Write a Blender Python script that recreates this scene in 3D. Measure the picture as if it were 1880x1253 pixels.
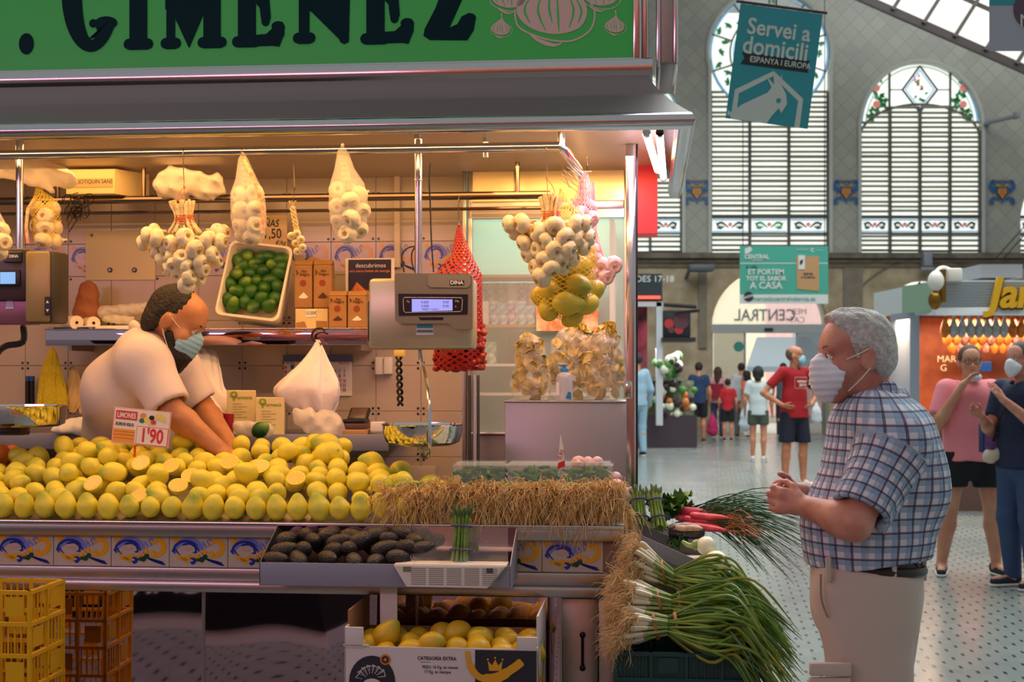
import bpy, bmesh, math, random
import numpy as np
from mathutils import Vector, Matrix, Euler
random.seed(7); rng = np.random.RandomState(7)
R = math.radians
for o in list(bpy.data.objects): bpy.data.objects.remove(o, do_unlink=True)
scn = bpy.context.scene; COL = scn.collection
# ---------------------------------------------------------------- camera
F = 2611.0; CZ = 1.5; HY = 680.0
cam_d = bpy.data.cameras.new('camera'); cam = bpy.data.objects.new('camera', cam_d); COL.objects.link(cam)
cam.location = (0, 0, CZ); cam.rotation_euler = (R(90), 0, 0)
cam_d.sensor_width = 36; cam_d.lens = F*36/1880; cam_d.shift_y = (HY-626.5)/1880; cam_d.clip_end = 300
cam_d.dof.use_dof = True; cam_d.dof.focus_distance = 4.6; cam_d.dof.aperture_fstop = 6.0
scn.camera = cam
# ---------------------------------------------------------------- world, lights, exposure
scn.view_settings.view_transform = 'Standard'; scn.view_settings.look = 'None'
scn.view_settings.exposure = 0.0; scn.view_settings.gamma = 1; scn.view_settings.use_curve_mapping = False
wd = bpy.data.worlds.new('world'); scn.world = wd; wd.use_nodes = True
wb = wd.node_tree.nodes['Background']; wb.inputs[0].default_value = (.88, .95, .96, 1); wb.inputs[1].default_value = .38
# stall frame: the stall stands turned by 5.5 degrees to the hall
TH = R(5.5); SO = Vector((-0.693, 4.70, 0)); NU = Vector((math.cos(TH), -math.sin(TH), 0)); NV = Vector((math.sin(TH), math.cos(TH), 0))
ST = Matrix.Translation(SO) @ Matrix.Rotation(-TH, 4, 'Z')
def area(name, loc, rot, size, power, col, frame=None, spread=180):
    l = bpy.data.lights.new(name, 'AREA'); l.shape = 'RECTANGLE'; l.size, l.size_y = size; l.energy = power; l.color = col; l.spread = R(spread)
    o = bpy.data.objects.new(name, l); COL.objects.link(o)
    o.matrix_world = (frame or Matrix()) @ Matrix.Translation(loc) @ Euler(rot).to_matrix().to_4x4(); return o
# warm lamps under the stall ceiling
area('stall_ceiling_light', (-.35, .55, 2.33), (0, 0, 0), (2.6, .25), 15, (1, .50, .17), ST)
area('stall_ceiling_light', (-.2, 1.0, 2.33), (R(12), 0, 0), (2.6, .25), 9, (1, .50, .17), ST)
area('stall_right_light', (.85, 1.0, 2.33), (0, 0, 0), (.7, .3), 5, (1, .56, .20), ST)
# warm light added behind the front lip for the garlic; pink tubes at the side
area('awning_warm_fill', (-.5, -.02, 2.31), (R(8), 0, 0), (3.0, .06), 15, (1, .56, .20), ST)
area('awning_side_light', (1.06, .55, 2.30), (0, 0, 0), (.05, 1.1), 8, (1, .62, .85), ST)
# pink light from the tubes of the facing stall behind the photographer
area('facing_stall_light', (-3.0, 1.7, 2.5), (R(52), 0, R(-12)), (3.6, .3), 23, (1, .46, .74))
# an added wall light, then daylight from the glazed hall roof and the street
area('facing_wall_fill', (-1.8, -1.9, 3.3), (R(-55), 0, 0), (4.5, .4), 75, (1, .62, .45))  # added so the facing wall shows brown in the polished steel
area('hall_daylight', (6, 18, 12), (0, 0, 0), (14, 20), 3900, (.95, 1, .97))
area('street_daylight', (5, 35.5, 9.5), (R(62), 0, 0), (24, 5), 3800, (1, .98, .95))
# ---------------------------------------------------------------- helpers
def V(*a): return Vector(a)
def w(px, py, Y): return V((px-940)/F*Y, Y, CZ+(HY-py)/F*Y)
def S(px, py, v):
    d = V((px-940)/F, 1, (HY-py)/F); c = V(0, 0, CZ)
    t = (v-(c-SO).dot(NV))/d.dot(NV); p = c+d*t
    return V((p-SO).dot(NU), v, p.z)
def hexc(h, a=1):
    h = h.lstrip('#'); r = [int(h[i:i+2], 16)/255 for i in (0, 2, 4)]
    return tuple((c/12.92 if c <= .04045 else ((c+.055)/1.055)**2.4) for c in r)+(a,)
BASE = {}
def tag(o, label=None, cat=None, group=None, kind=None):
    if label: o['label'] = label
    if cat: o['category'] = cat
    if group: o['group'] = group
    if kind: o['kind'] = kind
    return o
def thing(name, label, cat, base=(0, 0, 0), frame=None, group=None, rz=0):
    o = bpy.data.objects.new(name, None); COL.objects.link(o); o.empty_display_size = .05
    o.matrix_world = (frame or Matrix()) @ Matrix.Translation(Vector(base)) @ Matrix.Rotation(rz, 4, 'Z')
    BASE[o.name] = Vector(base); return tag(o, label, cat, group)
def link(name, me, parent=None, M=None):
    o = bpy.data.objects.new(name, me); COL.objects.link(o)
    if parent is not None: o.parent = parent
    if M is not None: o.matrix_basis = M
    return o
def dup(o, parent=None):
    c = o.copy(); COL.objects.link(c); c.parent = parent
    for ch in list(o.children): dup(ch, c)
    return c
# ---- node materials
def mat(name, col, rough=.6, metal=0, emis=None, es=1, alpha=1, bump=0, bs=40, var=0, vs=6, col2=None, spec=.5, trans=0, sss=0, coat=0, rand=0, thin=False):
    m = bpy.data.materials.new(name); m.use_nodes = True; nt = m.node_tree; N = nt.nodes; L = nt.links; b = N['Principled BSDF']
    c = hexc(col) if isinstance(col, str) else col
    b.inputs['Base Color'].default_value = c; b.inputs['Roughness'].default_value = rough; b.inputs['Metallic'].default_value = metal
    b.inputs['Specular IOR Level'].default_value = spec; b.inputs['Coat Weight'].default_value = coat; b.inputs['Coat Roughness'].default_value = .08
    if trans: b.inputs['Transmission Weight'].default_value = trans; b.inputs['IOR'].default_value = 1.02 if thin else 1.45
    if sss: b.inputs['Subsurface Weight'].default_value = sss; b.inputs['Subsurface Radius'].default_value = (.012, .006, .003); b.inputs['Subsurface Scale'].default_value = 1
    if emis: b.inputs['Emission Color'].default_value = hexc(emis); b.inputs['Emission Strength'].default_value = es
    if alpha < 1: b.inputs['Alpha'].default_value = alpha
    tc = N.new('ShaderNodeTexCoord')
    if var or col2:
        n = N.new('ShaderNodeTexNoise'); n.inputs['Scale'].default_value = vs; n.inputs['Detail'].default_value = 5; L.new(tc.outputs['Object'], n.inputs['Vector'])
        r = N.new('ShaderNodeValToRGB'); r.color_ramp.elements[0].position = .35; r.color_ramp.elements[1].position = .65
        r.color_ramp.elements[0].color = c; c2 = hexc(col2) if col2 else tuple(x*(1-var) for x in c[:3])+(1,)
        r.color_ramp.elements[1].color = c2; L.new(n.outputs['Fac'], r.inputs['Fac']); L.new(r.outputs['Color'], b.inputs['Base Color'])
        if rand:
            oi = N.new('ShaderNodeObjectInfo'); ad = N.new('ShaderNodeVectorMath'); ad.operation = 'ADD'; L.new(tc.outputs['Object'], ad.inputs[0]); L.new(oi.outputs['Location'], ad.inputs[1]); L.new(ad.outputs[0], n.inputs['Vector'])
    if bump:
        n2 = N.new('ShaderNodeTexNoise'); n2.inputs['Scale'].default_value = bs; n2.inputs['Detail'].default_value = 3; L.new(tc.outputs['Object'], n2.inputs['Vector'])
        bp = N.new('ShaderNodeBump'); bp.inputs['Strength'].default_value = bump; bp.inputs['Distance'].default_value = .01; L.new(n2.outputs['Fac'], bp.inputs['Height']); L.new(bp.outputs['Normal'], b.inputs['Normal'])
    return m
def netmat(name, col, scale, fill, col_tr=(1, 1, 1, 1)):
    m = bpy.data.materials.new(name); m.use_nodes = True; nt = m.node_tree; N = nt.nodes; L = nt.links; b = N['Principled BSDF']
    b.inputs['Base Color'].default_value = hexc(col); b.inputs['Roughness'].default_value = .5
    tc = N.new('ShaderNodeTexCoord'); sp = N.new('ShaderNodeSeparateXYZ'); L.new(tc.outputs['UV'], sp.inputs[0])
    def wave(op):
        a = N.new('ShaderNodeMath'); a.operation = op; L.new(sp.outputs[0], a.inputs[0]); L.new(sp.outputs[1], a.inputs[1])
        s = N.new('ShaderNodeMath'); s.operation = 'MULTIPLY'; s.inputs[1].default_value = scale; L.new(a.outputs[0], s.inputs[0])
        f = N.new('ShaderNodeMath'); f.operation = 'FRACT'; L.new(s.outputs[0], f.inputs[0])
        g = N.new('ShaderNodeMath'); g.operation = 'LESS_THAN'; g.inputs[1].default_value = fill; L.new(f.outputs[0], g.inputs[0]); return g
    g1, g2 = wave('ADD'), wave('SUBTRACT')
    mx = N.new('ShaderNodeMath'); mx.operation = 'MAXIMUM'; L.new(g1.outputs[0], mx.inputs[0]); L.new(g2.outputs[0], mx.inputs[1]); L.new(mx.outputs[0], b.inputs['Alpha'])
    return m
# ---- mesh builder
class MB:
    def __init__(s): s.v = []; s.f = []; s.m = []; s.uv = []
    def add(s, vs, fs, mi=0, M=None, uv=None):
        n = len(s.v); s.v += [tuple(M @ Vector(q)) if M is not None else tuple(q) for q in vs]
        s.f += [tuple(i+n for i in f) for f in fs]; s.m += [mi]*len(fs); s.uv += list(uv) if uv else [(0, 0)]*len(vs); return s
    def box(s, c, d, mi=0, rot=None, M=None, taper=1):
        c = Vector(c); h = Vector(d)/2; q = []
        Rm = Euler(rot).to_matrix() if rot else Matrix.Identity(3)
        for sz in (-1, 1):
            k = taper if sz > 0 else 1
            for sx, sy in ((-1, -1), (1, -1), (1, 1), (-1, 1)): q.append(c+Rm @ Vector((sx*h.x*k, sy*h.y*k, sz*h.z)))
        return s.add(q, [(0, 3, 2, 1), (4, 5, 6, 7), (0, 1, 5, 4), (1, 2, 6, 5), (2, 3, 7, 6), (3, 0, 4, 7)], mi, M)
    def bb(s, lo, hi, mi=0, M=None):
        lo = Vector(lo); hi = Vector(hi); return s.box((lo+hi)/2, hi-lo, mi, None, M)
    def rbox(s, lo, hi, r=.004, mi=0, M=None):
        bm = bmesh.new(); lo = Vector(lo); hi = Vector(hi); bmesh.ops.create_cube(bm, size=1)
        for q in bm.verts: q.co = Vector([(q.co[i]+.5)*(hi[i]-lo[i])+lo[i] for i in range(3)])
        r = min(r, min(abs(hi[i]-lo[i]) for i in range(3))*.48)
        bmesh.ops.bevel(bm, geom=bm.edges[:], offset=r, segments=2, affect='EDGES', profile=.5)
        bm.verts.index_update(); vs = [q.co.copy() for q in bm.verts]; fs = [tuple(q.index for q in f.verts) for f in bm.faces]; bm.free()
        return s.add(vs, fs, mi, M)
    def tube(s, pts, r, n=8, mi=0, M=None, caps=True, closed=False):
        pts = [Vector(p) for p in pts]; k = len(pts); rr = r if isinstance(r, (list, tuple)) else [r]*k
        vs = []; fs = []; ref = None
        for i, p in enumerate(pts):
            a = pts[(i-1) % k] if (i > 0 or closed) else p; b = pts[(i+1) % k] if (i < k-1 or closed) else p
            t = (b-a); t = t.normalized() if t.length > 1e-9 else Vector((0, 0, 1))
            if ref is None: ref = t.orthogonal().normalized()
            ref = (ref-t*ref.dot(t)); ref = ref.normalized() if ref.length > 1e-6 else t.orthogonal().normalized()
            bn = t.cross(ref)
            for j in range(n):
                an = 2*math.pi*j/n; vs.append(p+(ref*math.cos(an)+bn*math.sin(an))*rr[i])
        kk = k if closed else k-1
        for i in range(kk):
            for j in range(n):
                a = i*n+j; b = i*n+(j+1) % n; c = ((i+1) % k)*n+(j+1) % n; d = ((i+1) % k)*n+j; fs.append((a, b, c, d))
        if caps and not closed: fs += [tuple(range(n-1, -1, -1)), tuple(range((k-1)*n, k*n))]
        return s.add(vs, fs, mi, M)
    def cyl(s, a, b, r, r2=None, n=16, mi=0, M=None): return s.tube([a, b], [r, r if r2 is None else r2], n, mi, M)
    def lathe(s, prof, n=24, mi=0, M=None, mod=None, uvs=None):
        vs = []; fs = []; uv = []
        for i, (r, z) in enumerate(prof):
            for j in range(n):
                a = 2*math.pi*j/n; rr = r*(mod(a, i/(len(prof)-1)) if mod else 1); vs.append((rr*math.cos(a), rr*math.sin(a), z)); uv.append((j/n, i/(len(prof)-1)))
        for i in range(len(prof)-1):
            for j in range(n): fs.append((i*n+j, i*n+(j+1) % n, (i+1)*n+(j+1) % n, (i+1)*n+j))
        if prof[0][0] > 1e-5: fs.append(tuple(range(n-1, -1, -1)))
        if prof[-1][0] > 1e-5: fs.append(tuple(range((len(prof)-1)*n, len(prof)*n)))
        return s.add(vs, fs, mi, M, uv)
    def ell(s, c, r, n=16, mi=0, rot=None):
        if not isinstance(r, (tuple, list)): r = (r, r, r)
        M = Matrix.Translation(Vector(c)) @ (Euler(rot).to_matrix().to_4x4() if rot else Matrix()) @ Matrix.Diagonal((*r, 1))
        k = max(5, n//2); return s.lathe([(math.sin(math.pi*i/k), -math.cos(math.pi*i/k)) for i in range(k+1)], n, mi, M)
    def ext(s, poly, h, mi=0, M=None):      # simple polygon in xy, extruded 0..h in z
        n = len(poly); vs = [(x, y, 0) for x, y in poly]+[(x, y, h) for x, y in poly]
        return s.add(vs, [tuple(range(n-1, -1, -1)), tuple(range(n, 2*n))]+[(i, (i+1) % n, (i+1) % n+n, i+n) for i in range(n)], mi, M)
    def build(s, name, mats, parent=None, absb=True, smooth=True, frame=None, M=None, ang=35):
        me = bpy.data.meshes.new(name); off = BASE.get(parent.name, Vector()) if (parent is not None and absb) else Vector()
        me.from_pydata([(x-off.x, y-off.y, z-off.z) for x, y, z in s.v], [], s.f)
        for m in (mats if isinstance(mats, (list, tuple)) else [mats]): me.materials.append(m)
        me.polygons.foreach_set('material_index', s.m)
        if any(u != (0, 0) for u in s.uv):
            l = me.uv_layers.new(name='UVMap'); vi = np.empty(len(me.loops), int); me.loops.foreach_get('vertex_index', vi)
            l.data.foreach_set('uv', np.array(s.uv, dtype=np.float32)[vi].ravel())
        if smooth:
            me.polygons.foreach_set('use_smooth', [True]*len(me.polygons)); me.set_sharp_from_angle(angle=R(ang))
        me.validate(); me.update()
        o = link(name, me, parent)
        if parent is None: o.matrix_world = (frame or Matrix()) @ (M or Matrix())
        elif M is not None: o.matrix_basis = M
        return o
    def single(s, name, mats, label, cat, group=None, base=None, frame=None, smooth=True, kind=None):
        """one-mesh thing whose origin goes to its base"""
        if base is None:
            A = np.array(s.v); base = ((A[:, 0].min()+A[:, 0].max())/2, (A[:, 1].min()+A[:, 1].max())/2, A[:, 2].min())
        b = Vector(base); s.v = [(x-b.x, y-b.y, z-b.z) for x, y, z in s.v]
        o = s.build(name, mats, None, False, smooth, frame, Matrix.Translation(b)); return tag(o, label, cat, group, kind)
XZ = Matrix.Rotation(R(90), 4, 'X')          # xy plane -> xz plane facing -y
def face(c, rot=0): return Matrix.Translation(Vector(c)) @ XZ @ Matrix.Rotation(rot, 4, 'Z')
def curve_mesh(splines, h, M=None):
    """filled 2D outline with holes -> mesh data"""
    cu = bpy.data.curves.new('c', 'CURVE'); cu.dimensions = '2D'; cu.fill_mode = 'BOTH'; cu.extrude = h/2
    for pts in splines:
        sp = cu.splines.new('POLY'); sp.points.add(len(pts)-1); sp.use_cyclic_u = True
        for i, p in enumerate(pts): sp.points[i].co = (p[0], p[1], 0, 1)
    o = bpy.data.objects.new('c', cu); me = bpy.data.meshes.new_from_object(o); bpy.data.objects.remove(o); bpy.data.curves.remove(cu)
    if M is not None: me.transform(M)
    return me
def addme(mb, me, mi=0, M=None):
    mb.add([tuple(q.co) for q in me.vertices], [tuple(p.vertices) for p in me.polygons], mi, M); bpy.data.meshes.remove(me); return mb
_font = {}
def text(mb, s, size, M, mi=0, ext=.0005, align='CENTER', bold=0, sx=1, shear=0, space=1):
    cu = bpy.data.curves.new('t', 'FONT'); cu.body = s; cu.size = size; cu.extrude = ext; cu.align_x = align; cu.align_y = 'CENTER'
    cu.offset = bold; cu.shear = shear; cu.space_character = space; cu.resolution_u = 3
    o = bpy.data.objects.new('t', cu); me = bpy.data.meshes.new_from_object(o); bpy.data.objects.remove(o); bpy.data.curves.remove(cu)
    return addme(mb, me, mi, M @ Matrix.Diagonal((sx, 1, 1, 1)))
def arc(cx, cy, r, a0, a1, n=12, ry=None): return [(cx+r*math.cos(R(a0+(a1-a0)*i/n)), cy+(ry or r)*math.sin(R(a0+(a1-a0)*i/n))) for i in range(n+1)]
def bez(p0, p1, p2, n=8):
    p0, p1, p2 = Vector(p0), Vector(p1), Vector(p2); return [(p0*(1-t)**2+p1*2*t*(1-t)+p2*t*t) for t in [i/n for i in range(n+1)]]
def ribbon(mb, pts, wd, z=0, mi=0, M=None):     # flat brush stroke in xy, width may vary
    pts = [Vector((p[0], p[1])) for p in pts]; n = len(pts); ws = wd if isinstance(wd, (list, tuple)) else [wd*math.sin(math.pi*(.12+.8*i/(n-1))) for i in range(n)]
    vs = []
    for i, p in enumerate(pts):
        t = (pts[min(i+1, n-1)]-pts[max(i-1, 0)]).normalized(); q = Vector((-t.y, t.x))*ws[i]/2; vs += [(p.x+q.x, p.y+q.y, z), (p.x-q.x, p.y-q.y, z)]
    return mb.add(vs, [(2*i, 2*i+1, 2*i+3, 2*i+2) for i in range(n-1)], mi, M)
def spl(pts, n=6):                              # catmull-rom through points
    P = [Vector(p) for p in pts]; P = [P[0]]+P+[P[-1]]; o = []
    for i in range(1, len(P)-2):
        for k in range(n):
            t = k/n; a, b, c, d = P[i-1], P[i], P[i+1], P[i+2]
            o.append(.5*((2*b)+(c-a)*t+(2*a-5*b+4*c-d)*t*t+(3*b-a-3*c+d)*t**3))
    o.append(P[-2]); return o
# ---- implicit surfaces for bodies and cloth
def nv(a): return np.array(a, dtype=np.float64)
def rc(a, b, r1, r2, k=.03, q=None, clip=None, g=0):
    return dict(t='rc', a=nv(a), b=nv(b), r1=r1, r2=r2, k=k, q=q, clip=clip, g=g)
def el(c, r, rot=None, k=.03, clip=None, g=0):
    r = r if isinstance(r, (list, tuple)) else (r, r, r)
    return dict(t='el', c=nv(c), r=nv(r), R=np.array(rot.to_3x3()) if rot is not None else np.eye(3), k=k, clip=clip, g=g)
def pd(P, p):
    if P['t'] == 'rc':
        pa = p-P['a']; ba = P['b']-P['a']; f = 1
        if P['q'] is not None:
            n, f = nv(P['q'][0]), P['q'][1]; n = n/np.linalg.norm(n)
            pa = pa+(pa@n)[..., None]*n*(1/f-1); ba = ba+(ba@n)*n*(1/f-1)
        t = np.clip((pa@ba)/max(ba@ba, 1e-9), 0, 1)
        d = np.linalg.norm(pa-t[..., None]*ba, axis=-1)-(P['r1']+(P['r2']-P['r1'])*t)
        d = d*min(1, f) if f < 1 else d
    else:
        l = (p-P['c'])@P['R']; k0 = np.linalg.norm(l/P['r'], axis=-1); k1 = np.linalg.norm(l/P['r']**2, axis=-1)+1e-9
        d = k0*(k0-1)/k1
    if P['clip'] is not None:
        for c, n in P['clip']:
            n = nv(n); n = n/np.linalg.norm(n); d = np.maximum(d, (p-nv(c))@n)
    return d
def pbb(P):
    if P['t'] == 'rc':
        m = max(P['r1'], P['r2'])*(max(1, P['q'][1]) if P['q'] is not None else 1); return np.minimum(P['a'], P['b'])-m, np.maximum(P['a'], P['b'])+m
    m = P['r'].max(); return P['c']-m, P['c']+m
def infl(prims, d, dk=0):
    o = []
    for P in prims:
        P = dict(P)
        if P['t'] == 'rc': P['r1'] += d; P['r2'] += d
        else: P['r'] = P['r']+d
        P['k'] += dk; o.append(P)
    return o
def sdf_mesh(name, prims, h, mats, parent, sub=(), noise=None, smooth=1, clip=None, post=None):
    lo = np.min([pbb(P)[0] for P in prims], 0)-3*h; hi = np.max([pbb(P)[1] for P in prims], 0)+3*h
    n = np.ceil((hi-lo)/h).astype(int)+1; D = np.full(n, 1.0, dtype=np.float32); ax = [lo[i]+h*np.arange(n[i]) for i in range(3)]
    def apply(P, fn, mg):
        a, b = pbb(P); i0 = np.maximum(((a-mg-lo)/h).astype(int), 0); i1 = np.minimum(np.ceil((b+mg-lo)/h).astype(int)+1, n)
        if (i1 <= i0).any(): return
        sl = tuple(slice(i0[i], i1[i]) for i in range(3))
        g = np.stack(np.meshgrid(*[ax[i][sl[i]] for i in range(3)], indexing='ij'), -1); D[sl] = fn(D[sl], pd(P, g))
    for P in prims:
        k = P['k']
        def f(a, d, k=k):
            hh = np.maximum(k-np.abs(a-d), 0)/k; return np.minimum(a, d)-hh*hh*k*.25
        apply(P, f, k+3*h)
    for P in sub: apply(P, lambda a, d: np.maximum(a, -d), 2*h)
    if clip:
        g = np.stack(np.meshgrid(*ax, indexing='ij'), -1)
        for c, nn in clip:
            nn = nv(nn); nn = nn/np.linalg.norm(nn); D[...] = np.maximum(D, (g-nv(c))@nn)
    if noise:
        g = np.stack(np.meshgrid(*ax, indexing='ij', sparse=False), -1); D += noise(g).astype(np.float32)
    S_ = D < 0; cnt = np.zeros(np.array(D.shape)-1); acc = np.zeros(tuple(np.array(D.shape)-1)+(3,)); quads = []
    edges = []
    for a in range(3):
        s0 = [slice(None)]*3; s1 = [slice(None)]*3; s0[a] = slice(0, -1); s1[a] = slice(1, None)
        A, B = D[tuple(s0)], D[tuple(s1)]; idx = np.argwhere((A < 0) != (B < 0))
        if len(idx) == 0: continue
        va = A[tuple(idx.T)]; vb = B[tuple(idx.T)]; t = va/(va-vb); pos = idx.astype(float); pos[:, a] += t
        b, c = (a+1) % 3, (a+2) % 3; ok = (idx[:, b] > 0) & (idx[:, c] > 0) & (idx[:, b] < D.shape[b]-1) & (idx[:, c] < D.shape[c]-1)
        idx, pos, fl = idx[ok], pos[ok], (va < 0)[ok]; cells = []
        for db, dc in ((0, 0), (-1, 0), (-1, -1), (0, -1)):
            q = idx.copy(); q[:, b] += db; q[:, c] += dc; cells.append(q); np.add.at(acc, tuple(q.T), pos); np.add.at(cnt, tuple(q.T), 1)
        edges.append((cells, fl))
    used = np.argwhere(cnt > 0); num = -np.ones(cnt.shape, int); num[tuple(used.T)] = np.arange(len(used))
    vs = acc[tuple(used.T)]/cnt[tuple(used.T)][:, None]
    fs = []
    for cells, fl in edges:
        q = np.stack([num[tuple(c.T)] for c in cells], 1); q[~fl] = q[~fl][:, ::-1]; fs.append(q)
    fs = np.concatenate(fs); vs = lo+vs*h
    for _ in range(smooth):
        s = np.zeros_like(vs); c = np.zeros(len(vs))
        for i in range(4):
            np.add.at(s, fs[:, i], vs[fs[:, (i+1) % 4]]+vs[fs[:, (i-1) % 4]]); np.add.at(c, fs[:, i], 2)
        vs = vs*.5+.5*s/c[:, None]
    me = bpy.data.meshes.new(name); off = nv(BASE.get(parent.name, (0, 0, 0))) if parent is not None else nv((0, 0, 0))
    me.from_pydata((vs-off).tolist(), [], fs.tolist())
    for m in (mats if isinstance(mats, (list, tuple)) else [mats]): me.materials.append(m)
    if post: post(me, vs, prims)
    me.polygons.foreach_set('use_smooth', [True]*len(me.polygons)); me.validate(); me.update()
    return link(name, me, parent)
# ---------------------------------------------------------------- shared materials
M_ = {}
M_['steel'] = mat('polished_steel', '#c9c6c8', .16, 1, bump=.05, bs=3)
M_['brushed'] = mat('brushed_steel', '#b9b4b2', .32, 1, bump=.04, bs=8)
M_['awning'] = mat('dull_awning_steel', '#87807e', .5, .35)
M_['mirror'] = mat('mirror_steel', '#c2a4b0', .03, 1)  # pink of the reflected light is put into the steel colour
M_['satin'] = mat('satin_steel', '#aaa6a4', .42, 1)
M_['dark'] = mat('dark_steel', '#4a4448', .35, .8)
M_['black'] = mat('black_plastic', '#141316', .4)
M_['white'] = mat('white_plastic', '#e6e0d8', .5)
M_['chrome'] = mat('chrome', '#e0dcd8', .07, 1)
M_['grey'] = mat('grey_painted_steel', '#8e8f9c', .55, .2)
M_['cream'] = mat('cream_panel', '#e2d2ae', .5)
M_['ptag'] = mat('print_black', '#15161a', .6)
M_['red'] = mat('print_red', '#c81f22', .5)
M_['paper'] = mat('white_paper', '#ece6da', .7, bump=.15, bs=30)
M_['tilew'] = mat('glazed_tile', '#c2b2a2', .18, spec=.6, var=.04, vs=2)
M_['grout'] = mat('tile_grout', '#8a6f5c', .8)
M_['motif'] = mat('tile_leaf_motif', '#2a3038', .3)
M_['tblue'] = mat('tile_blue_glaze', '#27348c', .2); M_['tlblue'] = mat('tile_pale_blue_glaze', '#7580d0', .2)
M_['tyel'] = mat('tile_yellow_glaze', '#e2a018', .2); M_['tgreen'] = mat('tile_green_glaze', '#1c4a38', .2); M_['tpink'] = mat('tile_pink_glaze', '#d89a9c', .2)
M_['tube'] = mat('lit_fluorescent_tube', '#ffffff', .4, emis='#ffe2f4', es=5)
M_['wire'] = mat('hook_wire', '#7a6a50', .3, 1)
M_['cable'] = mat('black_cable', '#0c0b0c', .5)
M_['skin'] = mat('skin', '#c98d6c', .5, sss=.08, col2='#b87658', vs=9, bump=.06, bs=60)
M_['twine'] = mat('orange_twine', '#d8672c', .7)
M_['straw'] = mat('dried_garlic_stem', '#ecdcae', .75, col2='#d0b478', vs=60, bump=.3, bs=120)
# floor: glossy pale tile with short dark joint marks
def floor_mat():
    m = bpy.data.materials.new('hall_floor_tile'); m.use_nodes = True; nt = m.node_tree; N = nt.nodes; L = nt.links; b = N['Principled BSDF']
    tc = N.new('ShaderNodeTexCoord'); mp = N.new('ShaderNodeMapping'); mp.inputs['Rotation'].default_value = (0, 0, R(8)); L.new(tc.outputs['Object'], mp.inputs[0])
    br = N.new('ShaderNodeTexBrick'); br.inputs['Scale'].default_value = 1; br.inputs['Brick Width'].default_value = .13; br.inputs['Row Height'].default_value = .11
    br.inputs['Mortar Size'].default_value = .0028; br.inputs['Mortar Smooth'].default_value = .2; br.offset = .5
    br.inputs['Color1'].default_value = hexc('#868d8a'); br.inputs['Color2'].default_value = hexc('#7d8582'); br.inputs['Mortar'].default_value = hexc('#7d8583')
    L.new(mp.outputs[0], br.inputs['Vector'])
    # dark joint marks: mortar of a second, narrower brick pattern kept only on the short joints
    sp = N.new('ShaderNodeSeparateXYZ'); L.new(mp.outputs[0], sp.inputs[0])
    def mth(op, a, bb=None):
        n = N.new('ShaderNodeMath'); n.operation = op
        for i, q in enumerate((a, bb)):
            if q is None: continue
            if hasattr(q, 'links'): L.new(q, n.inputs[i])
            else: n.inputs[i].default_value = q
        return n.outputs[0]
    row = mth('FLOOR', mth('DIVIDE', sp.outputs[1], .11)); fy = mth('FRACT', mth('DIVIDE', sp.outputs[1], .11))
    par = mth('MULTIPLY', mth('MODULO', mth('ABSOLUTE', row), 2), .5); fx = mth('FRACT', mth('ADD', mth('DIVIDE', sp.outputs[0], .13), par))
    inx = mth('LESS_THAN', fx, .13); iny = mth('MULTIPLY', mth('GREATER_THAN', fy, .18), mth('LESS_THAN', fy, .75))
    k = mth('MULTIPLY', inx, iny); mx = N.new('ShaderNodeMix'); mx.data_type = 'RGBA'; L.new(k, mx.inputs[0]); L.new(br.outputs['Color'], mx.inputs[6]); mx.inputs[7].default_value = hexc('#2e3032')
    n2 = N.new('ShaderNodeTexNoise'); n2.inputs['Scale'].default_value = .7; n2.inputs['Detail'].default_value = 4; L.new(tc.outputs['Object'], n2.inputs['Vector'])
    mr = N.new('ShaderNodeMapRange'); mr.inputs[3].default_value = .12; mr.inputs[4].default_value = .36; L.new(n2.outputs['Fac'], mr.inputs[0]); L.new(mr.outputs[0], b.inputs['Roughness'])
    L.new(mx.outputs[2], b.inputs['Base Color']); return m
# tiled wall of the stall is plain geometry; hall wall: diagonal pale tiles
def diamond_mat(name, c1, c2, cm, size, rot):
    m = bpy.data.materials.new(name); m.use_nodes = True; nt = m.node_tree; N = nt.nodes; L = nt.links; b = N['Principled BSDF']; b.inputs['Roughness'].default_value = .35
    tc = N.new('ShaderNodeTexCoord'); sp = N.new('ShaderNodeSeparateXYZ'); L.new(tc.outputs['Object'], sp.inputs[0]); cb = N.new('ShaderNodeCombineXYZ'); L.new(sp.outputs[0], cb.inputs[0]); L.new(sp.outputs[2], cb.inputs[1])
    mp = N.new('ShaderNodeMapping'); mp.inputs['Rotation'].default_value = (0, 0, R(rot)); L.new(cb.outputs[0], mp.inputs[0])
    br = N.new('ShaderNodeTexBrick'); br.inputs['Scale'].default_value = 1; br.inputs['Brick Width'].default_value = size[0]; br.inputs['Row Height'].default_value = size[1]; br.offset = size[2]
    br.inputs['Mortar Size'].default_value = .012; br.inputs['Color1'].default_value = hexc(c1); br.inputs['Color2'].default_value = hexc(c2); br.inputs['Mortar'].default_value = hexc(cm); L.new(mp.outputs[0], br.inputs['Vector'])
    L.new(br.outputs['Color'], b.inputs['Base Color']); return m
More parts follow.
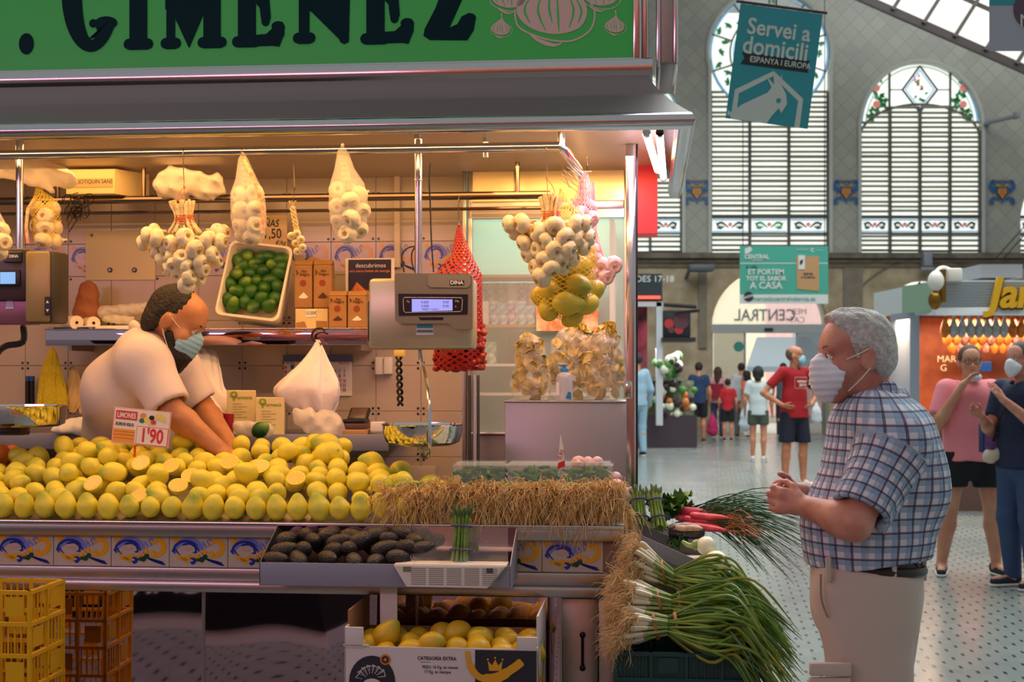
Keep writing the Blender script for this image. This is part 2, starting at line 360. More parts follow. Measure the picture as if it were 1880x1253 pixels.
def plaid_mat():
    m = bpy.data.materials.new('plaid_cotton'); m.use_nodes = True; nt = m.node_tree; N = nt.nodes; L = nt.links; b = N['Principled BSDF']; b.inputs['Roughness'].default_value = .85
    at = N.new('ShaderNodeAttribute'); at.attribute_name = 'plaid'; sp = N.new('ShaderNodeSeparateXYZ'); L.new(at.outputs['Vector'], sp.inputs[0])
    def mth(op, a, bb=None):
        n = N.new('ShaderNodeMath'); n.operation = op
        for i, q in enumerate((a, bb)):
            if q is None: continue
            if hasattr(q, 'links'): L.new(q, n.inputs[i])
            else: n.inputs[i].default_value = q
        return n.outputs[0]
    def band(src, per, ph, wd): 
        f = mth('FRACT', mth('ADD', mth('DIVIDE', src, per), ph)); return mth('LESS_THAN', f, wd)
    def mix(fac, a, c, k=1.0):
        x = N.new('ShaderNodeMix'); x.data_type = 'RGBA'; L.new(mth('MULTIPLY', fac, k), x.inputs[0])
        if isinstance(a, str): x.inputs[6].default_value = hexc(a)
        else: L.new(a, x.inputs[6])
        x.inputs[7].default_value = hexc(c); return x.outputs[2]
    X, Y = sp.outputs[0], sp.outputs[1]
    c = mix(band(X, .036, .0, .36), '#d6d2dc', '#7f9cba', .75); c = mix(band(Y, .036, .0, .36), c, '#7f9cba', .75)
    c = mix(band(X, .072, .30, .10), c, '#c78f9a', .5); c = mix(band(Y, .072, .30, .10), c, '#c78f9a', .5)
    c = mix(band(X, .036, .62, .17), c, '#1f2c4e', .8); c = mix(band(Y, .036, .62, .17), c, '#1f2c4e', .8)
    L.new(c, b.inputs['Base Color'])
    n2 = N.new('ShaderNodeTexNoise'); n2.inputs['Scale'].default_value = 14; tc = N.new('ShaderNodeTexCoord'); L.new(tc.outputs['Object'], n2.inputs['Vector'])
    bp = N.new('ShaderNodeBump'); bp.inputs['Strength'].default_value = .35; bp.inputs['Distance'].default_value = .03; L.new(n2.outputs['Fac'], bp.inputs['Height']); L.new(bp.outputs['Normal'], b.inputs['Normal'])
    return m
# ---------------------------------------------------------------- the hall
def struct(mb, name, m, **k): return tag(mb.build(name, m, **k), kind='structure')
struct(MB().bb((-22, -8, -.1), (26, 33, 0)), 'floor', floor_mat(), smooth=False)
tag(MB().bb((-22, 34, -.12), (30, 60, -.02)).build('ground_street', mat('street_paving', '#a8a49c', .8), smooth=False), kind='structure')
ring = MB(); 
for r0, wd, z in ((8.0, .14, .002), (6.9, .05, .002)):
    k = 64; vs = []
    for i in range(k):
        a = 2*math.pi*i/k; vs += [(r0*math.cos(a), r0*math.sin(a), 0), ((r0+wd)*math.cos(a), (r0+wd)*math.sin(a), 0)]
    ring.add([(x+3.2, y+23.5, z) for x, y, _ in vs], [(2*i, 2*i+1, (2*i+3) % (2*k), (2*i+2) % (2*k)) for i in range(k)])
struct(ring, 'trim_floor', mat('floor_border_tile', '#6c7678', .3), smooth=False)
WY = 33.0
def wx(px): return (px-940)/F*WY
def wz(py): return CZ+(HY-py)/F*WY
def rect(x0, y0, x1, y1): return [(wx(x0), wz(y1)), (wx(x1), wz(y1)), (wx(x1), wz(y0)), (wx(x0), wz(y0))]
def archpts(x0, x1, ytop, yspr, ybot, n=20):
    cx = (x0+x1)/2; return [(wx(x0), wz(ybot)), (wx(x1), wz(ybot))]+[(wx(cx+(x1-x0)/2*math.cos(math.pi*i/n)), wz(yspr-(yspr-ytop)*math.sin(math.pi*i/n))) for i in range(n+1)]
def facewall(M=None): return Matrix.Translation((0, WY, 0)) @ XZ
# upper wall: pale diagonal tiles, with window openings (the two-tone wall of the photo)
def roundtop(cx, cy, r, x0, x1, ybot):      # straight window with a wider round light over it
    a = math.degrees(math.acos((x1-cx)/r)); pts = [(wx(x0), wz(ybot)), (wx(x1), wz(ybot))]
    st = -a; return pts+[(wx(cx+r*math.cos(R(t))), wz(cy-r*math.sin(R(t)))) for t in np.linspace(st, 180+a, 36)]
op = [roundtop(1414, 95, 112, 1306, 1522, 466), archpts(1581, 1802, 115, 238, 466), archpts(1022, 1252, 118, 240, 466), archpts(1873, 2096, 290, 410, 466)]
up = curve_mesh([rect(-560, -420, 2560, 466)]+op, .5, Matrix.Translation((0, WY+.25, 0)) @ XZ)
mb = addme(MB(), up); struct(mb, 'wall_back', diamond_mat('diagonal_wall_tile', '#a8a69c', '#9c9b92', '#94928a', (.30, .30, 0), 45), smooth=False)
dr = [archpts(1306, 1519, 496, 600, 799), archpts(1585, 1830, 514, 640, 799)]
lo_ = curve_mesh([rect(-560, 466, 2560, 800)]+dr, .7, Matrix.Translation((0, WY+.25, 0)) @ XZ)
mb = addme(MB(), lo_); struct(mb, 'wall_stone', mat('sandstone', '#b8a58a', .8, col2='#968468', vs=2.5, bump=.3, bs=3), smooth=False)
# bands of stone: cornice, column strips, arch mouldings
mb = MB()
for y, h, d in ((466, 10, .22), (478, 5, .12), (489, 3, .05)): mb.bb((wx(-560), WY-.1-d, wz(y+h)), (wx(2560), WY-.05, wz(y)))
struct(mb, 'trim_cornice', mat('weathered_stone', '#7b7062', .85, col2='#5f574c', vs=4), smooth=False)
mb = MB()
for cx, r, yc in ((1700, 165, 640),):
    for rr in (r,): mb.tube([(wx(cx+rr*math.cos(a)), WY-.11, wz(yc-rr*math.sin(a))) for a in np.linspace(.25, math.pi-.25, 24)], .028, 6)
mb.bb((wx(1546), WY-.16, wz(640)), (wx(1580), WY-.1, wz(492))); mb.bb((wx(1281), WY-.16, wz(640)), (wx(1296), WY-.1, wz(492)))
struct(mb, 'trim_arches', mat('stone_moulding', '#857a6b', .85, var=.2))
# stepped tile borders round the windows
mb = MB()
for x0, x1, yt in ((1300, 1306, 110), (1522, 1528, 110), (1575, 1581, 238), (1802, 1808, 238), (1252, 1258, 238)): mb.bb((wx(x0), WY-.06, wz(466)), (wx(x1), WY+.02, wz(yt)))
mb.tube([(wx(1691.5+114*math.cos(a)), WY-.02, wz(238-126*math.sin(a))) for a in np.linspace(0, math.pi, 30)], .05, 6)
mb.tube([(wx(1414+115*math.cos(a)), WY-.02, wz(95-115*math.sin(a))) for a in np.linspace(-.35, math.pi+.35, 36)], .05, 6)
struct(mb, 'trim_windows', mat('pale_border_tile', '#b9bab4', .4))
# --- windows
m_fr = mat('window_lead', '#5d5c58', .6); m_sl = mat('louvre_slat', '#a39d8a', .5, bump=.1, bs=5)
m_gl = mat('backlit_frosted_glass', '#dfe2dc', .3, emis='#f2f6ee', es=.95)
m_gg = mat('stained_green_glass', '#3d8a5a', .3, emis='#3d8a5a', es=.25); m_gb = mat('stained_blue_glass', '#7fb4d8', .3, emis='#7fb4d8', es=.5)
m_gr = mat('stained_rose_glass', '#d88078', .3, emis='#d88078', es=.4); m_gk = mat('stained_dark_glass', '#27332c', .3)
MW = [m_fr, m_sl, m_gl, m_gg, m_gb, m_gr, m_gk]
WM = Matrix.Translation((0, WY+.16, 0)) @ XZ
def wp(px, py): return (wx(px), wz(py))
def vine(mb, cx, cy, sx, sy, mi=3, z=.03):
    for s in (-1, 1):
        P = [(cx+s*sx*q[0], cy+sy*q[1]) for q in ((.1, .5), (.3, -.1), (.55, -.55), (.8, -.25), (.72, .25), (.5, .1))]
        ribbon(mb, [wp(*p) for p in spl([Vector((a, b)) for a, b in P], 5)], sy*.006, z, mi, WM)
        ribbon(mb, [wp(cx+s*sx*.35, cy+sy*.2), wp(cx+s*sx*.6, cy+sy*.6), wp(cx+s*sx*.9, cy+sy*.55)], sy*.006, z, mi, WM)
        ribbon(mb, [wp(cx+s*sx*.75, cy-sy*.4), wp(cx+s*sx*.95, cy-sy*.5)], sy*.008, z, mi, WM)
    mb.ext([wp(cx+4*math.cos(a), cy-sy*.2+4*math.sin(a)) for a in np.linspace(0, 5.6, 8)], .01, 5, WM @ Matrix.Translation((0, 0, z)))
def window(n, x0, x1, ytop, yspr, cols, lim):
    t = MB(); name = 'window_%d' % n
    t.bb((wx(x0), WY+.2, wz(466)), (wx(x1), WY+.24, wz(yspr-130 if n == 1 else ytop)), 2)
    root = struct(t, name, MW, smooth=False)
    f = MB(); sl = MB(); y = lim; k = 0; cw = (x1-x0)/cols
    while y < 464:
        if not (399 < y < 428):
            for c in range(cols):
                xa, xb = x0+c*cw, x0+(c+1)*cw; yy = y+random.uniform(-1, 1)
                if n == 1 and y < 206:
                    hw = math.sqrt(110**2-(y-95)**2); xa, xb = (xa, min(xb, 1414-hw)) if c == 0 else ((max(xa, 1414+hw), xb) if c == 2 else (0, 0))
                    if xb-xa < 4: continue
                if n != 1 and y < yspr-8:
                    m_ = (x0+x1)/2; hw = math.sqrt(max(0, 1-((yspr+20-y)/65)**2))*(x1-x0)/2; xa, xb = max(xa, m_-hw), min(xb, m_+hw)
                    if xb-xa < 4: continue
                tilt = -35 if random.random() > .03 else -60
                sl.box((wx((xa+xb)/2), WY+.10, wz(yy)), (wx(xb)-wx(xa)-.02, .075, .012), 0, (R(tilt), 0, 0))
        y += 9.1
    for c in range(cols+1): f.bb((wx(x0+c*cw)-.03, WY+.06, wz(466)), (wx(x0+c*cw)+.03, WY+.18, wz((206 if 0 < c < cols else lim) if n == 1 else yspr-(30 if 0 < c < cols else -10))))
    for yy in (399, 428): f.bb((wx(x0), WY+.06, wz(yy)-.02), (wx(x1), WY+.16, wz(yy)+.02))
    sl.build('slat', m_sl, root, False, smooth=False)
    g = MB()
    for c in range(cols):
        cx = x0+(c+.5)*cw; vine(g, cx, 413, cw*.40, 9, 3 if (n == 1 and c == 1) else 6, .03)
        ribbon(g, [wp(cx-cw*.44, 403), wp(cx+cw*.44, 403)], [.03, .03], .028, 4, WM); ribbon(g, [wp(cx-cw*.44, 424), wp(cx+cw*.44, 424)], [.03, .03], .028, 4, WM)
    if n == 1:
        for r, m_i, wd in ((108, 4, .05), (72, 0, .04), (110, 0, .035), (66, 4, .03)): 
            P = [wp(1414+r*math.cos(a), 95-r*math.sin(a)) for a in np.linspace(0, 2*math.pi, 49)]; ribbon(g, P, [wd]*49, .03+(.004 if m_i else 0), m_i, WM)
        for i in range(10):
            a = 2*math.pi*(i+.5)/10; ribbon(g, [wp(1414+72*math.cos(a), 95-72*math.sin(a)), wp(1414+110*math.cos(a), 95-110*math.sin(a))], [.04, .04], .035, 0, WM)
        for i in range(30):
            a = 2*math.pi*i/30; rr = 90+9*math.sin(i*2.1); cx, cy = 1414+rr*math.cos(a), 95-rr*math.sin(a)
            for da in (-.9, .1, 1.1):
                b = a+da+i; ribbon(g, [wp(cx, cy), wp(cx+5*math.cos(b), cy+5*math.sin(b)), wp(cx+10*math.cos(b+.4), cy+10*math.sin(b+.4))], [.03, .075, .005], .033, 3, WM)
    elif n in (2, 3):
        m_ = (x0+x1)/2; hw = (x1-x0)/2
        P = [wp(m_+hw*math.cos(a), yspr+24-62*math.sin(a)) for a in np.linspace(0, math.pi, 25)]; ribbon(g, P, [.06]*25, .04, 0, WM)
        for k_, wd, mi in ((1, .05, 4), (.93, .02, 3)):
            ribbon(g, [wp(m_+hw*.97*k_*math.cos(a), yspr+4-120*k_*math.sin(a)) for a in np.linspace(.05, math.pi-.05, 30)], [wd]*30, .034, mi, WM)
        for s in (-1, 1):
            ribbon(g, [wp(m_+s*56, ytop+12), wp(m_+s*56, yspr-30)], [.06, .06], .04, 0, WM)
            ribbon(g, [wp(m_+s*56, ytop+48), wp(m_+s*30, ytop+48)], [.03, .03], .04, 0, WM)
            for i in range(34):
                t = i/34; cx, cy = m_+s*(78+12*math.sin(t*9)), ytop+30+t*75; b = i*2.4
                ribbon(g, [wp(cx, cy), wp(cx+6*math.cos(b), cy+6*math.sin(b)), wp(cx+11*math.cos(b+.6), cy+11*math.sin(b+.6))], [.05, .10, .01], .033, 3, WM)
            for q in (45, 75): g.ext([wp(m_+s*80+7*math.cos(a), ytop+q+7*math.sin(a)) for a in np.linspace(0, 5.6, 8)], .01, 5, WM @ Matrix.Translation((0, 0, .036)))
        dia = [(m_, ytop+4), (m_+32, ytop+48), (m_, ytop+90), (m_-32, ytop+48), (m_, ytop+4)]
        for a, b in zip(dia, dia[1:]):
            ribbon(g, [wp(*a), wp(*b)], [.05, .05], .042, 0, WM)
            A = [((p[0]-m_)*.82+m_, (p[1]-ytop-47)*.82+ytop+47) for p in (a, b)]; ribbon(g, [wp(*p) for p in A], [.03, .03], .036, 4, WM)
        for i in range(16):
            b = i*2.4; cx, cy = m_+12*math.cos(b)*(i/16), ytop+47+22*math.sin(b*1.7)
            ribbon(g, [wp(cx, cy), wp(cx+7*math.cos(b), cy+7*math.sin(b))], [.07, .02], .035, 3 if i % 3 else 5, WM)
    g.build('stained_glass', MW, root, False, smooth=False); f.build('window_frame', m_fr, root, False, smooth=False)
window(1, 1306, 1522, -20, 150, 3, 168); window(2, 1581, 1802, 115, 228, 4, 196); window(3, 1022, 1252, 118, 230, 4, 198)
window(4, 1873, 2096, 290, 400, 4, 360)
# emblem tiles between the windows
for i, (cx, lb) in enumerate(((1279, 'left of the round-topped window'), (1553, 'between the two tall louvred windows'), (1839, 'right of the arched window'))):
    g = MB(); Z = Matrix.Translation((0, WY-.02, 0)) @ XZ
    def q(a, b): return (wx(cx+a), wz(352+b))
    g.ext([q(-9, -8), q(9, -8), q(10, 4), q(0, 17), q(-10, 4)], .02, 1, Z); g.ext([q(-7, -6), q(7, -6), q(8, 3), q(0, 13), q(-8, 3)], .03, 2, Z)
    for k in (-4, 0, 4): ribbon(g, [q(k, -6), q(k, 9)], [.028, .028], .032, 4, Z)
    for s in (-1, 1):
        for P, wd in ((((s*19, -19), (s*21, -8), (s*12, -2), (s*17, 4)), .10), (((s*4, 17), (s*12, 12), (s*20, 16), (s*20, 22), (s*14, 21)), .08), (((s*20, -20), (s*8, -16), (s*0, -19)), .09)): ribbon(g, [q(*p) for p in spl([Vector(p) for p in P], 5)], wd, .024, 0, Z)
        ribbon(g, [q(s*15, -2), q(s*14, 9), q(s*19, 9)], [.04, .05, .02], .022, 3, Z); ribbon(g, [q(s*12, -13), q(s*4, -10)], [.06, .06], .026, 3, Z)
    g.ext([q(-16, -22), q(16, -22), q(13, -13), q(-13, -13)], .015, 3, Z); ribbon(g, [q(0, 14), q(0, 23)], [.06, .02], .03, 0, Z)
    g.single('heraldic_tile_panel', [mat('emblem_blue', '#2d5f96', .3), mat('emblem_navy', '#26385e', .3), mat('emblem_gold', '#d3a03c', .3), mat('emblem_ochre', '#a98a4c', .4), mat('emblem_red', '#b5533a', .3)],
             'blue and gold heraldic shield tiled on the wall '+lb, 'wall tile', 'heraldic tile panels', smooth=False)
# --- main entrance door
m_al = mat('pale_aluminium', '#9fa3a3', .4, .4); m_dg = mat('dark_glass', '#39464a', .05, trans=.0, alpha=.45, spec=.8)
d = struct(MB().bb((wx(1304), WY-.12, wz(612)), (wx(1521), WY+.05, wz(596))).bb((wx(1304), WY-.02, 0), (wx(1309), WY+.05, wz(600))).bb((wx(1516), WY-.02, 0), (wx(1521), WY+.05, wz(600))), 'door_1', m_al, smooth=False)
MB().bb((wx(1366), WY-.05, 0), (wx(1369), WY+.02, wz(610))).bb((wx(1461), WY-.05, 0), (wx(1464), WY+.02, wz(610))).build('door_frame', m_al, d, False, smooth=False)
MB().bb((wx(1310), WY-.02, 0), (wx(1366), WY, wz(612))).bb((wx(1464), WY-.02, 0), (wx(1516), WY, wz(612))).build('door_leaf', m_dg, d, False, smooth=False)
MB().bb((wx(1402), WY-.18, wz(608)), (wx(1417), WY-.12, wz(603))).build('door_sensor', M_['black'], d, False, smooth=False)
MB().cyl((wx(1356), WY-.04, wz(637)), (wx(1356), WY-.022, wz(637)), .12, n=20).build('door_sticker', mat('teal_sticker', '#2f8378', .5), d, False)
g = MB(); BK = Matrix.Rotation(R(180), 4, 'Z')
text(g, 'CENTRAL', .38, Matrix.Translation((wx(1404), WY-.02, wz(580))) @ BK @ XZ, bold=.006, sx=.86, ext=.004)
text(g, 'MER', .19, Matrix.Translation((wx(1467), WY-.02, wz(573))) @ BK @ XZ, ext=.004); text(g, 'CAT', .19, Matrix.Translation((wx(1463), WY-.02, wz(588))) @ BK @ XZ, ext=.004)
g.build('door_lettering', mat('grey_letters', '#7d8487', .6), d, False, smooth=False)
tr = MB().add([(x, WY+.06, z) for x, z in archpts(1308, 1517, 498, 598, 598)], [tuple(range(22+1))]); tr.build('fanlight_glass', mat('pale_fanlight_glass', '#e8f0ee', .1, alpha=.35), d, False, smooth=False)
# --- street seen through the doors
def facade(name, x0, x1, top, col, label, Y=46):
    t = thing(name, label, 'building', (x0, Y, 0)); MB().bb((x0, Y, 0), (x1, Y+4, top)).build('wall', mat('facade_'+col[1:], col, .8, var=.08), t, smooth=False)
    wn = MB(); bl = MB(); x = x0+.9; wg = mat('facade_window', '#8fa0a4', .3); 
    while x < x1-.8:
        for z in (1.0, 4.2, 7.2):
            if z+1.9 > top: continue
            MB().bb((x, Y-.08, z), (x+.9, Y, z+1.9)).build('window', wg, t, smooth=False)
            MB().bb((x-.2, Y-.45, z-.12), (x+1.1, Y, z)).build('balcony', mat('balcony_rail', '#5d6668', .6), t, smooth=False) if z > 2 else None
        x += 2.1
    return t
facade('apartment_building', 4.5, 8.2, 11, '#e2d8b8', 'pale yellow building seen through the glass entrance'); facade('apartment_building', 8.2, 10.6, 11, '#d8aeaa', 'pink building seen through the glass entrance')
facade('apartment_building', 10.6, 18.5, 11, '#e8e4da', 'cream building with balconies seen through the right archway')
t = MB().add([(6.6, 40, 1.6), (9.0, 40, 1.6), (9.0, 43, 2.5), (7.4, 43, 2.5), (6.6, 40, 1.45), (9.0, 40, 1.45), (9.0, 43, 2.4), (7.4, 43, 2.4)], [(0, 1, 2, 3), (7, 6, 5, 4), (0, 4, 5, 1), (1, 5, 6, 2), (2, 6, 7, 3), (3, 7, 4, 0)])
t.cyl((6.7, 40.1, 0), (6.7, 40.1, 1.5), .04).cyl((8.9, 40.1, 0), (8.9, 40.1, 1.5), .04); t.single('street_awning', mat('grey_canvas', '#6d7b82', .7), 'grey canvas awning in the street beyond the entrance', 'awning', smooth=False)
t = thing('cafe_front', 'blue shop front with white lettering and pale awning outside the right archway', 'shop', (wx(1620), 36, 0)); x0, x1 = (1618-940)/F*36, (1760-940)/F*36
MB().bb((x0, 36, 2.35), (x1, 36.3, 3.05)).build('fascia', mat('navy_fascia', '#1d2c5e', .4), t, smooth=False)
g = text(MB(), 'Orche', .42, face(((1655-940)/F*36, 35.97, 2.58)), sx=1.0); g.build('lettering', M_['white'], t, smooth=False)
MB().bb((x0, 35.6, 1.85), (x1, 36.2, 2.0)).build('sun_awning', mat('dusty_red', '#a0545a', .7), t, smooth=False)
MB().bb((x0, 36.2, 0), (x1, 36.25, 2.3)).build('shop_window', mat('shop_glass', '#8fa2a4', .2), t, smooth=False)
g = text(MB(), 'AMSTEL', .17, face(((1663-940)/F*35.5, 35.5, 2.08))); g.build('small_lettering', M_['white'], t, smooth=False)
g = MB().add([((px-940)/F*34, 33.9, CZ+(HY-py)/F*34) for px, py in ((1640, 618), (1657, 618), (1660, 588), (1644, 588))], [(0, 1, 2, 3)])
g.add([((px-940)/F*34, 33.92, CZ+(HY-py)/F*34) for px, py in ((1640, 618), (1657, 618), (1660, 588), (1644, 588))], [(3, 2, 1, 0)])
g.ext([((1650-940)/F*34+.09*math.cos(a), 2.5+.14*math.sin(a)) for a in np.linspace(0, 5.6, 9)], .01, 1, Matrix.Translation((0, 33.9, 0)) @ XZ)
g.single('hanging_banner', [mat('green_banner', '#3a9a7a', .6), M_['white']], 'small green banner hanging in the right archway', 'banner', smooth=False)
# --- roof slope at the upper right
a, b = V((1500-940)/F*26, 26, CZ+(HY+42)/F*26), V((1900-940)/F*26, 26, CZ+(HY-134)/F*26); dirv = (b-a).normalized()
rf = MB(); up_ = V(-dirv.z, 0, dirv.x)
def sl_(t, y, o): q = a+dirv*t+up_*o; return V(q.x, y, q.z)
rf.add([sl_(-8, 26.4, .05), sl_(9, 26.4, .05), sl_(9, 28.6, 2.4), sl_(-8, 28.6, 2.4), sl_(-8, 26.4, .15), sl_(9, 26.4, .15), sl_(9, 28.6, 2.5), sl_(-8, 28.6, 2.5)], [(0, 1, 2, 3), (7, 6, 5, 4), (0, 4, 5, 1), (1, 5, 6, 2), (2, 6, 7, 3), (3, 7, 4, 0)])
tag(rf.build('ceiling', mat('roof_boards', '#c8c4b8', .7, bump=.4, bs=20), smooth=False), kind='structure')
bm_ = MB(); bm_.tube([sl_(-8, 26.2, .05), sl_(9, 26.2, .05)], .10, 4); bm_.tube([sl_(-8, 26.2, .8), sl_(9, 26.2, .8)], .05, 4)
for i in range(14):
    t_ = -2.2+i*.62; bm_.tube([sl_(t_, 26.1, .05), sl_(t_+.12, 26.1, .85)], .05, 4)
tag(bm_.build('trim_roof', mat('dark_iron', '#33292a', .5), smooth=False), kind='structure')
# wall lamp arm, security fittings
g = MB().bb((wx(1804), WY-.1, wz(232)), (wx(1815), WY, wz(228))).cyl((wx(1806), WY-.12, wz(228)), (wx(1838), WY-.9, wz(226)), .05).rbox((wx(1836), WY-1.1, wz(231)), (wx(1843), WY-.8, wz(219)), .02)
g.bb((wx(1808), WY-.08, wz(462)), (wx(1810), WY-.02, wz(232))); g.single('wall_camera', M_['grey'], 'grey surveillance camera on an arm right of the arched window', 'camera')
g = MB().rbox((wx(1256), WY-.9, wz(503)), (wx(1303), WY-.5, wz(490)), .05).tube([(wx(1262), WY-.5, wz(496)), (wx(1258), WY-.15, wz(512))], .04, 6); g.single('wall_heater', mat('grey_housing', '#5a6068', .5), 'long grey fitting on the stone wall below the cornice', 'wall fitting')
g = MB().rbox((wx(1685), WY-.5, wz(492)), (wx(1701), WY-.2, wz(465)), .03).rbox((wx(1680), WY-.5, wz(500)), (wx(1706), WY-.3, wz(493)), .03); g.single('floodlight', M_['grey'], 'small grey floodlight on the cornice under the arched window', 'lamp')
mb = MB()
for o_ in (0, .5): mb.tube([((1828-940)/F*28+o_*.3, 28, CZ+(HY-475)/F*28), ((1888-940)/F*28+o_*.3, 28, CZ+(HY-408)/F*28)], .012, 5)
mb.single('roof_cable', M_['cable'], 'pair of thin black cables rising towards the right above the ham stall', 'cable', 'roof cables')
# ---------------------------------------------------------------- the stall
UL = -2.4                                   # the stall runs on out of frame to the left
UR = S(1150, 1000, 0).x                     # right end of the counter
VB = 1.55                                   # tiled back wall
def motif_tile(mb, M, wd, ht, b=0):         # blue scroll, yellow leaves, fruit painted on a border tile (materials b..b+4)
    def P(pts, n=5): return [Vector((x*wd/100, y*ht/52)) for x, y in spl([Vector(p) for p in pts], n)]
    k = wd/100*1.4
    ribbon(mb, P([(8, 22), (10, 35), (22, 45), (38, 46), (52, 38), (58, 28)]), [k*q for q in np.interp(np.linspace(0, 1, 26), [0, .25, .7, 1], [2, 7, 9, 3])], .0010, b+1, M)
    ribbon(mb, P([(8, 23), (7, 34), (20, 45), (38, 45), (50, 37)]), k*3.0, .0013, b, M); ribbon(mb, P([(22, 39), (36, 42), (47, 34), (52, 27)]), k*3.5, .0014, b, M)
    ribbon(mb, P([(8, 24), (4, 28), (9, 31), (12, 26), (18, 20)]), k*2.2, .0012, b, M); ribbon(mb, P([(44, 34), (46, 26), (40, 25)]), k*2.5, .0012, b, M)
    ribbon(mb, P([(12, 20), (18, 15), (28, 13), (36, 17), (44, 17)]), k*5, .0010, b+2, M); ribbon(mb, P([(20, 15), (28, 10), (32, 5)]), k*4, .0010, b+2, M)
    ribbon(mb, P([(36, 15), (44, 11), (40, 5), (36, 8)]), k*4, .0010, b, M)
    ribbon(mb, P([(70, 40), (84, 48), (93, 38), (90, 26), (80, 19), (66, 17)]), k*6.5, .0010, b+2, M); ribbon(mb, P([(78, 20), (74, 26), (68, 24)]), k*3, .0010, b+2, M)
    ribbon(mb, P([(4, 47), (10, 50), (14, 44), (9, 40)]), k*5, .0010, b+2, M)
    for dx, dy in ((0, 0), (6, -3), (12, -5)): ribbon(mb, P([(62+dx*.3, 14+dy*.2), (76+dx*.6, 9+dy*.6), (92+dx*.3, 6+dy)]), k*3.2, .0010, b, M)
    for x, y in ((56, 46), (60, 42), (66, 45)): ribbon(mb, P([(x, y), (x+4, y-5), (x+2, y-9)]), k*2, .0010, b+1, M)
    ribbon(mb, P([(64, 44), (70, 50), (74, 45)]), k*2, .001, b+1, M)
    for x, y, c, r in ((50, 17, 2, 3.4), (60, 26, 2, 3.8), (55, 21, 4, 3.2), (62, 17, 3, 3.4), (56, 12, 3, 3.6), (50, 12, 3, 2.6)): mb.ext([(x*wd/100+r*k*math.cos(a), y*ht/52+r*k*math.sin(a)) for a in np.linspace(0, 5.5, 8)], .0016, b+c, M)
    ribbon(mb, P([(22, 34), (30, 30), (38, 33)]), k*2, .0010, b+4, M)
TILEM = [M_['tblue'], M_['tlblue'], M_['tyel'], M_['tgreen'], M_['tpink']]
def zat(py, v, px=600): return S(px, py, v).z
# ---- counter carcass
cn = thing('market_counter', 'long stainless steel market stall counter with a painted tile border', 'counter', (-.9, .3, 0), ST)
z1, z2, z3, z4, z5 = [zat(p, -.002) for p in (1088, 1069, 1046, 988, 960)]
MB().rbox((UL, -.05, z1), (UR-.02, .06, z2-.002+.002), .008).rbox((UL, -.02, z2), (UR-.02, .06, z3), .004).build('lower_band', M_['brushed'], cn)
MB().rbox((UL, -.03, z4), (UR-.005, .55, z5-.005), .008).build('worktop', M_['brushed'], cn)
MB().rbox((UL, -.036, z5-.012), (UR-.005, .0, z5+.002), .004).build('worktop_edge', M_['steel'], cn)
t = MB(); t.bb((UL, .0, z3), (UR-.02, .05, z4), 5); u = S(99, 1000, 0).x-10*.2; tw = .2
k = 0
while u < UR-.22:
    u0 = max(u, UL)
    if u0+.19 < UR-.02:
        t.rbox((u+.001, -.004, z3+.001), (u+tw-.001, .002, z4-.001), .002, 6); motif_tile(t, Matrix.Translation((u+.004, -.0045, z3+.006)) @ XZ, tw-.008, (z4-z3)-.012, 0)
    u += tw
    if k == 0 and u > S(700, 1000, 0).x: k = 1; u = S(995, 1000, 0).x-.4   # the right group of tiles starts again at its own joint
t.build('tile_border', TILEM+[M_['grout'], M_['tilew']], cn, smooth=False)
# lower cabinets: mirror-bright panels
xs = [UL, S(-330, 1150, .02).x, S(62, 1150, .02).x-.55, S(374, 1150, .02).x, S(700, 1150, .02).x+.12, S(1030, 1150, .02).x]
for a, b in zip(xs, xs[1:]):
    p = MB(); n = 40; vs = []
    for j in range(n+1):
        for i in range(n+1):
            x = a+.003+(b-a-.006)*i/n; z = .12+(z1-.13)*j/n; vs.append((x, .02+.0012*math.sin(3.1*i/n*math.pi+a*5)*math.sin(math.pi*j/n)+.0010*math.sin(j*.17+a), z))
    p.add(vs, [(j*(n+1)+i, j*(n+1)+i+1, (j+1)*(n+1)+i+1, (j+1)*(n+1)+i) for j in range(n) for i in range(n)]); p.build('front_panel', M_['mirror'], cn)
    MB().bb((b-.004, .012, .12), (b+.004, .05, z1)).build('panel_joint', M_['brushed'], cn)
d0, d1, d2 = xs[-1]+.004, S(1098, 1150, .02).x, UR-.02
dr_ = MB().rbox((d0, .01, .12), (d1, .03, z1-.01), .003).build('door', M_['brushed'], cn)
hx = S(1070, 1180, 0).x; h0, h1 = S(1070, 1168, -.03).z, S(1070, 1229, -.03).z
MB().tube([(hx, -.02, h0), (hx, -.02, h1)], .0045, 8).ell((hx, -.018, h0), .010).ell((hx, -.018, h1), .010).cyl((hx, .01, h0), (hx, -.02, h0), .006).cyl((hx, .01, h1), (hx, -.02, h1), .006).build('handle', M_['black'], dr_, False).matrix_parent_inverse = Matrix.Identity(4)
dr_.children[0].location = -BASE[cn.name]
MB().rbox((d1+.003, .0, .12), (d2, .04, z1-.002), .003).build('corner_post', M_['brushed'], cn)
MB().bb((UL, .05, .0), (d2, .5, .12)).build('plinth', M_['dark'], cn, smooth=False)
MB().bb((d2-.01, .04, .12), (d2, .55, z1)).build('side_panel', M_['brushed'], cn, smooth=False)
MB().bb((UL, .54, .12), (d2-.02, .55, z4)).build('back_panel', M_['satin'], cn, smooth=False)
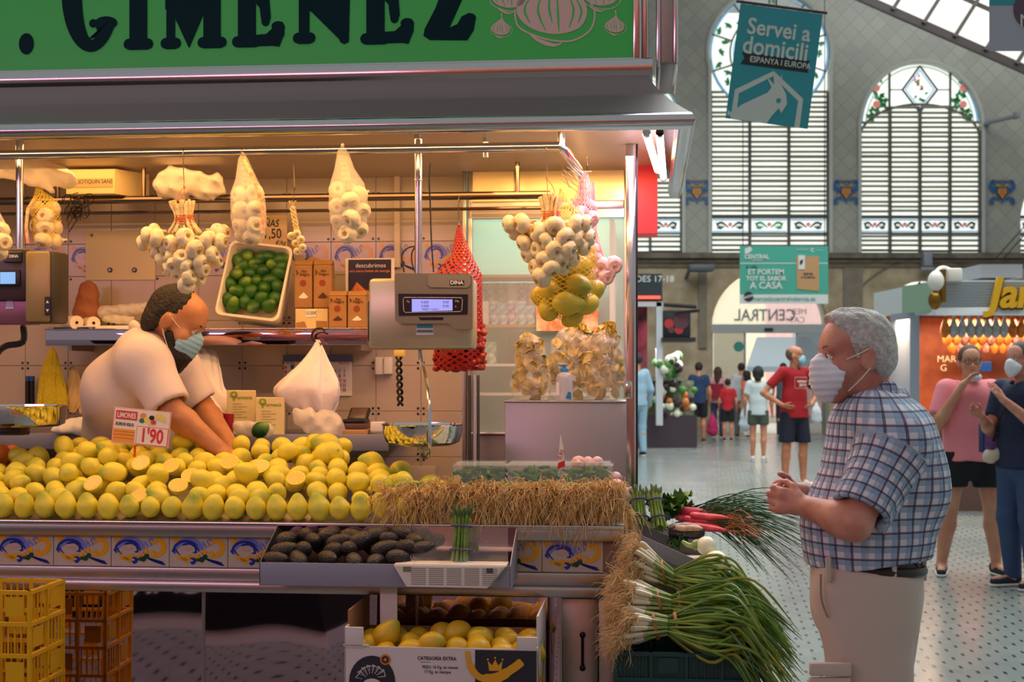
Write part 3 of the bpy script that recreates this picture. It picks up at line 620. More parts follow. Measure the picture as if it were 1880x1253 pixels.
# sloping tray the lemons lie on
LS = .30; LZ0 = z5-.004
MB().add([(UL, -.01, LZ0), (.02, -.01, LZ0), (.02, .60, LZ0+.60*LS-.02), (UL, .60, LZ0+.60*LS-.02), (UL, .60, LZ0-.02), (.02, .60, LZ0-.02), (UL, -.01, LZ0-.01), (.02, -.01, LZ0-.01)],
   [(0, 1, 2, 3), (3, 2, 5, 4), (1, 7, 5, 2), (0, 3, 4, 6), (6, 7, 1, 0), (6, 4, 5, 7)]).build('display_slope', M_['satin'], cn, smooth=False)
# ---- tiled back wall
bw = MB(); g0 = S(860, 600, VB).x
bw.bb((UL, VB+.012, 0), (g0, VB+.1, 2.75), 1)
zr = [.32+.2*i for i in range(9)]; z = []; 
def tile_row(za, zb, deco):
    u = S(690, 671, VB).x-.2*30
    while u < g0:
        a, b = max(u, UL), min(u+.2, g0)
        if b-a > .03:
            bw.rbox((a+.0008, VB, za+.0008), (b-.0008, VB+.014, zb-.0008), .0015, 0)
            if deco and b-a > .19: motif_tile(bw, Matrix.Translation((a+.01, VB-.0006, za+.01)) @ XZ, .18, zb-za-.02, 2)
            if not deco:
                for sx in (0, 1):
                    for sz in (0, 1):
                        if (za > 2.4 and sz == 1): continue
                        cx, cz = (u+.013) if sx == 0 else (u+.187), (za+.012) if sz == 0 else (zb-.012)
                        if a < cx < b: bw.ext([(q*(.0058 if sz else .0058)*c_*1.0, p*.0058) for q, p, c_ in ((-1, 0, 1), (-.6, -.8, 1), (.3, -1, 1), (1, -.9, 1), (1, .4, 1), (.4, 1, 1), (-.5, .8, 1))], .0008, 7, Matrix.Translation((cx, VB-.0002, cz)) @ XZ @ Matrix.Diagonal(((-1 if sx == 0 else 1), (1 if sz else -1), 1, 1)))
        u += .2
zs = [.12+.2*i for i in range(10)]
for za, zb in zip(zs, zs[1:]): tile_row(za, zb, False)
tile_row(1.92, 2.065, True); tile_row(2.065, 2.265, False); tile_row(2.265, 2.465, False); tile_row(2.465, 2.665, False)
tag(bw.build('wall_back', [M_['tilew'], M_['grout']]+TILEM+[M_['motif']], frame=ST, smooth=False), kind='structure')
# aisle end wall at far left, stall ceiling
tag(MB().bb((UL-.05, 0.3, 0), (UL, VB+.1, 2.75)).build('wall_left', M_['tilew'], frame=ST, smooth=False), kind='structure')
# ---- awning with sign
AV = -.05; LV = -.19
zb_, zm, zl0, zl1 = zat(110, AV, 1190), zat(138, AV, 1190), zat(205, LV, 1260), zat(236, LV, 1265)
uc = S(1190, 110, AV).x; ul = S(1268, 220, LV).x
aw = thing('stall_awning', 'polished steel awning over the market stall with a curved lower lip', 'awning', (0, 0, 2.24), ST)
prof = [(AV+.03, zb_+.01), (AV-.01, zb_+.004), (AV-.016, zb_-.004), (AV-.014, zm+.012), (AV-.004, zm)]          # strip under the sign
prof += [(AV-.004-(LV-AV)*-1*0, zm-.002)]
n = 12
sl2 = [(AV-.004+(LV-AV+.006)*(t**1.5), zm+(zl0-zm)*t) for t in np.linspace(0, 1, n)]                            # concave slope
lip = [(LV-.004, zl0-.004), (LV-.014, zl0-.02), (LV-.016, (zl0+zl1)/2), (LV-.008, zl1+.008), (LV+.012, zl1), (LV+.04, zl1+.004), (LV+.05, zl1+.03)]
def run(mb, prof, mi=0, side_v=1.6):        # extrude to the corner, mitre, and go back along the right side
    vs = []; m = len(prof)
    for v, z in prof:
        e = uc+(AV-v)*(ul-uc)/(AV-LV)
        vs += [(UL-.3, v, z), (e, v, z), (e, side_v, z)]
    mb.add(vs, [(3*i+k, 3*i+k+1, 3*i+k+4, 3*i+k+3) for i in range(m-1) for k in (0, 1)], mi)
for nm, pr, mm in (('upper_strip', prof, M_['steel']), ('slope_panel', sl2, M_['awning']), ('lip', [sl2[-1]]+lip, M_['steel'])):
    mb = MB(); run(mb, pr); o = mb.build(nm, mm, aw, ang=60)
# underside and stall ceiling
tag(MB().bb((UL-.3, LV+.125, zl1+.10), (UR+.12, VB+.1, zl1+.12)).build('ceiling', mat('ceiling_panel', '#c9b9a0', .45, .4), frame=ST, smooth=False), kind='structure')
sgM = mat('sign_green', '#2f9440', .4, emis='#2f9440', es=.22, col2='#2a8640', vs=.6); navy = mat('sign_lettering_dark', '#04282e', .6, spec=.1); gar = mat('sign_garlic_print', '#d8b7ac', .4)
sg = thing('stall_sign', 'green fascia sign of the stall with huge dark lettering and garlic drawings', 'sign', (0, AV, zb_), ST)
su = S(1162, 50, AV).x
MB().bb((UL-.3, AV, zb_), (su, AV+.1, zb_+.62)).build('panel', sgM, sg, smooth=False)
MB().rbox((su, AV-.012, zb_-.002), (su+.028, AV+.1, zb_+.62), .006).rbox((UL-.3, AV-.012, zb_-.006), (su+.028, AV+.02, zb_+.008), .005).rbox((su+.028, AV+.01, zb_), (su+.05, AV+.2, zb_+.62), .004).build('frame', M_['steel'], sg)
# lettering drawn as fat round-footed letters; coordinates in sign pixels (x, y down from the sign's foot line at y=84)
px1 = lambda px: S(px, 50, AV-.004).x
zy = lambda py, px=600: S(px, py, AV-.004).z
Q = 1/559.0
def fat(mb, P, wd, mi=0): ribbon(mb, spl([Vector((p[0]*Q, -p[1]*Q)) for p in P], 6), [x*Q for x in np.interp(np.linspace(0, 1, (len(P)-1)*6+1), np.linspace(0, 1, len(wd)), wd)], 0, mi, LM)
_z = [0]
def dz_():
    _z[0] += 2.5e-5; return Matrix.Translation((0, 0, -.0002+_z[0] % .0012))
def blob(mb, x, y, rx, ry=None): mb.ext([(x*Q+rx*Q*math.cos(a), -y*Q+(ry or rx)*Q*math.sin(a)) for a in np.linspace(0, 2*math.pi, 25)[:-1]], .0004, 0, LM @ dz_())
def polyp(mb, P): mb.ext([(x*Q, -y*Q) for x, y in P][::-1], .0004, 0, LM @ dz_())
letters = MB(); u00 = S(600, 84, AV-.003).x; z00 = S(600, 80, AV-.003).z
LM = Matrix.Translation((u00-600*Q, AV-.003, z00+80*Q)) @ XZ
H0 = -130                                   # top of the letters, above the frame
def stem(x0, x1, top=H0, bot=80, foot=True):
    c = (x0+x1)/2; w_ = x1-x0
    polyp(letters, [(x0, top+8), (x1, top+8), (x1, bot-18), (x1+2, bot-14), (x1+11, bot-8), (x1+9, bot), (x1, bot+4), (x0, bot+4), (x0-9, bot), (x0-11, bot-8), (x0-2, bot-14), (x0, bot-18)] if foot else [(x0, top), (x1, top), (x1, bot), (x0, bot)])
    if foot:
        for s, x in ((-1, x0), (1, x1)): blob(letters, x+s*1, bot-7, 10)
        for s, x in ((-1, x0), (1, x1)): blob(letters, x+s*1, top+8, 10)
        polyp(letters, [(x0, top), (x1, top), (x1, top+18), (x0, top+18)])
blob(letters, 31, 68, 14.5, 20)
# G
GO = arc(153, -24, 55, 0, 360, 48, 109)[:-1]
def ring_poly(cx, cy, rx, ry, ix, iy, a0, a1, n=30, dx=0):
    o = [(cx+rx*math.cos(R(a0+(a1-a0)*i/n)), cy-ry*math.sin(R(a0+(a1-a0)*i/n))) for i in range(n+1)]
    q = [(cx+dx+ix*math.cos(R(a0+(a1-a0)*i/n)), cy-iy*math.sin(R(a0+(a1-a0)*i/n))) for i in range(n+1)]
    for i in range(n): polyp(letters, [o[i], o[i+1], q[i+1], q[i]])
ring_poly(155, -25, 56, 111, 20, 88, 40, 322, 40, 3); blob(letters, 184, 33, 22, 12.5); blob(letters, 160, 33, 8, 8)
polyp(letters, [(150, 62), (198, 45), (203, 36), (190, 28), (162, 34), (168, 48), (163, 60)]); polyp(letters, [(150, 85), (178, 76), (192, 58), (200, 40), (170, 50), (163, 60)])
stem(229, 263)                              # I
# M
stem(299, 316, bot=80); polyp(letters, [(297, H0), (342, H0), (352, 28), (343, 80), (341, 80)]); polyp(letters, [(297, H0), (325, H0), (343, 81), (341, 81), (313, 22), (297, 10)]); polyp(letters, [(395, H0), (362, H0), (341, 81), (343, 82), (368, 25), (395, 20)])
stem(369, 402, bot=80)
# E N E Z
def E(x0):
    stem(x0+9, x0+43, bot=80, foot=True); polyp(letters, [(x0+2, 64), (x0+43, 61), (x0+62, 60), (x0+80, 44), (x0+97, 60), (x0+86, 84), (x0+75, 82), (x0+4, 83)]); blob(letters, x0+84, 46, 12, 9)
    polyp(letters, [(x0+92, 38), (x0+97, 46), (x0+96, 60), (x0+87, 84), (x0+70, 66), (x0+74, 44)])
    polyp(letters, [(x0+43, -32), (x0+66, -32), (x0+71, 32), (x0+64, 44), (x0+55, 40), (x0+52, 30), (x0+50, 12), (x0+43, 4)]); blob(letters, x0+61, 36, 8, 10); polyp(letters, [(x0+40, H0), (x0+90, H0), (x0+92, -95), (x0+70, -100), (x0+43, -108)])
E(425); E(664)
stem(548, 568, bot=76); polyp(letters, [(545, H0), (586, H0), (640, 8), (640, 78), (632, 82), (572, 22), (560, 16)]); polyp(letters, [(606, H0), (646, H0), (641, 78), (632, 82), (618, 40)])
blob(letters, 632, 72, 9); polyp(letters, [(778, 70), (790, 78), (858, 80), (870, 62), (874, 38), (862, 30), (848, 36), (840, 50), (826, 56), (870, -40), (878, H0), (800, H0), (796, -80), (815, -96), (845, -100), (800, 20), (780, 58)]); blob(letters, 864, 40, 10, 9)
letters.build('lettering', navy, sg, smooth=False)
g = MB()
def garlic_print(cx, cy, s):
    def T(P, n=6): return spl([Vector(((cx+x*s)*Q, -(cy+y*s)*Q)) for x, y in P], n)
    g.ext(T([(-6, -95), (-2, -60), (-30, -38), (-62, -14), (-68, 10), (-52, 32), (-24, 46), (10, 50), (44, 40), (58, 16), (52, -10), (24, -34), (8, -60), (6, -95)])[::-1], .0005, 0, LM)
    for P in ([(-40, -22), (-54, 4), (-44, 30)], [(-18, -34), (-30, 6), (-16, 44)], [(4, -34), (6, 10), (8, 46)], [(20, -30), (34, 6), (26, 40)], [(-6, -38), (-10, 0), (-4, 30)], [(34, -20), (48, 8), (42, 32)]): ribbon(g, T(P), [q*s*Q for q in np.interp(np.linspace(0, 1, 13), [0, .6, 1], [.6, 4.2, 1.0])], .0010, 1, LM)
    ribbon(g, T([(-72, 4), (-66, 34), (-36, 52), (0, 62), (34, 62), (64, 44), (72, 14), (62, -10)]), [3.2*s*Q]*43, .0004, 0, LM); ribbon(g, T([(-48, 46), (-30, 60), (-2, 70), (14, 66)]), [q*s*Q for q in np.interp(np.linspace(0, 1, 19), [0, .5, 1], [1, 8, 1])], .0005, 0, LM)
garlic_print(1016, 22, 1.0); garlic_print(920, 58, .27); garlic_print(1125, 58, .27); garlic_print(935, -2, .5); garlic_print(1100, -2, .5)
g.build('garlic_drawing', [gar, sgM], sg, smooth=False)
# second sign box on the side of the stall
t = thing('side_sign_box', 'steel-edged sign box on the right side of the awning, seen edge-on', 'sign', (uc+.06, .1, zb_), ST)
a, b = S(1207, 0, .0).x, S(1243, 0, .0).x
MB().rbox((a, .0, zat(118, 0, 1220)), (b, .5, zb_+.62), .01).build('box', M_['satin'], t)
MB().rbox((b-.012, -.012, zat(120, 0, 1220)), (b+.004, .5, zb_+.62), .006).rbox((a-.004, -.012, zat(128, 0, 1220)), (a+.01, .5, zb_+.62), .006).build('edge_trim', M_['steel'], t)
# bright tubes and their gear under the right side of the awning
m_rd = mat('red_sign_panel', '#d8222c', .45, emis='#d8222c', es=.25)
for i, (pa, pb) in enumerate((((1187, 246), (1207, 312)), ((1211, 246), (1218, 325)))):
    A, B = S(*pa, -.06+.1*i), S(*pb, .75+.1*i)
    t = thing('fluorescent_lamp', ('left' if i == 0 else 'right')+' one of the two bright pinkish tubes under the side of the awning', 'lamp', A, ST, 'side awning tubes')
    MB().cyl(A, B, .0125, n=12).build('tube', M_['tube'], t); MB().cyl(A+V(0, -.03, 0), A, .013).build('end_cap', M_['chrome'], t); MB().cyl(B, B+(B-A).normalized()*.03, .013).build('end_cap', M_['chrome'], t)
rd = MB(); P = [S(1172, 245, .7), S(1190, 330, .9), S(1190, 420, 1.5), S(1172, 428, 1.5)]
rd.bb((S(1170, 300, 1.3).x, 1.3, zat(428, 1.3, 1190)), (S(1207, 300, 1.3).x, 1.5, zat(290, 1.3, 1190)))
rd.single('red_light_box', m_rd, 'red sign box beside the right post behind the awning tubes', 'sign', frame=ST, smooth=False)
# ---- posts and rails
def pole(name, label, pts, r, m=M_['steel'], group=None):
    mb = MB().tube(pts, r, 14); return mb.single(name, m, label, 'rail', group, base=pts[0], frame=ST)
ct = zl1+.10
V1 = .18; a, b = S(-20, 282, V1), S(1032, 272, V1); zr = (a.z+b.z)/2
c1 = S(1062, 332, .75)
MB().tube([(UL, V1, zr), (b.x-.01, V1, zr), (b.x, V1+.012, zr), (c1.x, .75, zr), (c1.x, VB-.1, zr)], .0165, 14).cyl((b.x-.002, V1, zr), (b.x-.002, V1, ct), .012).cyl((S(870, 260, V1).x, V1+.35, zr+.02), (S(870, 260, V1).x, V1+.35, ct), .01).single('hanging_rail', M_['steel'], 'thick steel rail running along the stall front with garlic hanging from it', 'rail', frame=ST, base=(0, V1, zr))
V2 = 1.15; z2_ = S(500, 364, V2).z
mb = MB().tube([(UL, V2, z2_), (S(1010, 364, V2).x, V2, z2_)], .0165, 14).tube([(UL, V2+.12, z2_-.04), (S(1010, 364, V2).x, V2+.12, z2_-.04)], .007, 8)
for px in (106, 264, 950): mb.cyl((S(px, 300, V2).x, V2, z2_), (S(px, 300, V2).x, V2, ct), .009)
mb.single('storage_rail', mat('dark_steel_rail', '#8a7868', .2, 1), 'darker steel rail behind, hung high along the tiled wall', 'rail', frame=ST, base=(0, V2, z2_))
for px in (724,): MB().bb((S(px+2, 300, VB).x, VB-.03, 1.95), (S(px+12, 300, VB).x, VB+.001, 2.6)).single('cable_duct', mat('beige_duct', '#dccab4', .5), 'vertical beige cable duct on the tiled wall', 'duct', frame=ST, smooth=False)
# wall shelf with polished front lip
sh0, sh1 = S(85, 605, 1.2), S(676, 634, 1.2)
sh = thing('wall_shelf', 'steel wall shelf with polished front lip behind the vendor', 'shelf', (-.9, 1.2, sh1.z), ST)
MB().rbox((sh0.x, 1.2, sh0.z-.008), (sh1.x, VB-.002, sh0.z-.0), .002).build('board', M_['brushed'], sh); MB().rbox((sh0.x, 1.19, sh1.z), (sh1.x, 1.2, sh0.z), .003).rbox((sh0.x, 1.185, sh0.z-.004), (sh1.x, 1.2, sh0.z+.002), .002).build('front_lip', M_['mirror'], sh)
for x_ in (sh0.x+.05, sh1.x-.07): MB().bb((x_, 1.3, sh1.z-.02), (x_+.02, VB, sh0.z-.008)).build('bracket', M_['brushed'], sh, smooth=False)
SHZ = sh0.z
# ---- glazed cabinet at the right end
GV = 1.42; gx0, gx1 = S(862, 500, GV).x, S(1150, 500, .8).x
gt = zat(285, GV, 1000)
gc = thing('glazed_partition', 'steel-framed glass partition closing the right end of the stall', 'partition', ((gx0+gx1)/2, GV, 0), ST)
fr = MB()
for px0, px1 in ((850, 857), (860, 868), (944, 952)): fr.rbox((S(px0, 500, GV).x, GV-.02, .3 if px0 < 900 else zat(370, GV)), (S(px1, 500, GV).x, GV+.02, ct), .004)
gr = S(1146, 500, GV).x; gr2 = S(1160, 500, GV).x
fr.rbox((gr, GV-.02, .3), (gr2, GV+.02, ct), .004)
for y0, y1 in ((283, 292), (370, 388), (794, 800)): fr.rbox((S(862, 500, GV).x, GV-.02, zat(y1, GV, 1000)), (gr, GV+.02, zat(y0, GV, 1000)), .004)
fr.rbox((S(862, 500, GV).x, GV-.02, zat(386, GV, 1000)), (gr, GV+.01, zat(400, GV, 1000)), .003)
fr.build('frame', M_['brushed'], gc)
MB().bb((S(868, 500, GV).x, GV-.002, zat(370, GV, 1000)), (gr, GV+.002, zat(292, GV, 1000))).build('upper_panel', mat('satin_brass_toned_steel', '#c8b890', .3, .9), gc, smooth=False)
MB().bb((S(868, 500, GV).x, GV-.002, zat(794, GV, 1000)), (gr, GV+.002, zat(400, GV, 1000))).build('glass', mat('clear_glass', '#f2fbf8', .02, alpha=.16, spec=.8), gc, smooth=False)
MB().bb((S(868, 500, GV).x, GV+.0, .3), (gr, GV+.01, zat(800, GV, 1000))).build('lower_panel', M_['satin'], gc, smooth=False)
p0, p1 = S(1149, 500, .72).x, S(1168, 500, .72).x
pt = thing('corner_column', 'tall square steel post at the right front corner of the stall', 'post', ((p0+p1)/2, .74, 0), ST)
MB().rbox((p0, .72, 0), (p1, .76, ct), .005).build('post', M_['steel'], pt); MB().bb((p1, .725, 0), (p1+.006, .755, ct)).build('seal_strip', M_['black'], pt, smooth=False)
la = S(1155, 716, .715); MB().rbox((la.x-.012, .708, la.z-.035), (la.x+.012, .722, la.z+.03), .003).cyl((la.x, .70, la.z+.01), (la.x, .70, la.z+.034), .005).build('latch', M_['chrome'], pt)
BV = .80; b0, b1, bt = S(927, 740, BV).x, p0-.002, zat(736, BV, 1050)
bx = thing('steel_chest', 'large plain brushed steel chest at the right end of the stall', 'chest', ((b0+b1)/2, BV+.2, 0), ST)
MB().rbox((b0, BV, .12), (b1+.03, BV+.4, bt-.006), .004).build('body', M_['satin'], bx); MB().rbox((b0-.006, BV-.006, bt-.008), (b1+.03, BV+.4, bt), .003).build('lid', M_['brushed'], bx)
MB().bb((b0, BV+.01, 0), (b1, BV+.38, .12)).build('plinth', M_['dark'], bx, smooth=False)
# neighbouring stall seen through the glass: shelves and packets, a lit teal wall
NVv = 2.15; n0, n1 = S(855, 600, NVv).x, S(1170, 600, NVv).x
tag(MB().bb((n0, NVv, 0), (n1, NVv+.05, 2.75)).build('wall_neighbour', mat('teal_wall', '#8fc4b8', .5), frame=ST, smooth=False), kind='structure')
area('neighbour_light', ((n0+n1)/2, 1.8, 2.5), (0, 0, 0), (.8, .3), 9, (.95, .95, .8), ST)
ns = thing('glass_shelf_unit', 'shelf unit with goods seen through the glass partition', 'shelf unit', ((n0+n1)/2, 1.9, 0), ST)
for py in (504, 596, 668, 722): MB().bb((n0+.03, 1.78, zat(py, 1.78, 1000)-.012), (n1-.12, 2.1, zat(py, 1.78, 1000))).build('shelf', mat('wooden_shelf', '#a88248', .5) if py in (504, 596) else M_['white'], ns, smooth=False)
MB().bb((n0+.0, 1.78, 0), (n0+.03, 2.12, zat(404, 1.78, 1000))).bb((n1-.12, 1.78, 0), (n1-.10, 2.12, zat(404, 1.78, 1000))).build('side', M_['white'], ns, smooth=False)
cols = ['#3a6fb4', '#e8e4d0', '#d8d868', '#5a9ac8', '#7a5ab0', '#e8e8e8', '#4aa890', '#e0b040']
mm = [mat('carton_'+c[1:], c, .5, col2='#f0f0e8', vs=40) for c in cols]
for j, (py, h, lst) in enumerate(((594, .09, [(890, 1), (905, 0), (922, 3), (938, 4), (956, 3), (972, 3), (1085, 5)]), (594, .20, []), (666, .10, [(900, 6), (1100, 5)]))):
    for px, c in lst:
        p = S(px, py, 1.86); MB().rbox((p.x-.022, 1.86, zat(py+2, 1.78, 1000)), (p.x+.024, 1.95, zat(py+2, 1.78, 1000)+h+.01*(px % 3)), .002).single('packet', mm[c], {0: 'blue', 1: 'cream', 3: 'pale blue', 4: 'violet', 5: 'white', 6: 'teal'}[c]+' packet on the shelves behind the glass', 'packet', 'packets behind the glass', frame=ST)
for k in range(8):
    px = 885+k*19; p = S(px, 560, 2.05); MB().rbox((p.x-.03, 2.0, p.z-.02), (p.x+.03, 2.1, p.z+.10), .002).single('packet', mm[(k*3) % 8], 'upright carton standing at the back of the shelves behind the glass', 'packet', 'cartons behind the glass', frame=ST)
MB().bb((S(935, 640, 1.5).x, 1.45, zat(668, 1.45, 950)), (S(968, 640, 1.5).x, 1.455, zat(610, 1.45, 950))).add([], []).single('chalkboard', mat('slate', '#22302f', .7), 'small slate board behind the glass partition', 'sign', frame=ST, smooth=False)
MB().bb((S(985, 500, 1.4).x, 1.39, zat(608, 1.4, 1000)), (S(1098, 500, 1.4).x, 1.395, zat(560, 1.4, 1000))).single('orange_poster', mat('orange_print', '#e0702a', .6, col2='#ecd8b0', vs=20), 'orange printed notice on the glass behind the hanging lemons', 'poster', frame=ST, smooth=False)
# ---------------------------------------------------------------- lemons
def citrus_mat(name, c1, c2, tip, rnd=True, bump=.25):
    m = bpy.data.materials.new(name); m.use_nodes = True; nt = m.node_tree; N = nt.nodes; L = nt.links; b = N['Principled BSDF']
    b.inputs['Roughness'].default_value = .38; b.inputs['Subsurface Weight'].default_value = .06; b.inputs['Subsurface Radius'].default_value = (.01, .008, .002); b.inputs['Subsurface Scale'].default_value = 1
    tc = N.new('ShaderNodeTexCoord'); sp = N.new('ShaderNodeSeparateXYZ'); L.new(tc.outputs['Object'], sp.inputs[0]); oi = N.new('ShaderNodeObjectInfo')
    ad = N.new('ShaderNodeVectorMath'); ad.operation = 'ADD'; L.new(tc.outputs['Object'], ad.inputs[0]); L.new(oi.outputs['Location'], ad.inputs[1])
    n = N.new('ShaderNodeTexNoise'); n.inputs['Scale'].default_value = 22; L.new(ad.outputs[0], n.inputs['Vector'])
    def mth(op, a, bb=None, cl=False):
        q = N.new('ShaderNodeMath'); q.operation = op; q.use_clamp = cl
        for i, z in enumerate((a, bb)):
            if z is None: continue
            if hasattr(z, 'links'): L.new(z, q.inputs[i])
            else: q.inputs[i].default_value = z
        return q.outputs[0]
    mx = N.new('ShaderNodeMix'); mx.data_type = 'RGBA'; mx.inputs[6].default_value = hexc(c1); mx.inputs[7].default_value = hexc(c2)
    L.new(mth('MULTIPLY', oi.outputs['Random'], mth('ADD', n.outputs['Fac'], .5)), mx.inputs[0])
    m2 = N.new('ShaderNodeMix'); m2.data_type = 'RGBA'; L.new(mx.outputs[2], m2.inputs[6]); m2.inputs[7].default_value = hexc(tip)
    # green at the stem end, more on some fruit than on others
    t = mth('MULTIPLY', mth('SUBTRACT', sp.outputs[2], mth('ADD', .018, mth('MULTIPLY', mth('FRACT', mth('MULTIPLY', oi.outputs['Random'], 7.3)), .026))), 40)
    L.new(mth('MULTIPLY', mth('ADD', t, mth('MULTIPLY', n.outputs['Fac'], .3), True), .8), m2.inputs[0]); L.new(m2.outputs[2], b.inputs['Base Color'])
    n3 = N.new('ShaderNodeTexNoise'); n3.inputs['Scale'].default_value = 260; L.new(tc.outputs['Object'], n3.inputs['Vector'])
    bp = N.new('ShaderNodeBump'); bp.inputs['Strength'].default_value = bump; bp.inputs['Distance'].default_value = .002; L.new(n3.outputs['Fac'], bp.inputs['Height']); L.new(bp.outputs['Normal'], b.inputs['Normal'])
    return m
m_lem = citrus_mat('lemon_peel', '#f2dc3a', '#dcd040', '#8aa428'); m_org = citrus_mat('orange_peel', '#f08a1c', '#ee7c14', '#e98a1c'); m_lime = citrus_mat('lime_peel', '#1c5012', '#2c6418', '#7c9c34', bump=.3)
m_blem = citrus_mat('box_lemon_peel', '#e3b51c', '#cfa81e', '#a8a22a'); m_nav = citrus_mat('hanging_lemon_peel', '#e2c02c', '#ccb830', '#98a030')
m_stem = mat('fruit_stem_end', '#5f6a28', .8)
def lemon_mesh(name, r, h, tipl, m, seed, n=22, k=16):
    rg = np.random.RandomState(seed); mb = MB(); prof = []
    for i in range(k+1):
        a = math.pi*i/k; rr = r*math.sin(a)**.92; z = -h*math.cos(a); 
        prof.append([rr, z])
    P = []
    for rr, z in prof:
        if z > h*.55: z = z+tipl*((z-h*.55)/(h*.45))**1.6
        if z < -h*.8: z = z-tipl*.25*((-z-h*.8)/(h*.2))
        P.append((rr, z))
    ph = rg.rand(4)*6.28
    mb.lathe(P, n, 0, None, lambda a, t: 1+.035*math.sin(2*a+ph[0])*math.sin(t*3)+.02*math.sin(3*a+ph[1]+t*4)+.015*math.sin(5*a+ph[2]))
    b = rg.uniform(-.06, .06, 2)
    mb.v = [(x+b[0]*z*abs(z)*12, y+b[1]*z*abs(z)*12, z) for x, y, z in mb.v]
    return mb
LV_ = [lemon_mesh('lemon', .0335+.001*(i % 3), .034+.0022*(i % 4), .005+.0065*(i % 3), m_lem, i) for i in range(7)]
lem_me = []
for i, mb in enumerate(LV_):
    o = mb.build('lemon', m_lem); lem_me.append(o.data); bpy.data.objects.remove(o)
def put(name, me, label, cat, group, loc, rot, frame=ST, sc=1, kind=None):
    o = bpy.data.objects.new(name, me); COL.objects.link(o); o.matrix_world = frame @ Matrix.Translation(Vector(loc)) @ Euler(rot).to_matrix().to_4x4() @ Matrix.Scale(sc, 4); return tag(o, label, cat, group, kind)
placed = []
def free(p, r, f=.84):
    for q, s in placed:
        if (p-q).length < (r+s)*f: return False
    return True
def lemon(p, rot, label, group, sc=1, me=None):
    placed.append((Vector(p), .034*sc)); return put('lemon', me or random.choice(lem_me), label, 'lemon', group, p, rot, sc=sc)
FR = 'yellow lemon standing stem up in the front row along the counter edge'
px = -34
while px < 742:
    p = S(px, 941+px*.004, .02); lemon((p.x, .024+random.uniform(-.004, .004), LZ0+.012+.034), (R(random.uniform(-14, 14)), R(random.uniform(-14, 14)), random.uniform(0, 6)), FR, 'front row of lemons', random.uniform(.97, 1.06)); px += 38.7
# cut halves first: each one keeps its place on the heap
m_pith = mat('lemon_pith', '#f2e6b0', .5)
def flesh_mat():
    m = bpy.data.materials.new('lemon_flesh'); m.use_nodes = True; nt = m.node_tree; N = nt.nodes; L = nt.links; b = N['Principled BSDF']; b.inputs['Roughness'].default_value = .25
    tc = N.new('ShaderNodeTexCoord'); sp = N.new('ShaderNodeSeparateXYZ'); L.new(tc.outputs['Object'], sp.inputs[0])
    at = N.new('ShaderNodeMath'); at.operation = 'ARCTAN2'; L.new(sp.outputs[1], at.inputs[0]); L.new(sp.outputs[0], at.inputs[1])
    mu = N.new('ShaderNodeMath'); mu.operation = 'MULTIPLY'; mu.inputs[1].default_value = 5; L.new(at.outputs[0], mu.inputs[0]); si = N.new('ShaderNodeMath'); si.operation = 'SINE'; L.new(mu.outputs[0], si.inputs[0])
    ab = N.new('ShaderNodeMath'); ab.operation = 'ABSOLUTE'; L.new(si.outputs[0], ab.inputs[0]); r = N.new('ShaderNodeValToRGB'); r.color_ramp.elements[0].color = hexc('#f4e8a8'); r.color_ramp.elements[1].color = hexc('#eec94e'); r.color_ramp.elements[1].position = .3; r.color_ramp.elements[0].position = .08
    L.new(ab.outputs[0], r.inputs[0]); L.new(r.outputs[0], b.inputs['Base Color']); return m
m_fl = flesh_mat()
heap_z = lambda px, v: LZ0+.02+LS*v+.034
halves = [(170, 887, 'half hidden, leftmost of the cut halves'), (254, 910, 'nearest the counter edge'), (258, 850, 'behind the price sign post'), (314, 855, 'just right of the price sign'), (327, 891, 'below the price sign, facing up'), (350, 873, 'leaning on another half'), (421, 848, 'lying flat high on the heap'), (478, 857, 'upright near the middle of the heap'), (543, 878, 'rightmost of the cut halves')]
for px, py, wh in halves:
    v = min((abs(S(px, py, q_).z-(LZ0+.088+LS*q_)), q_) for q_ in np.linspace(.05, .62, 60))[1]
    p = S(px, py, v); q = Vector((p.x, v, p.z)); placed += [(q+V(0, -.045, .02), .022), (q+V(0, -.03, .045), .02)]
    t = thing('cut_lemon', 'cut lemon half on the heap, '+wh, 'lemon half', q, ST, 'cut lemon halves'); t.rotation_mode = 'XYZ'
    t.matrix_world = ST @ Matrix.Translation(q) @ Euler((R(random.uniform(34, 52)), R(random.uniform(-14, 14)), 0)).to_matrix().to_4x4()
    r = .0335
    MB().lathe([(r*math.sin(a), -.036*math.cos(a)) for a in np.linspace(0, math.pi/2, 9)]+[(r*.98, .001), (r*.93, .0012)], 28).build('peel', m_lem, t, False)
    MB().lathe([(0, .0006), (r*.95, .0006), (r*.96, -.003)], 28).build('pith', m_pith, t, False); MB().lathe([(0, .0014), (r*.84, .0014), (r*.86, .0008)], 28).build('flesh', m_fl, t, False)
    placed.append((q, .033)); placed.append((q-V(0, .01, .02), .026))
# oranges at the left end
for px, py, v, wh in ((-2, 872, .42, 'nearest orange at the left end of the lemon heap'), (-4, 836, .50, 'upper orange at the left end of the lemon heap'), (22, 838, .58, 'orange behind two others at the left end')):
    p = S(px, py, v); placed.append((Vector((p.x, v, p.z)), .040)); put('orange', lem_me[0], wh, 'orange', None, (p.x, v, p.z), (1, .4, px), sc=1.22).data = lem_me[0].copy()
    ob = COL.objects[-1]; ob.data.materials[0] = m_org
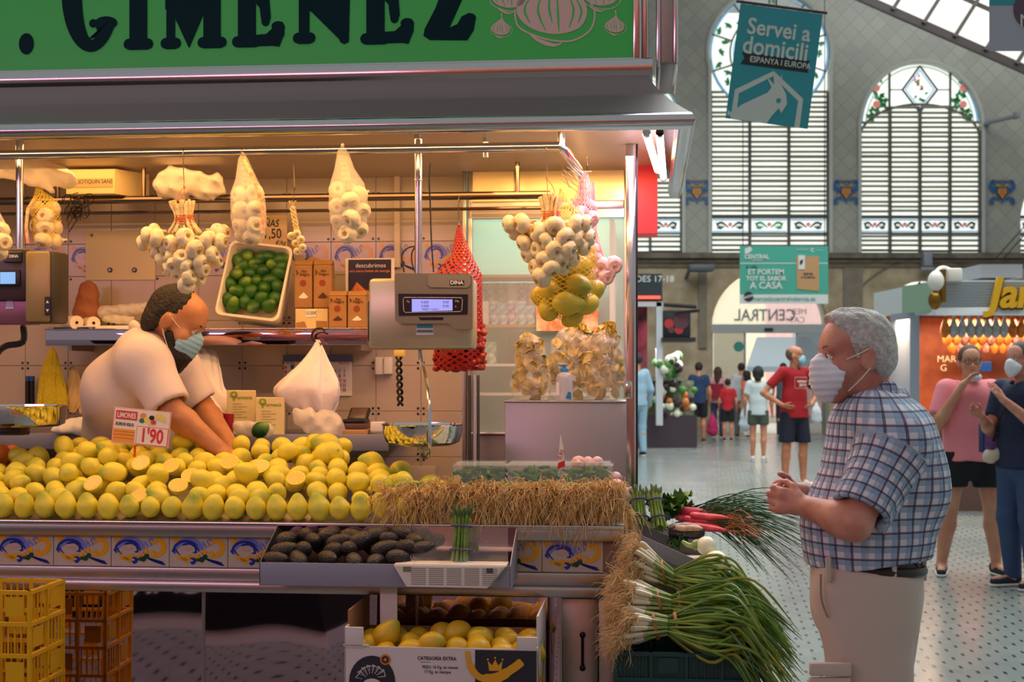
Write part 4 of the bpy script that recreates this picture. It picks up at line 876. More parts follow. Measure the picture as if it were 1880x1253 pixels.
# the heap: rows up the slope, then loose fruit on top
def top_limit(px, v):       # the heap falls away to the right and at the far left
    if px < 110: return .50
    if px < 600: return .66
    return .66-(px-600)*.0024
HL = ['yellow lemon in the heap, lying on its side with other lemons around it', 'lemon with a greenish stem end in the heap', 'lemon on the back rows of the heap near the vendor']
for lay, dz in ((0, 0), (1, .042)):
    v = .078 if lay == 0 else .10+.03*lay
    row = 0
    while v < .62:
        px = -50+random.uniform(0, 20)
        while px < 860:
            vv = v+random.uniform(-.010, .010); 
            if vv < top_limit(px, vv)-lay*.10:
                z = LZ0+.012+.034+LS*vv+dz+random.uniform(-.004, .006)
                if px > 610: z -= (px-610)*.0002*(vv*2.2)
                p = Vector((S(px, 850, vv).x, vv, z))
                if free(p, .034, .90 if lay == 0 else .93):
                    i = random.randrange(7); grp = 2 if vv > .42 else random.randrange(2)
                    me = lem_me[i]; lemon(p, (random.uniform(.9, 2.3)*random.choice((-1, 1)), random.uniform(-.6, .6), random.uniform(0, 6.28)), ['yellow lemon resting in the middle of the heap', 'yellow lemon resting in the middle of the heap', 'lemon near the top of the heap by the vendor'][grp], ['lemons in the middle of the heap', 'lemons in the middle of the heap', 'lemons along the top of the heap'][grp], random.uniform(.93, 1.1), me)
            px += 37 if lay == 0 else 41
        v += .056; row += 1
# big orange-yellow lemons at the right end of the heap
for px, py, v, wh, sc in ((602, 818, .50, 'large smooth lemon on the crest of the heap left of the scale pan', 1.2), (598, 835, .42, 'round deep yellow lemon below the crest', 1.15), (684, 850, .42, 'deep yellow lemon right of the crest', 1.1), (735, 868, .46, 'long lemon pointing right at the right end of the heap', 1.2), (788, 893, .34, 'yellow lemon behind the onion roots, under the steel pan', 1.1), (762, 902, .30, 'lemon half hidden by the onion roots', 1.0), (812, 901, .32, 'last lemon at the right, beside the green peppers', 1.0)):
    p = S(px, py, v); put('lemon', lem_me[2], wh, 'lemon', None, (p.x, v, p.z), (1.3, 1.2 if px == 735 else .3, px), sc=sc)
# ---------------------------------------------------------------- avocado tray
TV = -.27
a0, a1 = S(476, 1060, TV), S(938, 1060, TV); ztop, zbot = S(700, 1036, TV).z, S(700, 1079, TV).z
bk0, bk1 = S(514, 964, -.045), S(955, 972, -.045)
tr = thing('avocado_tray', 'grey painted steel tray hooked on the counter front, full of dark avocados', 'tray', ((a0.x+a1.x)/2, TV+.1, zbot), ST)
ft = .006
MB().rbox((a0.x, TV, zbot), (a1.x, TV+.004, ztop), .002).rbox((a0.x, TV, zbot), (a1.x, -.055, zbot+.004), .001).build('front_and_floor', M_['grey'], tr)
def side(x0, x1):
    return MB().add([(x0, TV, zbot), (x0, -.052, zbot), (x1, -.052, bk0.z), (x0, TV, ztop), (x0+.003, TV, zbot), (x0+.003, -.052, zbot), (x1+.003, -.052, bk0.z), (x0+.003, TV, ztop)], [(0, 3, 2, 1), (4, 5, 6, 7), (0, 4, 7, 3), (3, 7, 6, 2), (2, 6, 5, 1)])
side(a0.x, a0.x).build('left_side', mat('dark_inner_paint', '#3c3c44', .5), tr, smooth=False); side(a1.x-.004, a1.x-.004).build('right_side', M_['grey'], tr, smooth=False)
MB().bb((a0.x, -.058, zbot), (a1.x, -.052, bk0.z)).build('back', M_['mirror'], tr, smooth=False)
dvx = S(770, 1000, -.16).x
MB().add([(dvx, TV+.01, zbot+.005), (dvx, -.06, zbot+.005), (dvx-.10, -.06, bk0.z-.01), (dvx, TV+.01, ztop), (dvx+.004, TV+.01, zbot+.005), (dvx+.004, -.06, zbot+.005), (dvx-.096, -.06, bk0.z-.01), (dvx+.004, TV+.01, ztop)], [(0, 3, 2, 1), (4, 5, 6, 7), (0, 4, 7, 3), (3, 7, 6, 2)]).build('divider', mat('clear_plastic_sheet', '#d8dce0', .05, alpha=.22), tr, smooth=False)
MB().add([(dvx, TV+.012, ztop+.0), (a1.x-.01, TV+.012, ztop), (a1.x-.03, -.06, bk0.z), (dvx-.06, -.06, bk0.z)], [(0, 1, 2, 3)]).build('cover_sheet', mat('clear_plastic_cover', '#c8ccd4', .04, alpha=.12), tr, smooth=False)
m_avo = mat('avocado_skin', '#1c1512', .36, col2='#2c211a', vs=40, bump=.5, bs=160, rand=1)
av = MB(); kk = 14; P = []
for i in range(kk+1):
    a = math.pi*i/kk; z = -math.cos(a)*.047; P.append((.031*math.sin(a)*(1-.20*(z/.047+1)*.5), z+.004*(z > 0)*z/.047))
av.lathe(P, 20); o = av.build('a', m_avo); avo = o.data; bpy.data.objects.remove(o)
av_pts = []
rows = [(1028, -.225, (505, 548, 600, 648, 690, 728)), (1010, -.175, (520, 552, 610, 640, 705, 745, 775)), (995, -.125, (530, 575, 622, 668, 716, 756)), (984, -.085, (560, 600, 650, 694, 735))]
for r_, (py, v, xs_) in enumerate(rows):
    for px in xs_:
        p = S(px+random.uniform(-4, 4), py+random.uniform(-5, 5), v); av_pts.append(p)
        put('avocado', avo, 'dark ripe avocado in the grey tray on the counter front', 'avocado', 'avocados in the grey tray', (p.x, v, p.z), (random.uniform(1.2, 1.9), random.uniform(-.5, .5), random.uniform(0.4, 2.6)+(1.57 if random.random() < .6 else 0)), sc=random.uniform(.92, 1.08))
# asparagus
m_asp = mat('asparagus', '#5f8a2c', .5, col2='#88a04c', vs=35, rand=1); m_tip = mat('asparagus_tip', '#3c5c26', .6, col2='#566a34', vs=60); m_band = mat('purple_rubber_band', '#4a3f86', .5)
def asparagus(label, base, top, n, r, frame, group=None, seed=1, cat='asparagus'):
    rg = np.random.RandomState(seed); t = thing('asparagus_bunch', label, cat, base, frame, group); base, top = Vector(base), Vector(top); ax = (top-base); Ln = ax.length; ax.normalize(); sx = ax.orthogonal().normalized(); sy = ax.cross(sx)
    pts = []
    for i in range(n):
        a = i*2.4; q = r*math.sqrt((i+.5)/n); pts.append((q*math.cos(a), q*math.sin(a)))
    for x, y in pts:
        L_ = Ln*rg.uniform(.86, 1.06); B = base+sx*x*1.15+sy*y*1.15; k = 1+.25; e = base+ax*L_+(sx*x+sy*y)*1.5; m_ = base+ax*Ln*.55+(sx*x+sy*y)*.85; P = [q for q in spl([B, m_, e], 6)]
        o = MB().tube(P, [.0042]*9+[.0040, .0036, .003, .0012], 7).build('spear', m_asp, t)
        tp = MB()
        tp.tube([P[9], P[10], P[11], P[12]], [.0040, .0048, .0042, .0008], 7)
        for k_ in range(4):
            q = P[3+k_*2]; dn = (q-base-ax*(q-base).dot(ax)); tp.tube([q, q+ax*.008+dn.normalized()*.0044], [.0036, .0005], 5)
        tp.build('spear_tip', m_tip, t)
    for f in (.22, .62):
        c = base+ax*Ln*f; MB().tube([c+(sx*math.cos(a)+sy*math.sin(a))*(r*1.05+.004) for a in np.linspace(0, 2*math.pi, 20)[:-1]], .0035, 6, closed=True).build('rubber_band', m_band, t)
    return t
p = S(844, 1034, -.20); q = S(850, 925, -.17); asparagus('upright green asparagus bunch with purple bands standing in the grey tray', p, q, 17, .026, ST)
# newspaper folded over the tray edge
n0_, n1_ = S(724, 1037, TV-.006), S(930, 1037, TV-.006); nm = MB()
nm.rbox((n0_.x, TV-.012, n0_.z-.004), (n1_.x, TV+.07, n0_.z+.003), .002); M0 = face((0, TV-.012, 0))
f = [(n0_.x, n0_.z), (S(748, 1072, TV).x, S(748, 1074, TV).z), (S(900, 1077, TV).x, S(900, 1077, TV).z), (n1_.x, n0_.z)]
nm.ext(f, .006, 0, M0); nm.ext([(x*.97+.03*f[0][0]+.002, z-.003) for x, z in f], .006, 0, Matrix.Translation((0, -.004, 0)) @ M0)
for k in range(9): 
    for c in range(5):
        x = n0_.x+.055+c*.055; nm.ext([(x, n0_.z-.008-k*.006), (x+.046, n0_.z-.008-k*.006), (x+.046, n0_.z-.0105-k*.006), (x, n0_.z-.0105-k*.006)][::-1], .0004, 1, Matrix.Translation((0, -.0104, 0)) @ M0)
nm.ext([(n0_.x+.03, n0_.z-.02), (n0_.x+.055, n0_.z-.02), (n0_.x+.055, n0_.z-.004), (n0_.x+.03, n0_.z-.004)], .0008, 2, Matrix.Translation((0, -.0104, 0)) @ M0); nm.ext([(n1_.x-.06, n0_.z-.02), (n1_.x-.04, n0_.z-.02), (n1_.x-.04, n0_.z-.006), (n1_.x-.06, n0_.z-.006)], .0008, 3, Matrix.Translation((0, -.0104, 0)) @ M0)
nm.single('newspaper', [mat('newsprint', '#d8d0c4', .85, bump=.5, bs=12), mat('newsprint_text', '#8c867c', .85), mat('newsprint_photo', '#7c7a58', .85), mat('newsprint_dark', '#4c4c50', .85)], 'folded newspaper hanging over the front edge of the grey tray', 'newspaper', frame=ST, smooth=False)
# ---------------------------------------------------------------- spring onions with root beards
m_root = mat('onion_roots', '#e6c88e', .8, col2='#c8a05c', vs=30, rand=1); m_root2 = mat('pale_onion_roots', '#dcc08c', .8, col2='#c4a068', vs=30)
def beard(mb, c, d, L_, r, n, rg, droop=.5, wd=.0008):
    """n thin root hairs leaving point c around direction d"""
    c = Vector(c); d = Vector(d).normalized(); s = d.orthogonal().normalized(); t = d.cross(s)
    for i in range(n):
        a = rg.uniform(0, 6.28); q = rg.uniform(0, 1)**.5*r; o = (s*math.cos(a)+t*math.sin(a))*q; e = (d+o.normalized()*rg.uniform(.2, 1.1)).normalized(); l = L_*rg.uniform(.5, 1.15)
        p1 = c+o*.6+e*l*.5+V(*rg.uniform(-.012, .012, 3)); p2 = p1+e*l*.3+V(*rg.uniform(-.016, .016, 3))-V(0, 0, droop*l*.5); p3 = p2+V(*rg.uniform(-.02, .02, 3))-V(0, 0, droop*l*.5)
        mb.tube([c+o*.3, p1, p2, p3], [wd, wd, wd*.8, wd*.3], 3, caps=False)
rg = np.random.RandomState(4)
zc = z5
kx = 0
for bi, (pxa, pxb, lab) in enumerate(((700, 800, 'first spring onion bunch from the left with tawny root beard toward the front'), (790, 900, 'spring onion bunch behind the upright asparagus, root beard forward'), (885, 985, 'spring onion bunch right of the upright asparagus, root beard forward'), (975, 1070, 'spring onion bunch before the right pepper tub, root beard forward'), (1060, 1150, 'rightmost spring onion bunch on the counter, root beard forward'))):
    c = S((pxa+pxb)/2, 935, .03); t = thing('spring_onion_bunch', lab, 'spring onions', (c.x, .03, z5), ST, 'spring onion bunches on the counter')
    on = MB(); gr_ = MB(); rt = MB()
    for j in range(15):
        u = S(pxa+(pxb-pxa)*(j % 5+.5)/5, 930, .03).x+rg.uniform(-.006, .006); lv = j//5; z = z5+.034+lv*.034+rg.uniform(-.004, .004)+(.006 if bi else -.01); v = .04+rg.uniform(-.015, .015)+lv*.006
        on = MB().tube([(u, v-.006, z), (u, v, z), (u, v+.012, z), (u, v+.06, z)], [.003, .009, .010, .006], 8); on.build('onion_bulb', mat_on if j or bi else (mat_on := mat('onion_white', '#ece4cc', .45)), t)
        gr_.tube([(u, v+.06, z), (u+rg.uniform(-.02, .02), v+.22, z+.012), (u+rg.uniform(-.05, .05), v+.36, z+rg.uniform(-.01, .04))], [.006, .005, .002], 6)
        rt_n = 58
        beard(rt, (u, v-.004, z), (rg.uniform(-.7, .7), -1, rg.uniform(-.4, .8)), .080, .012, rt_n, rg, 1.0 if lv == 0 else .55, .0013)
    gr_.build('leaves', mat_gr if bi else (mat_gr := mat('onion_leaf', '#4f7a30', .5, col2='#7fa050', vs=14)), t); rt.build('root_beard', m_root, t)['kind'] = 'stuff'
# green peppers in clear tubs
m_clear = mat('clear_tub', '#e8f4ee', .05, alpha=.22, spec=.8); m_pep = mat('green_pepper', '#1d5a18', .3, col2='#2f7a24', vs=30, rand=1)
for ti, (x0, x1) in enumerate(((832, 928), (930, 1028), (1030, 1124))):
    v = .20; A, B = S(x0, 890, v), S(x1, 850, v); zt, zb2 = B.z, B.z-.082
    t = thing('pepper_tub', 'clear plastic tub of green peppers, '+['left one below the steel pan', 'middle one of three', 'right one with garlic heads on its lid'][ti], 'tub', ((A.x+B.x)/2, v+.06, zb2), ST, 'clear tubs of green peppers')
    MB().add([(A.x+.008, v+.006, zb2), (B.x-.008, v+.006, zb2), (B.x-.008, v+.12, zb2), (A.x+.008, v+.12, zb2), (A.x, v, zt-.014), (B.x, v, zt-.014), (B.x, v+.13, zt-.014), (A.x, v+.13, zt-.014)], [(0, 1, 5, 4), (1, 2, 6, 5), (2, 3, 7, 6), (3, 0, 4, 7), (0, 3, 2, 1)]).build('tub_body', m_clear, t, smooth=False)
    MB().rbox((A.x-.003, v-.003, zt-.014), (B.x+.003, v+.133, zt-.008), .003).rbox((A.x+.006, v+.006, zt-.008), (B.x-.006, v+.124, zt), .004).build('lid', m_clear, t)
    pe = MB()
    for k in range(46):
        c = V(rg.uniform(A.x+.02, B.x-.02), rg.uniform(v+.016, v+.11), rg.uniform(zb2+.01, zt-.026)); d = V(*rg.uniform(-1, 1, 3)); d.z *= .4; d.normalize(); pe.tube(spl([c-d*.028, c+V(0, 0, .004), c+d*.028], 4), [.001, .006, .008, .0085, .008, .0065, .005, .004, .001][:9], 7)
    pe.build('green_peppers', m_pep, t)['kind'] = 'stuff'
# shelf the tubs stand on
MB().rbox((S(828, 890, .2).x, .17, z5-.003), (UR-.01, .52, S(980, 890, .2).z-.012-.03), .004).single('display_step', M_['satin'], 'low steel step carrying the pepper tubs on the counter', 'display step', frame=ST)
# loose green stalks between the tubs
mb = MB()
for k in range(60):
    x = S(rg.choice([rg.uniform(735, 790), rg.uniform(905, 1040), rg.uniform(1040, 1100)]), 880, .13).x; z = S(800, 888, .13).z; mb.tube(spl([V(x, .16, z-.05), V(x+rg.uniform(-.02, .02), .13, z-.0), V(x+rg.uniform(-.05, .05), .10, z-.01+rg.uniform(-.01, .02))], 4), [.0028]*8+[.0012], 5)
mb.single('green_stalks', mat('pale_green_stalk', '#9fb860', .5, col2='#6f9440', vs=30), 'tangle of pale green stalks between the tubs and the onion roots', 'stalks', frame=ST, kind='stuff')
# ---- garlic heads
m_gar = mat('garlic_skin', '#f2e4bc', .55, col2='#e2cc98', vs=45, bump=.12, bs=90, sss=.05, rand=1); m_gpk = mat('pink_garlic_skin', '#e6c0b4', .55, col2='#d09a96', vs=45, bump=.12, bs=90, rand=1); m_rootd = mat('garlic_root_plate', '#c09a60', .9, bump=.6, bs=200)
def garlic_me(m, r=.0315):
    mb = MB(); P = [(.0001, -.55*r), (.32*r, -.60*r)]+[(r*math.sin(a)**.8, -r*.75*math.cos(a)) for a in np.linspace(.55, 2.5, 10)]+[(.30*r, .80*r), (.16*r, 1.15*r), (.12*r, 1.5*r), (.0001, 1.55*r)]
    mb.lathe(P, 30, 0, None, lambda a, t: 1+(.055*abs(math.sin(4.5*a))-.03)*math.sin(math.pi*t)); mb.lathe([(.0001, -.66*r), (.12*r, -.67*r), (.22*r, -.62*r), (.24*r, -.52*r)], 14, 1)
    for k in range(10): 
        a = k*2.4; mb.tube([(.2*r*math.cos(a)*(k/10), .2*r*math.sin(a)*(k/10), -.64*r), (.3*r*math.cos(a), .3*r*math.sin(a), -.80*r)], [.001, .0004], 4, 1)
    o = mb.build('g', [m, m_rootd]); me = o.data; bpy.data.objects.remove(o); return me
g_me = garlic_me(m_gar); gp_me = garlic_me(m_gpk)
def garlic_rot(face_dir):           # root plate (-z) toward face_dir
    d = -Vector(face_dir).normalized(); return d.to_track_quat('Z', 'Y').to_euler()
def part_copy(name, me, parent, loc, rot, sc=1):
    o = bpy.data.objects.new(name, me); COL.objects.link(o); o.parent = parent; o.location = Vector(loc)-BASE[parent.name]; o.rotation_euler = rot; o.scale = (sc,)*3; return o
for k, (px, py) in enumerate(((1062, 852), (1080, 853), (1096, 853))):
    p = S(px, py, .27); put('garlic', gp_me, 'pinkish garlic head lying on the lid of the right pepper tub', 'garlic', 'garlic heads on the pepper tub', (p.x, .27, p.z+.002), (1.4, .2, k*2), sc=.8)
for k, (px, py, v) in enumerate(((1132, 896, .16), (1140, 905, .14), (1128, 882, .3))):
    p = S(px, py, v); put('garlic', gp_me, 'garlic head at the right corner of the counter behind the onion roots', 'garlic', 'garlic heads at the counter corner', (p.x, v, p.z), (1.2, .4, k*2), sc=.95)
# little price flag
c = S(1030, 862, .20); t = thing('price_flag', 'small white and red price flag stuck behind the pepper tubs', 'price tag', c, ST)
MB().cyl(c, c+V(0, 0, .11), .0018).build('stick', M_['white'], t)
fl = MB().add([(c.x-.012, .198, c.z+.0), (c.x+.014, .198, c.z+.01), (c.x+.008, .198, c.z+.075), (c.x-.002, .198, c.z+.12)], [(0, 1, 2, 3)]); fl.add([(c.x-.012, .197, c.z+.0), (c.x+.014, .197, c.z+.01), (c.x+.013, .197, c.z+.03), (c.x-.010, .197, c.z+.02)], [(0, 1, 2, 3)], 1); text(fl, '0,95', .02, Matrix.Translation((c.x+.001, .1965, c.z+.05)) @ XZ @ Matrix.Rotation(R(70), 4, 'Z'), 1); fl.build('flag', [M_['white'], M_['red']], t, smooth=False)
# ---- LIMONES price sign
pv = .36; c = S(260, 785, pv); t = thing('price_sign', 'white price sign reading LIMONES 1\'90 above the lemon heap', 'price sign', S(262, 850, pv), ST)
ws, hs = 107/503, 66/503; SM = Matrix.Translation((c.x, pv-.002, c.z)) @ XZ @ Matrix.Rotation(R(-5.5), 4, 'Z') @ Matrix.Scale(ws/107, 4)
def sgb(mb, x0, y0, x1, y1, mi, z=.6): mb.ext([(x0, y0), (x1, y0), (x1, y1), (x0, y1)], z, mi, SM)
mb = MB(); sgb(mb, -53.5, -33, 53.5, 33, 1, .5); sgb(mb, -51, -31, 51, 31, 0, .8); sgb(mb, -49, 11, -9, 27, 2, 1.2); sgb(mb, -51, -30, -11, -6, 3, 1.2)
for y in (-11, -17, -23): sgb(mb, -50, y, -12, y+.8, 4, 1.5)
sgb(mb, -8, -31, 51, 2, 2, 1.2); sgb(mb, -7, -30, 50, 1, 0, 1.5)
T_ = lambda x, y, z=1.6: SM @ Matrix.Translation((x, y, z))
text(mb, 'LIMONES', 13, T_(-29, 18.5), 0, .1, bold=.35, sx=.66); text(mb, 'EUROS KILO', 7.5, T_(-31, 2.5), 5, .1, bold=.2, sx=.82)
text(mb, "1'90", 35, T_(21, -15), 2, .1, bold=1.1, sx=.74)
for x, y, r_, c_ in ((2, 21, 6, 6), (0, 12, 5, 7), (10, 15, 6, 8), (18, 19, 5, 5), (22, 11, 5, 2), (14, 9, 4, 8)): mb.ext([(x+r_*math.cos(a), y+r_*.85*math.sin(a)) for a in np.linspace(0, 5.7, 12)], 1.6+x*.01, c_, SM)
for k in range(3): ribbon(mb, [(24, 24-k*3), (34, 26-k*3), (46, 18-k*3)], [2.5, 5, 1.5], 1.9+k*.1, 8, SM)
mb.build('card', [mat('card_white', '#f0e8e0', .3, coat=.5), mat('card_border', '#f0b098', .4), mat('card_red', '#d83c38', .4), mat('card_orange', '#f0a03c', .4), mat('card_line', '#b05a20', .4), M_['ptag'], mat('card_fruit_orange', '#ec9050', .4), mat('card_fruit_green', '#2c7a58', .4), mat('card_fruit_yellow', '#ecd870', .4)], t, smooth=False)
q0, q1 = S(248, 818, pv+.004), S(246, 870, pv+.004); MB().cyl(q0, q1, .004).build('stake', mat('orange_plastic', '#d8402c', .4), t)
# ---------------------------------------------------------------- hanging garlic
HG = {}
def hook(px, y0, y1, v, label, m=None):
    a, b = S(px, y0, v), S(px, y1, v)
    P = [V(a.x, v-.0, a.z-.004)+V(0, .018*math.cos(t), .018*math.sin(t)) for t in np.linspace(-.6, 3.6, 9)]+[V(b.x, v-.014, (a.z+b.z)/2), V(b.x, v-.004, b.z+.008)]+[V(b.x, v, b.z)+V(0, .009*math.cos(t), .009*math.sin(t)) for t in np.linspace(3.3, 6.2, 5)]
    return MB().tube(P, .0016, 6).single('wire_hook', m or M_['wire'], label, 'hook', base=(a.x, v, a.z), frame=ST)
def garlic_bunch(label, bulbs, top, bind, v, hk, pink=False):
    t0 = S(*top, v); bd = S(*bind, v); t = thing('garlic_bunch', label, 'garlic', S(bulbs[-1][0], bulbs[-1][1], v), ST, 'garlic bunches on the front rail'); rg = np.random.RandomState(len(bulbs)); back = V(bd.x, v+.03, bd.z-.09)
    st = MB()
    for k in range(34):
        a = k*2.4; q = .030*math.sqrt((k+.5)/34); tx = V(t0.x+q*1.5*math.cos(a), v+q*1.3*math.sin(a), t0.z-rg.uniform(0, .02)); m_ = V(bd.x+q*.95*math.cos(a), v+q*math.sin(a), bd.z)
        st.tube(spl([tx, m_, V(bd.x+q*2.2*math.cos(a), v+q*1.5*math.sin(a)+.01, bd.z-.05)], 4), [.0056]*8+[.003], 5)
    st.build('dried_stems', M_['straw'], t)['kind'] = 'stuff'
    tw = MB()
    for k in range(5): 
        z = bd.z+.012-k*.008; tw.tube([V(bd.x+.033*math.cos(a), v+.033*math.sin(a), z+.003*math.sin(a+k)) for a in np.linspace(0, 2*math.pi, 16)[:-1]], .0016, 5, closed=True)
    hk_ = S(*hk, v)
    for s in (-1, 1): tw.tube(spl([hk_, V(t0.x+s*.012, v-.012, t0.z+.005), V(bd.x+s*.018, v-.022, bd.z)], 4), .0014, 5)
    tw.build('twine', M_['twine'], t)
    for k, (px, py, dv, s) in enumerate(bulbs):
        p = S(px, py, v+dv); rel = p-V(bd.x, v+.02, p.z+.02); d = V(rel.x*2.4+rg.uniform(-.06, .06), -.07+rg.uniform(-.02, .03), rg.uniform(-.09, .04))
        part_copy('garlic_bulb', gp_me if pink else g_me, t, V(p.x, v+dv, p.z), garlic_rot(d), s)
        e = V(p.x, v+dv, p.z)-d.normalized()*.03; MB().tube(spl([e, (e+back)*.5+V(0, .0, .02), V(bd.x+rg.uniform(-.01, .01), v+.01, bd.z-.02)], 4), [.003]*9, 5).build('bulb_stem', M_['straw'], t) if dv <= 0.01 else None
    return t
B1 = [(270, 433, 0, 1), (262, 447, .03, .9), (287, 437, -.02, 1.05), (283, 425, .04, .9), (313, 447, -.02, .95), (285, 462, .02, .85), (302, 458, .01, .9), (340, 436, -.05, 1.08), (358, 458, -.06, 1.1), (382, 442, -.03, 1.1), (405, 445, -.01, 1), (410, 428, .02, .95), (398, 425, .03, .9), (390, 467, -.03, .98), (335, 474, -.06, 1.05), (310, 470, -.01, .85), (368, 483, -.05, .95), (398, 480, .01, .85), (295, 478, .01, .85), (320, 488, -.04, .95), (345, 490, -.06, .95), (372, 495, -.04, .92), (308, 494, .0, .85), (328, 505, -.03, .88), (348, 508, -.06, .95), (365, 512, -.02, .85), (325, 500, .01, .9), (342, 524, -.05, .98)]
garlic_bunch('big fan of dried garlic heads bound with orange twine, hanging over the vendor', B1, (334, 366), (338, 402), .17, (339, 342)); hook(339, 279, 342, V1, 'wire hook holding the garlic fan above the vendor')
B2 = [(935, 412, 0, 1), (945, 426, .02, .95), (958, 410, -.02, 1.1), (962, 447, -.01, 1), (975, 428, .02, .95), (989, 426, -.04, 1.1), (1018, 415, -.05, 1.12), (1038, 436, -.05, 1.12), (1058, 411, -.03, 1.05), (1075, 410, 0, .95), (1062, 437, -.02, 1), (1082, 436, .01, .95), (1000, 442, -.05, 1), (988, 458, -.03, .95), (970, 468, .0, .95), (1018, 460, -.06, 1.05), (1044, 458, -.05, 1), (1072, 455, 0, .9), (1000, 478, -.05, 1.05), (1028, 478, -.04, 1.05), (1052, 475, -.01, .9), (978, 462, .02, .95), (984, 490, -.01, 1), (1012, 494, -.06, 1.05), (1034, 490, -.02, .95), (994, 510, -.05, 1.15)]
garlic_bunch('wide garlic fan with orange twine hanging left of the pink garlic', B2, (1012, 355), (1011, 395), .17, (1004, 328)); hook(1004, 272, 326, V1, 'wire hook holding the garlic fan at the right end of the rail')
# garlic and lemons in nets
m_net = netmat('white_net', '#f2ead6', 190, .2); m_ynet = netmat('yellow_net', '#e6cc3c', 60, .22); m_pnet = netmat('pink_net', '#f0b8c0', 60, .2); m_rnet = netmat('red_net', '#b01210', 46, .34)
m_lab = mat('net_label', '#ecd9a0', .4, col2='#e88a4a', vs=60)
def net_bag(label, prof, v, m, tape=None, ties=True, name='net_bag', knot='#f0e4c8', grp=None):
    """prof: (px, py, half width px) down the bag"""
    P = [(S(px, py, v), hw/528) for px, py, hw in prof]; t = thing(name, label, 'net bag', P[-1][0], ST, grp); mb = MB(); n = 24; vs = []; uv = []; ln = 0
    for i, (c, r) in enumerate(P):
        if i: ln += (P[i-1][0]-c).length
        for j in range(n+1):
            a = 2*math.pi*j/n; rr = r*(1+.04*math.sin(3*a+i)); vs.append((c.x+rr*math.cos(a), v+rr*math.sin(a)*.8, c.z)); uv.append((j/n*2*math.pi*.05+.0001, ln))
    mb.add(vs, [(i*(n+1)+j, i*(n+1)+j+1, (i+1)*(n+1)+j+1, (i+1)*(n+1)+j) for i in range(len(P)-1) for j in range(n)], 0, None, uv); mb.build('net', m, t)
    c, r = P[0]; MB().tube([c+V(0, 0, .008), c], [.004, .007], 8).build('knot', mat('net_knot_'+knot[1:], knot, .6), t)
    if tape:
        q = [S(px, py, v-.02) for px, py in tape]; tm = MB(); vs = []
        for i, p in enumerate(q): vs += [(p.x-.007, v-.055 if i else v-.02, p.z), (p.x+.007, v-.055 if i else v-.02, p.z)]
        tm.add(vs, [(2*i, 2*i+1, 2*i+3, 2*i+2) for i in range(len(q)-1)]); tm.build('label_tape', m_lab, t)
    return t
def fill(name, me, label, cat, group, pts, v, frame=ST, rndrot=False):
    for k, (px, py, dv, s) in enumerate(pts):
        p = S(px, py, v+dv); d = V(rng.uniform(-1, 1), -.8, rng.uniform(-1.2, .3)); put(name, me, label, cat, group, (p.x, v+dv, p.z), garlic_rot(d) if not rndrot else tuple(rng.uniform(0, 3, 3)), sc=s)
def bunch_neck(label_parent, px0, py0, px1, py1, v):
    a, b = S(px0, py0, v), S(px1, py1, v); mb = MB()
    for k in range(14):
        an = k*2.4; q = .010*math.sqrt((k+.5)/14); mb.tube([a+V(q*math.cos(an), q*math.sin(an), 0), b+V(2*q*math.cos(an), 2*q*math.sin(an), 0)], .0022, 5)
    for k in range(5):
        c = a+(b-a)*(k+.5)/5; mb.tube([c+V(.013*math.cos(t), .013*math.sin(t), .002*math.sin(3*t)) for t in np.linspace(0, 6.28, 12)[:-1]], .0009, 4, 1, closed=True)
    return mb.build('stems', [M_['straw'], M_['twine']], label_parent)
t = net_bag('white net of garlic with printed yellow tape, over the lime box', [(446, 282, 3), (446, 292, 9), (452, 330, 20), (455, 355, 31), (458, 400, 33), (460, 430, 29), (462, 446, 16), (464, 450, 3)], .17, m_net, [(446, 290), (462, 312), (478, 350), (487, 380), (489, 400), (486, 430)]); bunch_neck(t, 448, 300, 455, 350, .17)
fill('garlic', g_me, 'garlic head inside the white net with yellow tape', 'garlic', 'garlic in the taped net', [(440, 358, 0, 1), (468, 355, -.01, 1), (442, 386, -.01, 1), (470, 384, -.02, 1.05), (441, 414, 0, .95), (470, 414, -.02, 1.05), (462, 437, -.01, 1.0), (456, 372, .03, 1), (456, 400, .03, 1), (446, 432, .02, .9)], .17); hook(446, 278, 290, V1, 'small hook holding the taped net of garlic')
t = net_bag('white net of garlic hanging at the centre, right of the taped net', [(629, 268, 3), (629, 278, 10), (632, 310, 18), (638, 338, 31), (641, 375, 36), (641, 410, 33), (639, 435, 20), (638, 446, 3)], .17, m_net); bunch_neck(t, 632, 300, 638, 350, .17)
fill('garlic', g_me, 'garlic head inside the white net at the centre of the rail', 'garlic', 'garlic in the centre net', [(620, 350, 0, 1), (660, 358, 0, 1), (643, 370, -.03, 1.12), (620, 380, -.01, 1), (665, 388, -.01, .95), (645, 402, -.03, 1.12), (622, 405, 0, .95), (638, 430, -.02, 1.08), (660, 422, 0, 1), (640, 350, .03, 1), (640, 385, .04, 1)], .17)
